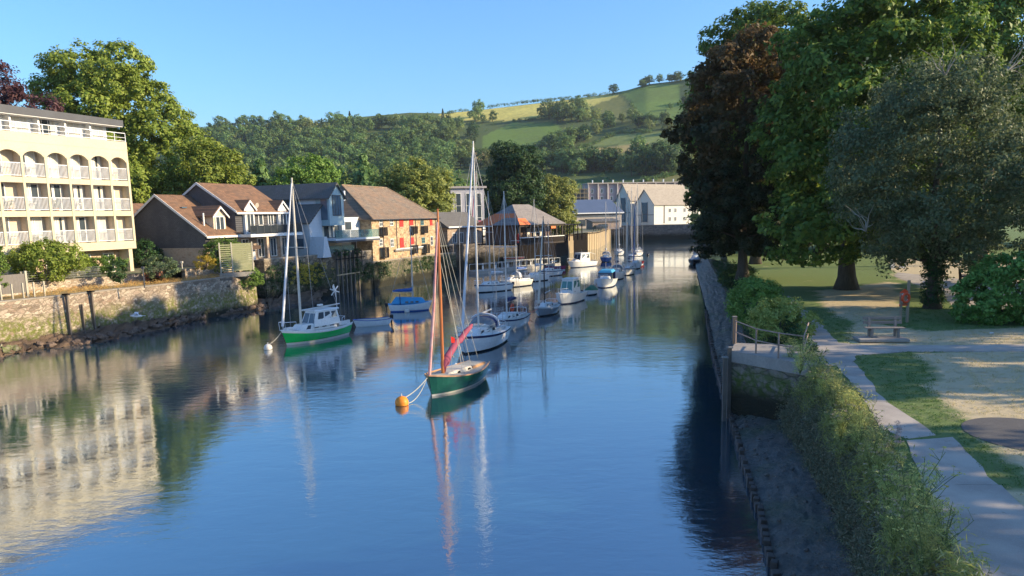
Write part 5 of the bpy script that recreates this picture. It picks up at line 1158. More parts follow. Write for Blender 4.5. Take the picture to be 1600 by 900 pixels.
# ================================================================== boats
def paint(name, c, rough=.25): return mat('boat_'+name, c, tuple(x*.85 for x in c), .9, rough, .03, 8, spec=.5)
WH = paint('white', (.78, .77, .74)); OFF = paint('cream', (.62, .58, .50)); GRN = paint('bright_green', (.0, .42, .07)); DGR = paint('dark_green', (.012, .10, .065)); NAVY = paint('navy', (.02, .03, .09)); RED = paint('red', (.5, .03, .02)); BLU = paint('blue', (.03, .10, .35)); MAR = paint('maroon', (.25, .02, .08)); BLKP = paint('black', (.015, .015, .017)); GRY = paint('grey', (.3, .32, .34)); SKYB = mat('sky_blue_canvas', (.06, .35, .62), None, 2, .8, .3, 7); NAVC = mat('navy_canvas', (.02, .04, .14), None, 3, .85, .4, 7)
WHC = mat('white_canvas', (.68, .69, .72), (.5, .52, .56), 3, .85, .4, 7); MARC = mat('maroon_canvas', (.32, .07, .12), (.22, .05, .09), 3, .85, .6, 6); VARN = mat('varnished_spar', (.55, .19, .06), (.38, .12, .04), 2, .35, .1, stretch=(5, 5, .5)); TEAK = mat('teak_trim', (.55, .32, .17), (.4, .22, .12), 3, .5, .1); ALU = mat('mast_aluminium', (.66, .66, .66), (.5, .5, .5), 2, .35, .03, metal=.3); WIRE = mat('rigging_wire', (.42, .42, .42), None, 4, .5, 0); DECK = mat('deck_paint', (.60, .56, .48), (.44, .41, .36), 2, .7, .15, 14); DECKG = mat('grey_deck', (.42, .40, .34), (.3, .29, .25), 2, .7, .2, 14); ROPE = mat('rope', (.55, .52, .42), None, 6, .9, .3); ORG = mat('orange_buoy', (.85, .28, .02), None, 2, .5, .05); WBUOY = mat('white_buoy', (.75, .72, .66), (.5, .45, .38), 2, .6, .1); BBUOY = mat('brown_buoy', (.34, .2, .12), None, 2, .7); DWEED = mat('dark_weed', (.025, .025, .02), None, 3, .8); PERSP = glass('tinted_window', (.04, .05, .06), .05); CLEAR = mat('hazy_spray_window', (.22, .23, .24), (.12, .13, .14), 1.5, .15, .02)
def hullf(L, B, fb, fm, fs, tr=.7, rake=.5, stern=.25):
    def hb(t): return B/2*((tr+(1-tr)*math.sin(min(1, t/.5)*math.pi/2)) if t < .5 else max(.01, (1-((t-.5)/.5)**2.3)**.8))
    def sh(t): a = t; return fs*(1-a)*(1-2*a)+4*fm*a*(1-a)+fb*a*(2*a-1)
    def xx(t, f): return -L/2+L*t-rake*(1-f)*t**5+stern*(1-f)*(1-t)**5
    return hb, sh, xx
def hull(par, L, B, fb, fm, fs, mats, tr=.7, rake=.5, stern=.25, N=22, boot=.12, stripe=True, deck=None, open_=False, inner=None):
    """mats: topsides, stripe, boot top, bottom"""
    hb, sh, xx = hullf(L, B, fb, fm, fs, tr, rake, stern)
    mb = MB(); prof = [(1.0, 1.0, 1), (.93, .995, 1), (.86, .985, 0), (.55, .93, 0), (.3, .86, 0), (None, .80, 2), (0.0, .74, 3), (-1, .5, 3)]
    rows = []
    for k, (f, wf, m) in enumerate(prof):
        r = []
        for i in range(N+1):
            t = i/N; s = sh(t); z = boot if f is None else (-.4 if f < 0 else f*s); ff = max(-.15, z/s)
            w_ = hb(t)*(1-(1-wf)*(1+1.5*t**4)); w_ = max(w_, .012); r.append((xx(t, ff), w_, z))
        rows.append(r)
    for sgn in (1, -1):
        for k in range(len(rows)-1):
            m = [1 if stripe else 0, 1 if stripe else 0, 0, 0, 0, 2, 3][k]
            for i in range(N):
                a, b, c, d = rows[k][i], rows[k][i+1], rows[k+1][i+1], rows[k+1][i]; q = [(p[0], p[1]*sgn, p[2]) for p in (a, b, c, d)]
                mb.face(q if sgn < 0 else q[::-1], m)
    for k in range(len(rows)-1):
        a, b = rows[k][0], rows[k+1][0]; mb.face([(a[0], a[1], a[2]), (a[0], -a[1], a[2]), (b[0], -b[1], b[2]), (b[0], b[1], b[2])], [0, 0, 0, 0, 0, 2, 3][k])
    o = mb.build('hull', mats, par, smooth=False)
    for i, p in enumerate(o.data.polygons): p.use_smooth = i < 2*(len(rows)-1)*N
    mb = MB()
    if not open_:
        for i in range(N):
            for a, b in ((-1, 0), (0, 1)):
                def pt(i, s): t = i/N; w_ = hb(t)*.985; return (xx(t, 1), s*w_, sh(t)-.03+(.06*B if s == 0 else 0)*min(1, hb(t)/B*2))
                mb.face([pt(i, a), pt(i+1, a), pt(i+1, b), pt(i, b)])
        mb.build('deck', deck or DECK, par, smooth=True)
    else:
        R_ = [[(xx(i/N, 1)*(.97), hb(i/N)*.9, sh(i/N)-.02) for i in range(N+1)], [(xx(i/N, .4)*.93, hb(i/N)*.72, .12) for i in range(N+1)]]
        for sgn in (1, -1):
            for i in range(N): q = [R_[0][i], R_[0][i+1], R_[1][i+1], R_[1][i]]; mb.face([(p[0], p[1]*sgn, p[2]) for p in q])
            for i in range(N): q = [(rows[0][i][0], rows[0][i][1], rows[0][i][2]), (rows[0][i+1][0], rows[0][i+1][1], rows[0][i+1][2]), R_[0][i+1], R_[0][i]]; mb.face([(p[0], p[1]*sgn, p[2]) for p in q])
        for i in range(N): a, b = R_[1][i], R_[1][i+1]; mb.face([(a[0], -a[1], a[2]), (b[0], -b[1], b[2]), (b[0], b[1], b[2]), (a[0], a[1], a[2])])
        a, b = R_[0][0], R_[1][0]; mb.face([(a[0], -a[1], a[2]), (a[0], a[1], a[2]), (b[0], b[1], b[2]), (b[0], -b[1], b[2])]); mb.build('inside', inner or DECKG, par)
    return hb, sh, xx
def rail_trim(par, L, hb, sh, xx, m, N=22, r=.035):
    for s in (1, -1): MB().tube([(xx(i/N, 1), s*hb(i/N), sh(i/N)+.01) for i in range(N+1)], r, 5).build('gunwale', m, par)
def cabin(par, x0, x1, w0, w1, z0, z1, m, slope=.35, aft=.08, inset=.82, name='cabin', wins=3, wm=PERSP, wz=(.35, .78), wl=.7, front=False, top=None):
    b4 = [(x0, -w0, z0), (x1, -w1, z0), (x1, w1, z0), (x0, w0, z0)]; t4 = [(x0+aft, -w0*inset, z1), (x1-slope, -w1*inset*.9, z1), (x1-slope, w1*inset*.9, z1), (x0+aft, w0*inset, z1)]
    o = MB().frustum(b4, t4, 0, 0).build(name, m, par); bevel(o, .04, 2)
    h = z1-z0
    def sidept(u, v, s):
        lo = Vector(b4[0]).lerp(Vector(b4[1]), u); hi = Vector(t4[0]).lerp(Vector(t4[1]), u); p = lo.lerp(hi, v); return (p.x, (p.y-.012)*-s, p.z) if s > 0 else (p.x, p.y-.012, p.z)
    if wins:
        for s in (1, -1):
            for k in range(wins):
                u0 = .08+k*(.86/wins); u1 = u0+.86/wins*wl
                q = [sidept(u0, wz[0], s), sidept(u1, wz[0], s), sidept(u1-.02, wz[1], s), sidept(u0+.01, wz[1], s)]
                MB().frustum(q, [(p[0], p[1]-.03*s, p[2]) for p in q]).build('window', wm, o)
    if front:
        for a, b in ((.08, .47), (.53, .92)):
            def fp(u, v): lo = Vector(b4[1]).lerp(Vector(b4[2]), u); hi = Vector(t4[1]).lerp(Vector(t4[2]), u); p = lo.lerp(hi, v); return (p.x+.015, p.y, p.z+.005)
            q = [fp(a, .22), fp(b, .22), fp(b, .86), fp(a, .86)]; MB().frustum(q, [(p[0]-.03, p[1], p[2]) for p in q]).build('windscreen', wm, o)
    if top: MB().frustum([(x0-.05, -w0*inset-.06, z1), (x1-slope+.12, -w1*inset*.9-.06, z1), (x1-slope+.12, w1*inset*.9+.06, z1), (x0-.05, w0*inset+.06, z1)], [(x0, -w0*inset, z1+.09), (x1-slope+.05, -w1*inset*.85, z1+.09), (x1-slope+.05, w1*inset*.85, z1+.09), (x0, w0*inset, z1+.09)]).build('roof', top, o)
    return o
def rig(par, mx, mz, top, bowx, bowz, sternx, sternz, beam, m=ALU, boom=None, bz=.9, cover=None, furl=None, spread=True, r=.075, backstay=True, fstop=1.0):
    MB().tube([(mx, 0, mz), (mx, 0, top*.6), (mx, 0, top)], [r, r*.9, r*.6], 8).build('mast', m, par)
    mb = MB(); w_ = .016
    if spread: sp = MB().tube([(mx, -beam*.42, mz+(top-mz)*.55), (mx, beam*.42, mz+(top-mz)*.55)], .03, 5).build('spreader', m, par)
    for s in (1, -1):
        mb.tube([(mx-.15, s*beam*.48, mz-.1), (mx, s*beam*.42, mz+(top-mz)*.55), (mx, 0, top*.97)], w_, 4)
    if backstay: mb.tube([(sternx, 0, sternz), (mx, 0, top*.985)], w_, 4)
    fz = mz+(top-mz)*fstop
    mb.tube([(bowx, 0, bowz), (mx, 0, fz)], w_, 4); mb.build('rigging', WIRE, par)
    if furl: MB().tube([(bowx-.05, 0, bowz+.25), (bowx*.5+mx*.5, 0, (bowz+fz)/2), (mx+.05, 0, fz-.4)], [.10, .085, .045], 7).build('furled_genoa', furl, par)
    if boom:
        MB().tube([(mx-.08, 0, mz+bz), (mx-boom, 0, mz+bz+.08)], .055, 7).build('boom', m, par)
        if cover: MB().tube([(mx-.02, 0, mz+bz+.55), (mx-.12, 0, mz+bz+.2), (mx-boom*.35, 0, mz+bz+.17), (mx-boom*.7, 0, mz+bz+.17), (mx-boom+.05, 0, mz+bz+.14)], [.08, .2, .17, .14, .07], 8).build('sail_cover', cover, par)
def pulpit(par, x, w, z, h=.55, back=1.2, name='pulpit'):
    s = -1 if back < 0 else 1
    mb = MB().tube([(x-back, w, z-.02), (x-back*.9, w, z+h), (x-.1*s, w*.35, z+h+.03), (x-.1*s, -w*.35, z+h+.03), (x-back*.9, -w, z+h), (x-back, -w, z-.02)], .022, 5); mb.tube([(x-.15*s, w*.3, z), (x-.1*s, w*.35, z+h)], .02, 4).tube([(x-.15*s, -w*.3, z), (x-.1*s, -w*.35, z+h)], .02, 4); return mb.build(name, WHITEM, par)
def stanchions(par, L, hb, sh, xx, n=5, h=.5):
    for s in (1, -1):
        mb = MB(); pts = []
        for i in range(n): t = .12+.72*i/(n-1); p = (xx(t, 1), s*hb(t)*.95, sh(t)); mb.tube([p, (p[0], p[1], p[2]+h)], .014, 4); pts.append((p[0], p[1], p[2]+h))
        mb.tube(pts, .009, 4); mb.build('guard_rail', WIRE, par)
def outboard(par, x, z, y=0, m=BLKP):
    o = MB().box(x-.3, x-.02, y-.13, y+.13, z-.05, z+.33).build('outboard_motor', m, par); bevel(o, .05); MB().box(x-.2, x-.1, y-.05, y+.05, z-.8, z-.06).build('motor_leg', m, o)
def fender(par, x, y, z, m=WHITE): MB().tube([(x, y, z+.3), (x, y, z+.22), (x, y, z-.22), (x, y, z-.3)], [.03, .1, .1, .03], 8).build('fender', m, par)
def boat(name, label, bow_px, dirn, L, cat='boat', group=None):
    """bow waterline seen at this point of the photograph; dirn = from bow to stern"""
    p = P(*bow_px, 0); d = Vector((dirn[0], dirn[1], 0)).normalized(); c = p+d*L/2; return thing(name, label, cat, (c.x, c.y, 0), math.atan2(-d.y, -d.x), group)
def masttop(root, mx, py):     # height of a mast whose top stands at row py in the photograph
    w_ = root.location+Vector((math.cos(root.rotation_euler.z)*mx, math.sin(root.rotation_euler.z)*mx, 0)); px = proj((w_.x, w_.y, 5))[0]; return 9-(py-horizon(px))*w_.y/1180
def line(name, label, a, b, sag, m=ROPE, r=.018):
    a, b = Vector(a), Vector(b); pts = [a.lerp(b, i/8)-Vector((0, 0, sag*4*(i/8)*(1-i/8))) for i in range(9)]; return tag(MB().tube([p-a for p in pts], r, 5).build(name, m, loc=a), label, 'rope')
def buoy(px, py, r, label, top=WBUOY, low=DWEED, grp='mooring buoys', name='mooring_buoy'):
    q = P(px, py, .0); t = thing(name, label, 'buoy', (q.x, q.y, r*.35), 0, grp)
    MB().ball((0, 0, 0), r, 0, 14, 10, mlow=1).build('float', [top, low], t, smooth=True); MB().torus((0, 0, r+.05), .06, .018, 'x', 0, 10, 5).build('ring', WIRE, t); return q

# 1  bright green motor-sailer
B = boat('green_motorsailer', 'bright green hulled sailing boat with white wheelhouse and wind generator', (441, 541), (.52, .85), 6.6)
L = 6.6; hb, sh, xx = hull(B, L, 2.7, 1.15, .82, .95, [GRN, WH, OFF, GRN], tr=.62, rake=.45, deck=OFF, boot=.17); rail_trim(B, L, hb, sh, xx, WH, r=.05)
cabin(B, -1.6, 2.1, .85, .55, .85, 1.38, WH, .5, .05, .85, wins=4, wl=.55, wz=(.3, .8)); wh = cabin(B, -1.9, .75, .95, .8, 1.1, 2.25, WH, .45, .15, .8, 'wheelhouse', 3, wz=(.48, .9), wl=.86, front=True, top=WH)
MB().box(-3.1, -1.9, -.75, .75, .9, 1.2).build('cockpit_coaming', WH, B); MB().box(-3.0, -1.95, -.6, .6, 1.17, 1.22).build('cockpit_well', BLKP, B)
mt = masttop(B, 1.35, 280); rig(B, 1.35, .95, mt, 3.2, 1.2, -3.1, 1.0, 2.7, OFF, 3.6, 1.45, None, WHC, True, .10)
MB().tube([(1.3, 0, 2.42), (-2.8, 0, 2.5)], .05, 6).build('radar_pole', ALU, B); MB().box(-.9, -.5, -.12, .12, 2.56, 2.68).build('antenna', WHITE, B)
pulpit(B, 3.4, .62, 1.13, .6, 1.1); pulpit(B, -3.15, .75, .95, .5, -1.0, 'pushpit'); MB().box(2.3, 2.9, -.16, .16, 1.05, 1.3).build('anchor_locker', WH, B)
wt = MB().tube([(-3.0, -.5, .9), (-3.0, -.5, 3.45)], .035, 6).build('turbine_pole', ALU, B)
for k in range(6): a = k*math.pi/3+.2; MB().box(-.045, .045, -.015, .015, .06, .52).build('turbine_blade', WHITE, wt, loc=(-3.0, -.62, 3.5)).rotation_euler = (0, a, 0)
MB().prism([(-2.95, 3.45), (-2.65, 3.55), (-2.6, 3.95), (-2.82, 3.9)], 'y', -.46, -.43).build('turbine_tail', WHITE, wt); MB().ball((-3.0, -.56, 3.5), .09).build('turbine_hub', WHITE, wt)
outboard(B, -3.3, .75)
b1 = buoy(419, 546, .30, 'white buoy with dark underside at the bow of the green motorsailer'); buoy(530, 520, .28, 'white buoy at the stern of the green motorsailer')
bw = B.matrix_world; hp = lambda o, x, y, z: Vector(o.location)+Vector((math.cos(o.rotation_euler.z)*x-math.sin(o.rotation_euler.z)*y, math.sin(o.rotation_euler.z)*x+math.cos(o.rotation_euler.z)*y, z))
line('mooring_rope', 'rope from the bow of the green motorsailer to its white buoy', hp(B, 3.25, 0, 1.1), (b1.x, b1.y, .35), .15)
# 2  dinghy
D = boat('rowing_dinghy', 'small white open dinghy with blue gunwale behind the green motorsailer', (552, 511), (.85, .42), 3.3, 'dinghy')
hb, sh, xx = hull(D, 3.3, 1.5, .62, .5, .55, [WH, BLU, WH, BLKP], tr=.75, rake=.25, open_=True, inner=OFF, boot=.06, stripe=False); rail_trim(D, 3.3, hb, sh, xx, BLU, r=.035)
for x in (-.8, .3): MB().box(x-.12, x+.12, -.6, .6, .36, .4).build('thwart', TEAK, D)
outboard(D, -1.62, .5); line('mooring_rope', 'towing rope between the green motorsailer and the white dinghy', hp(B, -3.2, .2, .95), hp(D, 1.6, 0, .6), .25); buoy(605, 497, .28, 'brown buoy beside the outboard of the white dinghy', BBUOY, DWEED)
# 3  blue covered little yacht
Y = boat('blue_covered_yacht', 'small white yacht under a bright blue canvas cover', (676, 484), (-.62, -.1), 4.4, 'yacht'); L = 4.4
hb, sh, xx = hull(Y, L, 2.1, .95, .72, .75, [WH, WH, BLU, BLKP], tr=.7, rake=.4, deck=SKYB)
cv = MB().frustum([(-1.9, -.75, .75), (1.6, -.6, .8), (1.6, .6, .8), (-1.9, .75, .75)], [(-1.4, -.2, 1.45), (1.2, -.1, 1.3), (1.2, .1, 1.3), (-1.4, .2, 1.45)]).build('canvas_cover', SKYB, Y); bevel(cv, .1, 3)
for x in (-.5, .0, .5): MB().box(x, x+.3, -.66, -.58, .86, 1.02).build('window', PERSP, cv)
MB().torus((-1.0, 0, .95), .72, .045, 'x', 0, 20, 6).build('cover_hoop', NAVC, cv); mt = masttop(Y, .3, 352); rig(Y, .3, 1.2, mt, 2.0, 1, -2.1, .8, 2.0, ALU, 2.0, .7, BLU, None, True, .055); outboard(Y, -2.2, .55)
buoy(636, 488, .25, 'pale buoy nearest to the blue covered yacht'); buoy(722, 458, .28, 'brown buoy between the tall white mast and the blue covered yacht', BBUOY)
# 4  dark green gaff boat in front
K = boat('dark_green_gaffer', 'dark green wooden sailing boat with varnished mast and furled maroon sail in front', (671, 621), (.42, .9), 5.6); L = 5.6
hb, sh, xx = hull(K, L, 2.35, 1.12, .78, .85, [DGR, DGR, OFF, BLKP], tr=.55, rake=.25, deck=DECKG, boot=.10); rail_trim(K, L, hb, sh, xx, TEAK, r=.045)
MB().tube([(xx(i/22, .16), s*hb(i/22)*(.80-.3*(i/22)**4)-0, .19) for s in (-1,) for i in range(22)], .022, 5).build('boot_line', OFF, K)
co = cabin(K, -.9, 1.6, .62, .42, .78, 1.02, DECK, .3, .1, .88, 'coachroof', 2, BLKP, (.3, .7), .3)
MB().box(-2.5, -1.0, -.55, .55, .8, .93).build('cockpit_coaming', TEAK, K); MB().box(-2.42, -1.08, -.47, .47, .9, .945).build('cockpit_well', DECKG, K)
mt = masttop(K, 1.35, 327); MB().tube([(1.35, 0, .85), (1.33, 0, mt*.6), (1.3, 0, mt)], [.095, .085, .05], 9).build('mast', VARN, K)
MB().tube([(2.72, 0, 1.13), (2.0, 0, mt*.5), (1.36, 0, mt*.93)], [.085, .075, .05], 8).build('furled_jib', mat('pink_stained_sail', (.62, .40, .36), (.45, .14, .16), 4, .8, .4, 6, stretch=(1, 1, .6)), K)
mb = MB()
for s in (1, -1): mb.tube([(1.0, s*1.0, .95), (1.32, 0, mt*.92)], .016, 4).tube([(.7, s*1.02, .95), (1.32, 0, mt*.75)], .016, 4)
mb.tube([(-2.7, 0, .95), (1.32, 0, mt*.97)], .014, 4).tube([(-1.2, .3, 1.0), (1.32, 0, mt*.95)], .014, 4); mb.build('rigging', ROPE, K)
bo = MB().tube([(1.25, 0, 1.55), (-1.95, 0, 2.95)], .07, 7).build('boom', VARN, K)
g = np.random.default_rng(3); pts = [Vector((1.28, 0, 1.0)), Vector((1.25, 0, 1.35))]+[Vector((1.2, 0, 1.6)).lerp(Vector((-2.0, 0, 3.1)), i/9)+Vector((0, g.normal()*.03, g.normal()*.03)) for i in range(10)]
MB().tube(pts, [.1, .17, .25, .22, .19, .2, .17, .18, .16, .16, .13, .07], 9).build('furled_mainsail', MARC, K, smooth=True)
for x, z_ in ((.6, 1.85), (-.2, 2.2), (-1.0, 2.55), (-1.6, 2.85)): MB().tube([(x, -.24, z_-.2), (x-.05, -.05, z_+.22), (x-.06, .24, z_-.15), (x, -.24, z_-.2)], .018, 4).build('sail_tie', ROPE, K)
fender(K, -1.9, -1.05, .55); fl = MB().tube([(1.0, .35, 1.0), (1.0, .35, 2.9)], .012, 4).build('flagstaff', WIRE, K); MB().prism([(1.0, 2.9), (.6, 2.75), (.62, 2.5), (1.0, 2.55)], 'y', .34, .36).build('flag', RED, fl)
MB().tube([(-2.83, 0, .9), (-2.85, 0, -.1)], .05, 5).build('rudder_stock', TEAK, K)
q = buoy(628, 633, .34, 'large orange buoy with dark underside at the bow of the dark green boat', ORG, BLKP)
line('mooring_rope', 'upper pale mooring rope to the orange buoy', hp(K, 2.95, 0, 1.05), (q.x+.1, q.y, .35), .12, r=.022); line('mooring_rope', 'slack lower mooring rope to the orange buoy', hp(K, 2.9, -.1, .9), (q.x+.2, q.y-.05, .1), .32, r=.018)
# 5  big white yacht
def yacht(name, label, bow, dirn, L, Bm, topy, fb=1.2, fm=.95, fs=.95, mats=None, cover=NAVC, furl=WHC, spray=NAVC, mx=.6, ob=True, cab=WH, boomz=.9, group=None, detail=True, lifering=False, sprayfront=CLEAR, deck=None):
    Yt = boat(name, label, bow, dirn, L, 'yacht', group)
    hb, sh, xx = hull(Yt, L, Bm, fb, fm, fs, mats or [WH, WH, NAVY, BLKP], tr=.72, rake=L*.09, deck=deck or DECK)
    cabin(Yt, -L*.1, L*.3, Bm*.34, Bm*.18, fm*.98, fm+.42, cab, .6, .05, .85, 'coachroof', 3, PERSP, (.35, .75), .6)
    MB().box(-L*.42, -L*.12, -Bm*.3, Bm*.3, fm-.02, fm+.16).build('cockpit_coaming', cab, Yt); MB().box(-L*.41, -L*.13, -Bm*.22, Bm*.22, fm+.14, fm+.175).build('cockpit_well', GRY, Yt)
    if spray:
        x = -L*.1; s = MB(); n = 9; w_ = Bm*.36; arc = [(w_*math.cos(math.pi*i/(n-1)), fm+.35+.75*math.sin(math.pi*i/(n-1))**.7) for i in range(n)]; arf = [(w_*.8*math.cos(math.pi*i/(n-1)), fm+.40+.28*math.sin(math.pi*i/(n-1))**.7) for i in range(n)]
        for i in range(n-1): s.face([(x, arc[i][0], arc[i][1]), (x, arc[i+1][0], arc[i+1][1]), (x+.35, arc[i+1][0]*.97, arc[i+1][1]-.02), (x+.35, arc[i][0]*.97, arc[i][1]-.02)])
        sp_ = s.build('sprayhood', spray, Yt); s2 = MB()
        for i in range(n-1): s2.face([(x+.35, arc[i][0]*.97, arc[i][1]-.02), (x+.35, arc[i+1][0]*.97, arc[i+1][1]-.02), (x+1.0, arf[i+1][0], arf[i+1][1]), (x+1.0, arf[i][0], arf[i][1])])
        s2.build('spray_window', sprayfront, sp_)
        for oo in (sp_,): m_ = oo.modifiers.new('thick', 'SOLIDIFY'); m_.thickness = .05
    mxx = L*(mx-.5)+L*.0; mt = masttop(Yt, mxx, topy); rig(Yt, mxx, fm+.4, mt, L*.48, fb+.05, -L*.48, fs+.05, Bm, ALU, L*.36, boomz, cover, furl, True, .075 if L > 6 else .06)
    pulpit(Yt, L*.49, Bm*.24, fb, .5, L*.14)
    pulpit(Yt, -L*.48, Bm*.32, fs, .5, -L*.12, 'pushpit')
    if detail: stanchions(Yt, L, hb, sh, xx)
    if ob: outboard(Yt, -L/2-.02, fs-.2, .4)
    if lifering: MB().torus((-L*.46, -Bm*.3, fs+.45), .3, .075, 'y', 0, 20, 8).build('lifebuoy', mat('lifebuoy_red', (.8, .12, .05), None, 2, .5), Yt)
    return Yt, hb, sh, xx
Yb, hb, sh, xx = yacht('white_yacht', 'large white yacht with tallest mast, white-edged sprayhood and black waterline', (722, 556), (.33, .94), 7.0, 2.9, 225, 1.3, 1.05, 1.0, [WH, NAVY, BLKP, BLKP], None, WHC, NAVC, .56, deck=WH)
MB().tube([(-.75, 1.08*math.cos(math.pi*i/10), 1.42+.85*math.sin(math.pi*i/10)**.7) for i in range(11)], .09, 7).build('sprayhood_hoop', WHC, Yb)
fender(Yb, -3.0, -1.45, .6); fender(Yb, -2.4, -1.5, .6); MB().tube([(-3.9, .2, 1.0), (-4.1, .2, 2.4)], .02, 5).build('ensign_staff', WIRE, Yb)
# 6 - 11
yacht('navy_trimmed_yacht', 'white yacht with navy stripe, navy boom cover and red lifebuoy on its stern', (772, 522), (.34, .94), 6.6, 2.4, 300, 1.1, .85, .85, [WH, NAVY, WH, BLKP], NAVC, None, None, .55, lifering=True)
y7 = yacht('moored_yacht', 'long white yacht with dark waterline, second row, left of the whole row by the pontoon', (741, 458), (.62, .5), 5.6, 2.1, 300, 1.0, .85, .85, [WH, NAVY, BLKP, BLKP], WHC, None, None, .55)[0]
yacht('moored_yacht', 'cream yacht with blue and white bundled sail cover by the pontoon', (782, 450), (.6, .55), 5.2, 2.1, 330, 1.0, .85, .8, [OFF, WH, BLKP, BLKP], BLU, None, WHC, .45)
yacht('moored_yacht', 'pale yacht with two dark fenders, below the orange pavilion roof', (819, 441), (.6, .6), 4.6, 2.0, 312, 1.0, .8, .8, [WH, WH, BLKP, BLKP], WHC, None, None, .5, False)
yacht('moored_yacht', 'white yacht with low dark windows, nearest the timber quay wall', (840, 433), (.62, .6), 5.0, 2.0, 345, 1.0, .8, .8, [WH, NAVY, BLKP, BLKP], None, None, None, .5, False)
gy = yacht('black_masted_boat', 'small dark-hulled sailing boat with a black mast, bow towards the camera', (841, 496), (.35, .94), 4.8, 1.9, 338, .95, .7, .7, [GRY, WH, BLKP, BLKP], None, OFF, None, .6, deck=WH)[0]
for o in gy.children:
    if o.name.startswith('mast'): o.data.materials[0] = BLKP
q = buoy(848, 493, .3, 'orange topped buoy right under the bow of the black-masted boat', ORG, DWEED); line('mooring_rope', 'pink rope trailing left from the black-masted boat', hp(gy, 2.3, 0, .8), (q.x-2.6, q.y+.5, .05), .2, mat('pink_rope', (.6, .2, .15), None, 4, .9), .03)
# 12 motor cruisers
def cruiser(name, label, bow, dirn, L, Bm, mats=None, cabz=1.5, canopy=None, wm=None, arch=True, cuddy=False, group=None):
    M_ = boat(name, label, bow, dirn, L, 'motorboat', group); hb, sh, xx = hull(M_, L, Bm, 1.2, .95, .85, mats or [WH, WH, NAVY, BLKP], tr=.88, rake=L*.12)
    rail_trim(M_, L, hb, sh, xx, WH, r=.045)
    cabin(M_, L*.02, L*.36, Bm*.38, Bm*.2, .95, 1.4, WH, .9, .02, .85, 'foredeck_cabin', 2, PERSP, (.35, .75), .5)
    if canopy:
        c_ = MB().frustum([(-L*.36, -Bm*.4, 1.85), (L*.06, -Bm*.38, 1.75), (L*.06, Bm*.38, 1.75), (-L*.36, Bm*.4, 1.85)], [(-L*.34, -Bm*.3, 2.15), (L*.0, -Bm*.28, 2.1), (L*.0, Bm*.28, 2.1), (-L*.34, Bm*.3, 2.15)]).build('canopy', canopy, M_); bevel(c_, .08, 3)
        MB().prism([(-L*.02, 1.0), (L*.12, 1.0), (L*.06, 1.8), (-L*.02, 1.8)], 'y', -Bm*.36, Bm*.36).build('windscreen', PERSP, M_); MB().box(-L*.36, -L*.3, -Bm*.4, Bm*.4, .9, 1.85).build('canopy_curtain', NAVC, M_)
    else:
        cabin(M_, -L*.22, L*.16, Bm*.36, Bm*.33, .95, .95+cabz, WH, .45, .0, .9, 'wheelhouse', 2, wm or PERSP, (.42, .88), .85, True, WH)
        if arch:
            for s in (1, -1): MB().tube([(-L*.42, s*Bm*.36, .85), (-L*.42, s*Bm*.36, 2.2), (-L*.22, s*Bm*.33, 2.5)], .03, 5).build('arch', WHITEM, M_)
    MB().box(-L*.45, -L*.24, -Bm*.36, Bm*.36, .82, .9).build('cockpit_well', GRY, M_); outboard(M_, -L/2, .7, -.3); outboard(M_, -L/2, .7, .3)
    pulpit(M_, L*.49, Bm*.24, 1.18, .45, L*.2); fender(M_, L*.1, -Bm*.5, .6); MB().tube([(-L*.05, 0, 2.3), (-L*.05, 0, 3.1)], .02, 4).build('aerial', WIRE, M_); return M_
cruiser('motor_cruiser', 'white motor cruiser with green-tinted wheelhouse windows, largest motorboat', (874, 477), (.42, .9), 5.8, 2.3, wm=glass('green_tint', (.04, .12, .10), .05))
rb = boat('inflatable_tender', 'dark green covered tender tied behind the large motor cruiser', (918, 462), (.3, .95), 3.2, 'dinghy'); hull(rb, 3.2, 1.7, .6, .5, .5, [WH, WH, BLKP, BLKP], tr=.8, rake=.2, deck=paint('green_cover', (.03, .16, .08), .7)); c_ = MB().frustum([(-1.3, -.7, .5), (1.0, -.6, .5), (1.0, .6, .5), (-1.3, .7, .5)], [(-.9, -.2, 1.0), (.7, -.15, .9), (.7, .15, .9), (-.9, .2, 1.0)]).build('cover', MC['boat_green_cover'], rb); bevel(c_, .08)
cruiser('motor_cruiser', 'white motor cruiser under the timber quay wall, farthest of the cruisers', (887, 419), (.7, .7), 7.0, 2.7)
mt_ = boat('maroon_dinghy', 'maroon open dinghy left of the far white cruiser', (885, 422), (-.9, .3), 3.6, 'dinghy'); hull(mt_, 3.6, 1.7, .75, .65, .65, [MAR, MAR, WH, BLKP], tr=.8, rake=.25, open_=True, inner=MAR); MB().box(-.2, .2, -.7, .7, .45, .5).build('thwart', TEAK, mt_); outboard(mt_, -1.8, .6)
cruiser('canopied_motorboat', 'white motorboat with a bright blue canopy in the right-hand row', (940, 451), (.3, .95), 5.4, 2.5, canopy=SKYB)
# right-hand trot, receding
yacht('trot_yacht', 'white yacht behind the blue canopy with grey cockpit tent', (960, 438), (.25, .97), 6.2, 2.3, 304, 1.1, .9, .9, [WH, WH, BLKP, BLKP], NAVC, None, WHC, .55, group='boats in the right-hand row')
yacht('trot_yacht', 'white yacht with pinkish mast in the right-hand row', (978, 431), (.25, .97), 6.2, 2.3, 300, 1.1, .9, .9, [WH, NAVY, BLKP, BLKP], NAVC, OFF, None, .55, group='boats in the right-hand row')
yacht('trot_yacht', 'royal blue hulled yacht left of the right-hand row', (945, 410), (.2, .98), 6.0, 2.3, 316, 1.1, .9, .9, [BLU, WH, BLKP, BLKP], WHC, None, WHC, .5, group='boats in the right-hand row')
yacht('trot_yacht', 'white yacht with blue mast cover near the red dinghy', (990, 421), (.25, .97), 6.0, 2.2, 308, 1.1, .9, .9, [WH, WH, BLKP, BLKP], BLU, BLU, None, .55, group='boats in the right-hand row')
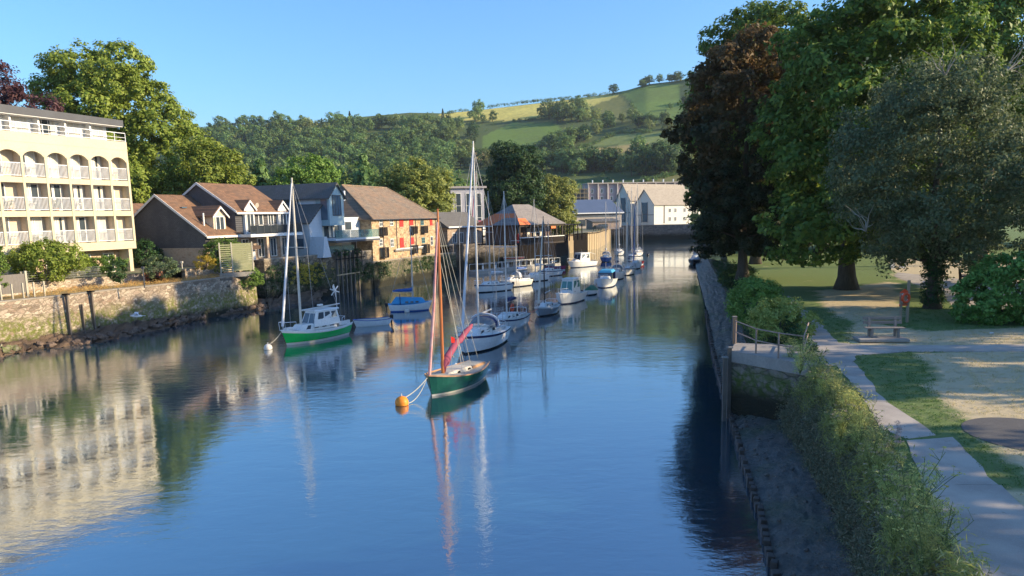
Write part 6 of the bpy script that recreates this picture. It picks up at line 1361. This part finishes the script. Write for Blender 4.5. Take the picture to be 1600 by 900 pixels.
yacht('trot_yacht', 'white yacht with navy sail cover, second farthest of the right-hand row', (984, 409), (.25, .97), 7.0, 2.4, 294, 1.1, .9, .9, [WH, NAVY, BLKP, BLKP], NAVC, None, NAVC, .5, group='boats in the right-hand row')
yacht('trot_yacht', 'white yacht with navy sprayhood, farthest of the right-hand row', (994, 401), (.25, .97), 7.0, 2.4, 290, 1.1, .9, .9, [WH, NAVY, BLKP, BLKP], NAVC, None, NAVC, .55, group='boats in the right-hand row')
yacht('trot_yacht', 'white yacht alone between blue hull and the farthest masts', (966, 400), (.2, .98), 6.5, 2.3, 302, 1.1, .9, .9, [WH, WH, BLKP, BLKP], WHC, None, None, .5, group='boats in the right-hand row')
rd = boat('red_dinghy', 'bright red dinghy at the right end of the right-hand row', (998, 414), (.3, .9), 3.0, 'dinghy'); hull(rd, 3.0, 1.5, .7, .6, .6, [RED, RED, WH, BLKP], tr=.8, rake=.2, open_=True, inner=RED)
buoy(1012, 399, .35, 'small black buoy right of the farthest yachts', BLKP, BLKP)
td = boat('covered_launch', 'grey-covered launch moored at the bank under the right-hand trees', (1083, 414), (.3, .95), 6.5, 'boat'); hull(td, 6.5, 2.2, 1.0, .8, .8, [BLKP, GRY, BLKP, BLKP], tr=.8, rake=.4, deck=GRY); c_ = MB().frustum([(-3, -.9, .8), (1.6, -.8, .85), (1.6, .8, .85), (-3, .9, .8)], [(-2.8, -.35, 1.6), (1.0, -.2, 1.4), (1.0, .2, 1.4), (-2.8, .35, 1.6)]).build('canvas_cover', mat('pale_tarpaulin', (.35, .42, .5), None, 2, .7, .5), td); bevel(c_, .1, 2)
# boats and gear around the slipway
hl = thing('laid_up_yacht', 'white yacht laid up ashore on the slipway with a maroon furled sail', 'yacht', (-6.0, 150, 5.6), R(250)); hull(hl, 8, 2.7, 1.5, 1.3, 1.3, [WH, NAVY, WH, BLKP], tr=.7, rake=.7); cabin(hl, -2, 2.4, .9, .5, 1.3, 1.85, WH, .6, .1, .85, 'coachroof', 3); rig(hl, .8, 1.7, 12.5, 3.9, 1.6, -3.9, 1.4, 2.6, ALU, 3, .9, MARC, MARC, True, .08)
for x in (-2.2, 2.0):
    for s in (1, -1): MB().tube([(x, s*1.4, -1.0), (x, s*.9, .5)], .07, 5).build('cradle_leg', DARKF, hl)
po = thing('pontoon', 'pale floating walkway with white rails reaching from the slipway', 'pontoon', (P(738, 424, .5).x, P(738, 424, .5).y, 0), math.atan2(.98, .42)*0+R(48))
MB().box(0, 22, -.9, .9, -.3, .5).build('deck', CONC, po)
for s in (-.85, .85): railing(po, 0.2, 21.8, s, .5, 1.1, 1.6, WHITEM, .03, 'railing', bars=False)
for k in range(7): MB().box(1.5+k*3-.15, 1.5+k*3+.15, -.98, -.90, .7, 1.3).build('white_panel', WHITE, po)
hd = thing('pontoon_gate', 'tall pale steel gantry at the landing end of the pontoon', 'gantry', P(712, 372, 4.7)+Vector((.8, 0, 0)), R(48))
for x in (0, 5.5): MB().box(x-.08, x+.08, -.08, .08, -5, 3.2).build('post', WHITEM, hd)
MB().box(-.08, 5.58, -.06, .06, 3.2, 3.36).build('crossbar', WHITEM, hd)
ob = boat('upturned_dinghy', 'red bottomed dinghy on the end of the pontoon', (820, 411), (-.9, .1), 4.2, 'dinghy'); ob.location.z = .75; hull(ob, 4.2, 1.6, .5, .45, .45, [paint('orange_red', (.6, .12, .05)), OFF, OFF, OFF], tr=.8, rake=.3, deck=OFF)
# ---- seagull
gl_ = thing('seagull', 'white seagull gliding low in front of the shaded river wall', 'bird', P(214, 494, 1.9), R(200)); GW = mat('gull_white', (.82, .82, .82), None, 3, .7); GG = mat('gull_grey', (.42, .44, .48), None, 3, .7)
MB().tube([(-.30, 0, 0), (-.2, 0, .0), (0, 0, .01), (.16, 0, .03), (.25, 0, .05), (.31, 0, .045), (.36, 0, .03)], [.02, .06, .085, .07, .05, .04, .01], 10).build('body', GW, gl_, smooth=True)
for s in (1, -1):
    q = [(.12, s*.05, .05), (.16, s*.38, .2), (.08, s*.72, .16), (-.05, s*.70, .15), (-.04, s*.36, .18), (-.1, s*.05, .04)]; MB().frustum(q, [(p[0], p[1], p[2]+.018) for p in q], 0).build('wing', GG if s > 0 else GW, gl_)
MB().prism([(-.28, -.02), (-.45, -.09), (-.45, .09), (-.28, .02)], 'z', -.005, .012).build('tail', GW, gl_); MB().tube([(.36, 0, .03), (.42, 0, .015)], [.012, .004], 5).build('beak', ORG, gl_)
gl_.scale = (1.35, 1.35, 1.35)
# ================================================================== small things
# slipway slab on the right bank with its pipe railing
a, b, c, d = P(1143, 549, 3.0), P(1228, 564, 3.0), P(1264, 541, 3.0), P(1150, 537, 3.0)
S_BAND = stone('slab_masonry', [(.20, .17, .14), (.27, .23, .19), (.16, .14, .12)], (.1, .09, .08), 1.2, True, (1, 1, 2.6), weed=(1.45, 2.3, (.07, .10, .02), .15))
t = thing('landing_block', 'concrete topped stone landing block on the mud beside the path, green weed on its face', 'landing', (a.x, a.y, 0)); o_ = a
rel = lambda p, z: (p.x-a.x, p.y-a.y, z)
b2 = b+(b-a).normalized()*1.6; MB().frustum([rel(p, .1) for p in (a, b2, c, d)], [rel(p, 2.55) for p in (a, b2, c, d)]).build('masonry', S_BAND, t)
ee = lambda p, k: p+(p-(a+b2+c+d)/4).normalized()*k
MB().frustum([rel(ee(p, .06), 2.55) for p in (a, b2, c, d)], [rel(ee(p, .06), 3.03) for p in (a, b2, c, d)]).build('concrete_cap', mat('slab_concrete', (.34, .31, .27), (.24, .22, .2), 1.3, .9, .4, 9), t)
for k, (px, py) in enumerate([(1140, 549), (1133, 552)]):
    q = P(px, py, 3.0); p_ = thing('timber_post', ['thick timber post at the left corner of the landing block', 'leaning dark timber post left of the landing block'][k], 'post', (q.x, q.y, .0)); MB().box(-.08, .08, -.08, .08, -.2, 3.15-.35*k).build('post', mat('grey_timber', (.26, .22, .17)), p_); MB().box(-.12, .12, -.12, .12, 3.15-.35*k, 3.2-.35*k).build('cap', CONCD, p_)
feet = [P(1149, 537, 3.03), P(1181, 552, 3.03), P(1216, 560, 3.03), P(1255, 566, 3.03)]
t = thing('pipe_railing', 'rusty two-bar pipe railing across the landing block', 'railing', feet[0]); PIPE = mat('weathered_pipe', (.36, .27, .22), (.22, .15, .11), 3, .7, .3, 12)
for p in feet: MB().tube([p-feet[0], p-feet[0]+Vector((0, 0, 1.08))], .04, 8).build('upright', PIPE, t)
for h in (1.05, .55): MB().tube([p-feet[0]+Vector((0, 0, h)) for p in feet]+[P(1262, 541, 3.03)-feet[0]+Vector((0, 0, h))], .028, 7).build('bar', PIPE, t)
q = P(1147, 537, 3.0); t = thing('railing_post', 'stout timber post at the river end of the pipe railing', 'post', q); MB().box(-.09, .09, -.09, .09, 0, 1.25).build('post', mat('grey_timber', (.26, .22, .17)), t); MB().box(-.1, .1, -.1, .1, 1.25, 1.28).build('cap', CONCD, t)
# sheet piles along the mud edge, one by one
PILE = mat('wet_pile', (.045, .035, .03), (.09, .065, .05), 2, .6, .6, 7)
def along(L, step):
    out = []; 
    for a_, b_ in zip(L, L[1:]):
        k = max(1, int((b_-a_).length/step))
        for i in range(k): out.append((a_.lerp(b_, i/k), (b_-a_).normalized()))
    return out
PLs = [p for p in along([P(x, y, .15) for x, y in PILEpx[1:]], .42) if p[0].y < 68][:150]; base = None; g = np.random.default_rng(31)
for i, (p, u) in enumerate(PLs):
    if base is None: base = MB().box(-.13, .13, -.06, .12, -.9, .30).build('edge_pile', PILE); bevel(base, .02); o = base
    else: o = base.copy(); COL.objects.link(o)
    o.location = (p.x+g.normal()*.02, p.y, g.normal()*.035); o.rotation_euler = (g.normal()*.05, g.normal()*.05, math.atan2(u.y, u.x)+g.normal()*.12); tag(o, 'short dark timber pile in the row edging the right mud bank', 'pile', 'piles edging the right mud bank')
# stones and debris on the mud
RK = mat('mud_stone', (.16, .14, .12), (.09, .08, .07), 3, .8, .6, 9)
pr = []
for k in range(3):
    g2 = np.random.default_rng(k+70); m_ = MB().ball((0, 0, 0), (1, .8, .55), 0, 9, 6); m_.v = [tuple(np.array(v_)*(1+.18*math.sin(v_[0]*5+k*2)*math.cos(v_[1]*4+k)+.08*g2.normal())) for v_ in m_.v]; pr.append(m_.build('mud_stone', RK))
for i in range(150):
    o = pr[i] if i < 3 else pr[i % 3].copy()
    if i >= 3: COL.objects.link(o)
    t_ = g.uniform(.12, .62); q = at(PL, t_).lerp(at(FOOT, t_), g.uniform(.05, .98)); s = g.uniform(.02, .10); o.location = (q.x, q.y, .32+.1*g.random()); o.scale = (s, s, s); o.rotation_euler = (0, 0, g.uniform(0, 6)); tag(o, 'small dark stone lying on the right mudflat', 'stone', 'stones on the right mudflat')
# riprap boulders at the left edge
BLD = stone('boulder_rock', [(.34, .30, .22), (.46, .41, .31), (.24, .22, .15)], (.22, .2, .14), .6, True, weed=(.25, .9, (.13, .15, .05), .5))
bp = [(-12, 548), (6, 549), (24, 546), (42, 541), (56, 536), (-4, 534), (14, 532), (31, 530), (48, 528), (0, 520), (19, 518), (36, 519), (-14, 524), (60, 529), (-22, 538)]; zs_ = [.2]*5+[.65]*4+[1.1]*3+[1.0, .5, .4]
for i, ((px, py), zz) in enumerate(zip(bp, zs_)):
    g2 = np.random.default_rng(900+i); m_ = MB().ball((0, 0, 0), (1, .8, .7), 0, 7, 5); m_.v = [tuple(np.array(v_)*(1+.16*g2.normal())) for v_ in m_.v]; o = m_.build('boulder', BLD); q = P(px, py, zz); s = g2.uniform(.5, .8); o.location = q; o.scale = (s, s, s*.9); o.rotation_euler = (g2.normal()*.3, g2.normal()*.3, g2.uniform(0, 6)); tag(o, 'angular weed-stained boulder in the heap at the left edge of the shore', 'boulder', 'boulders heaped at the left edge')
FS = mat('shore_stone', (.17, .12, .09), (.1, .07, .05), 3, .85, .6, 9)
for i in range(90):
    if i < 3: o = pr[i].copy(); o.data = pr[i].data.copy(); o.data.materials[0] = FS; pr.append(o)
    else: o = pr[3+i % 3].copy()
    COL.objects.link(o); t_ = g.uniform(.28, .82); q = at(SHA, t_).lerp(at(SHB, t_), g.uniform(0, .45)); s = g.uniform(.12, .38); o.name = 'shore_stone'; o.location = (q.x, q.y, .12+.3*g.random()); o.scale = (s, s, s); o.rotation_euler = (g.normal()*.3, g.normal()*.3, g.uniform(0, 6)); tag(o, 'brown stone lying on the left foreshore mud', 'stone', 'stones on the left foreshore')
# timber fenders on the left river wall
for k, (px, y0, y1, wd) in enumerate([(107, 463, 524, .13), (129, 470, 521, .07), (146, 457, 517, .13)]):
    q = P(px, (y0+y1)/2, 2.2); n_ = min(W1, key=lambda p: (p-q).length)
    d0 = ray(px, 490); t0 = None
    A_, B_ = W1[3+1], W1[4+1]; u = (B_-A_).normalized(); nn = Vector((u.y, -u.x, 0)); tt_ = ((A_-CAM).dot(nn)+.25)/d0.dot(nn); q = CAM+d0*tt_
    t = thing('fender_post', ['dark timber fender post on the sunlit river wall, left of three', 'thin rusty pipe between two timber fender posts on the river wall', 'dark timber fender post on the river wall beside the shadow edge'][k], 'post', (q.x, q.y, 0), math.atan2(u.y, u.x)); MB().box(-wd/2, wd/2, -.1, .12, .3, 3.75 if k != 1 else 2.9).build('post', mat('grey_timber', (.17, .14, .11)), t)
    if k != 1: MB().box(-wd/2-.1, wd/2+.1, -.2, .3, 3.78, 3.88).build('head', TW, t)
# park bench on its concrete plinth
WOODB = mat('weathered_bench_wood', (.27, .24, .21), (.18, .155, .135), 3, .8, .4, 8, stretch=(.6, 5, 5)); 
def bench(label, q, rz, s=1.0, w_=1.7, m=WOODB):
    t = thing('park_bench', label, 'bench', q, rz)
    for k in range(3): bevel(MB().box(-w_/2, w_/2, -.42+k*.15, -.29+k*.15, .42, .46).build('seat_slat', m, t), .008)
    for k in range(2): bevel(MB().box(-w_/2, w_/2, .08+k*.045, .12+k*.045, .58+k*.19, .72+k*.19).build('back_slat', m, t), .008)
    for x in (-w_/2+.28, w_/2-.28):
        MB().box(x-.05, x+.05, -.4, -.3, 0, .42).build('leg', m, t); MB().prism([(.02, 0), (.12, 0), (.2, .93), (.13, .93), (.02, .42)], 'x', x-.05, x+.05).build('leg', m, t); MB().box(x-.04, x+.04, -.3, .03, .34, .42).build('bearer', m, t)
    t.scale = (s, s, s); return t
q = P(1380, 531, 3.03); bench('grey wooden park bench on a concrete plinth beside the cross path', q+Vector((0, .1, .14)), R(-8), 1.0)
t = tag(MB().box(-1.25, .9, -.75, .35, 0, .14).build('bench_plinth', mat('slab_concrete', (.34, .31, .27)), loc=q, rz=R(-8)), 'low concrete plinth under the grey park bench', 'plinth'); bevel(t, .03)
bench('dark wooden park bench seen side-on near the rhododendron', P(1502, 440, 3.03), R(62), 1.15, 1.9, mat('dark_bench_wood', (.07, .055, .045), None, 3, .8))
# lifebuoy stand
q = P(1417, 504, 3.0); t = thing('lifebuoy_stand', 'two-post wooden lifebuoy stand on the lawn', 'lifebuoy stand', q, R(20)); PWD = mat('post_wood', (.38, .29, .2), (.28, .2, .14), 3, .8, .3, 8, stretch=(5, 5, .5))
MB().box(-.06, .06, -.05, .05, 0, 2.25).build('post', PWD, t); MB().box(-.52, -.43, -.05, .05, .02, 1.35).build('post', PWD, t); MB().box(-.6, .1, -.03, .0, 1.0, 1.6).build('backboard', PWD, t)
lb_ = thing('lifebuoy', 'orange-red lifebuoy in its housing on the two-post stand', 'lifebuoy', q+Vector((-.22, -.16, 1.33)), R(20)); LR = mat('lifebuoy_orange', (.82, .10, .03), None, 2, .45, .05)
MB().torus((0, 0, 0), .23, .075, 'y', 0, 24, 9).build('ring', LR, lb_, smooth=True)
for a_ in (.78, 2.36, 3.93, 5.5): MB().torus((.23*math.cos(a_), 0, .23*math.sin(a_)), .083, .014, 'y', 0, 10, 4).build('white_band', WHITE, lb_)
MB().prism([(-.3, -.42), (.3, -.42), (.3, .3), (0, .48), (-.3, .3)], 'y', .06, .12).build('housing', LR, lb_)
# bollard and white posts far in the park
for k, (px, py, h) in enumerate([(1394, 420, 1.3), (1408, 418, .9), (1412, 419, .9)]):
    q = P(px, py, 3.0); t = thing('white_post', ['taller white post in the sunlit gap behind the chestnut trunk', 'left one of the two short white posts in the park', 'right one of the two short white posts in the park'][k], 'post', q); MB().box(-.16, .16, -.12, .12, 0, h).build('post', WHITE, t); MB().frustum([(-.18, -.14, h), (.18, -.14, h), (.18, .14, h), (-.18, .14, h)], [(-.02, -.02, h+.15), (.02, -.02, h+.15), (.02, .02, h+.15), (-.02, .02, h+.15)]).build('cap', WHITE, t)
q = P(1549, 521, 3.02); t = tag(MB().face([(-.1, -.06, .01), (.1, -.05, .02), (.11, .06, .05), (-.08, .05, .03)]).box(-.05, .06, -.03, .03, .0, .05).build('litter', WHITE, loc=q), 'small piece of white litter on the lawn below the rhododendron', 'litter')
# ---- left terrace
SHW = mat('grey_green_boards', (.30, .33, .27), (.24, .27, .22), 2, .8, .4, 3, stretch=(9, 9, 1)); q = lb_pos(262, 411); q = P(268, 413, 4.6)
t = thing('garden_shed', 'small grey-green garden shed with pale edged gable roof', 'shed', q, R(34))
MB().prism([(-1.6, 0), (1.6, 0), (1.6, 1.9), (0, 2.55), (-1.6, 1.9)], 'y', 0, 2.6).build('wall', SHW, t); MB().prism([(-1.85, 1.78), (0, 2.55), (1.85, 1.78), (1.85, 1.88), (0, 2.66), (-1.85, 1.88)], 'y', -.2, 2.8).build('roof', mat('grey_felt', (.16, .16, .16), None, 3, .9), t)
MB().prism([(-1.88, 1.72), (0, 2.52), (1.88, 1.72), (1.88, 1.92), (0, 2.72), (-1.88, 1.92)], 'y', -.26, -.2).build('bargeboard', WHITE, t); window(t, -1.1, -.3, .9, 1.6, 0, .06, .06, SHW, GLASS, (.5,)); MB().box(.1, .9, -.04, .0, .05, 1.75).build('door', mat('shed_door', (.38, .4, .34), None, 2, .8), t)
q = P(371, 427, 4.0); t = thing('slatted_screen', 'tall greenish slatted timber screen panel with a hedge top beside the steps', 'screen', q, R(38)); SLW = mat('mossy_slats', (.30, .30, .17), (.22, .23, .12), 2, .85, .4, 4, stretch=(1, 6, 6))
mb = MB(); mbl = MB()
for k in range(13): (mbl if 1 else mb).box(-1.55, -.5, -.03, .03, .25+k*.215, .37+k*.215); mb.box(-.38, 1.6, -.03, .03, .25+k*.215, .45+k*.215)
mb.build('slat_panel', SLW, t); mbl.build('open_slat_panel', SLW, t)
for x in (-1.62, -.44, 1.66): MB().box(x-.06, x+.06, -.06, .06, -.3, 3.15).build('post', WHC if 0 else mat('pale_post', (.45, .42, .33), None, 3, .8), t)
MB().box(-1.8, 1.9, -.1, .9, -.35, .1).build('base', CONCD, t)
for k in range(4):
    q = P(343+3.5*k, 468-11*k, 1.2+.85*k); s_ = MB().box(-.55, .55, -.25, .25, -.18, .0).build('river_step', mat('grey_timber', (.17, .14, .11)), loc=q, rz=R(25)); tag(s_, 'dark timber step of the short flight down to the river, %s of four' % ['lowest', 'second', 'third', 'topmost'][k], 'step')
q = P(17, 461, 4.0); t = thing('garden_gate', 'weathered grey plank gate with pale posts at the left end of the terrace', 'gate', q, U)
for x in (-1.3, 1.3): MB().box(x-.08, x+.08, -.08, .08, -.3, 1.75).build('post', mat('pale_post', (.45, .42, .33)), t)
MB().box(-1.2, 1.2, -.03, .03, .1, 1.55).build('planks', mat('grey_boards', (.2, .18, .16), (.12, .11, .1), 3, .9, .6, 2, stretch=(9, 9, .5)), t)
for k in range(6): MB().box(-2.2+k*.85, -2.1+k*.85, -.9, -.8, -.5, .9).build('picket', mat('pale_post', (.45, .42, .33)), t)
GW_ = [W0[3], W0[4], W0[5]]; t = thing('garden_fence', 'low wire fence with pale posts on top of the pale garden wall', 'fence', (GW_[0].x, GW_[0].y, 4.6))
mb = MB()
for (p, u) in along(GW_, 1.9): rr_ = p-GW_[0]; MB().box(rr_.x-.04, rr_.x+.04, rr_.y-.04, rr_.y+.04, 0, .95).build('post', mat('pale_post', (.45, .42, .33)), t)
for h in (.15, .35, .55, .75, .9): mb.tube([(p-GW_[0])+Vector((0, 0, h-p.z+GW_[0].z)) for p in GW_], .012, 4)
mb.build('wires', WIRE, t)
g3 = np.random.default_rng(71); c = []
for i in range(240): p = at(GW_, g3.random()); c.append((p.x-.5+g3.normal()*.25, p.y+.3, 4.7+g3.random()*.6))
c = np.array(c); tag(leaves('lavender_hedge', c, np.tile([0, 0, .6], (len(c), 1)), g3.uniform(.15, .3, len(c)), 26, .05, leafmat('leaf_lavender', (.16, .18, .15), (.3, .3, .22), (.36, .36, .4)), 72, asp=.25, rnd=1.3), 'grey lavender planting behind the low wire fence', 'planting', kind='stuff')
for k, (px, y1, y0) in enumerate([(226, 420, 450), (286, 411, 433)]):
    q = P(px, y0, 3.8); t = thing('lamp_post', ['thin dark pole at the edge of the river wall', 'pale short lamp pole in front of the golden shrub wall'][k], 'pole', q); h = (y0-y1)*q.y/1180; MB().tube([(0, 0, 0), (0, 0, h)], .05, 6).build('pole', [DARKF, OFF][k], t); MB().box(-.1, .1, -.1, .1, h, h+.18).build('head', [DARKF, OFF][k], t)
# bench and table on the riverside terrace, under the pale wall
q = P(243, 441, 3.75); t = thing('picnic_bench', 'small dark red-brown bench on the terrace below the pale wall', 'bench', q, R(60)); RW = mat('red_brown_wood', (.22, .08, .05), None, 3, .8)
MB().box(-1.0, 1.0, -.2, .2, .42, .47).build('seat', RW, t); MB().box(-1.0, 1.0, .2, .25, .55, .95).build('backrest', RW, t)
for x in (-.8, .8): MB().box(x-.05, x+.05, -.18, .22, 0, .42).build('leg', RW, t)
for o in protos+conis+slope_trees+hedge:
    if 'label' not in o: bpy.data.objects.remove(o)
print('objects', len(bpy.data.objects))
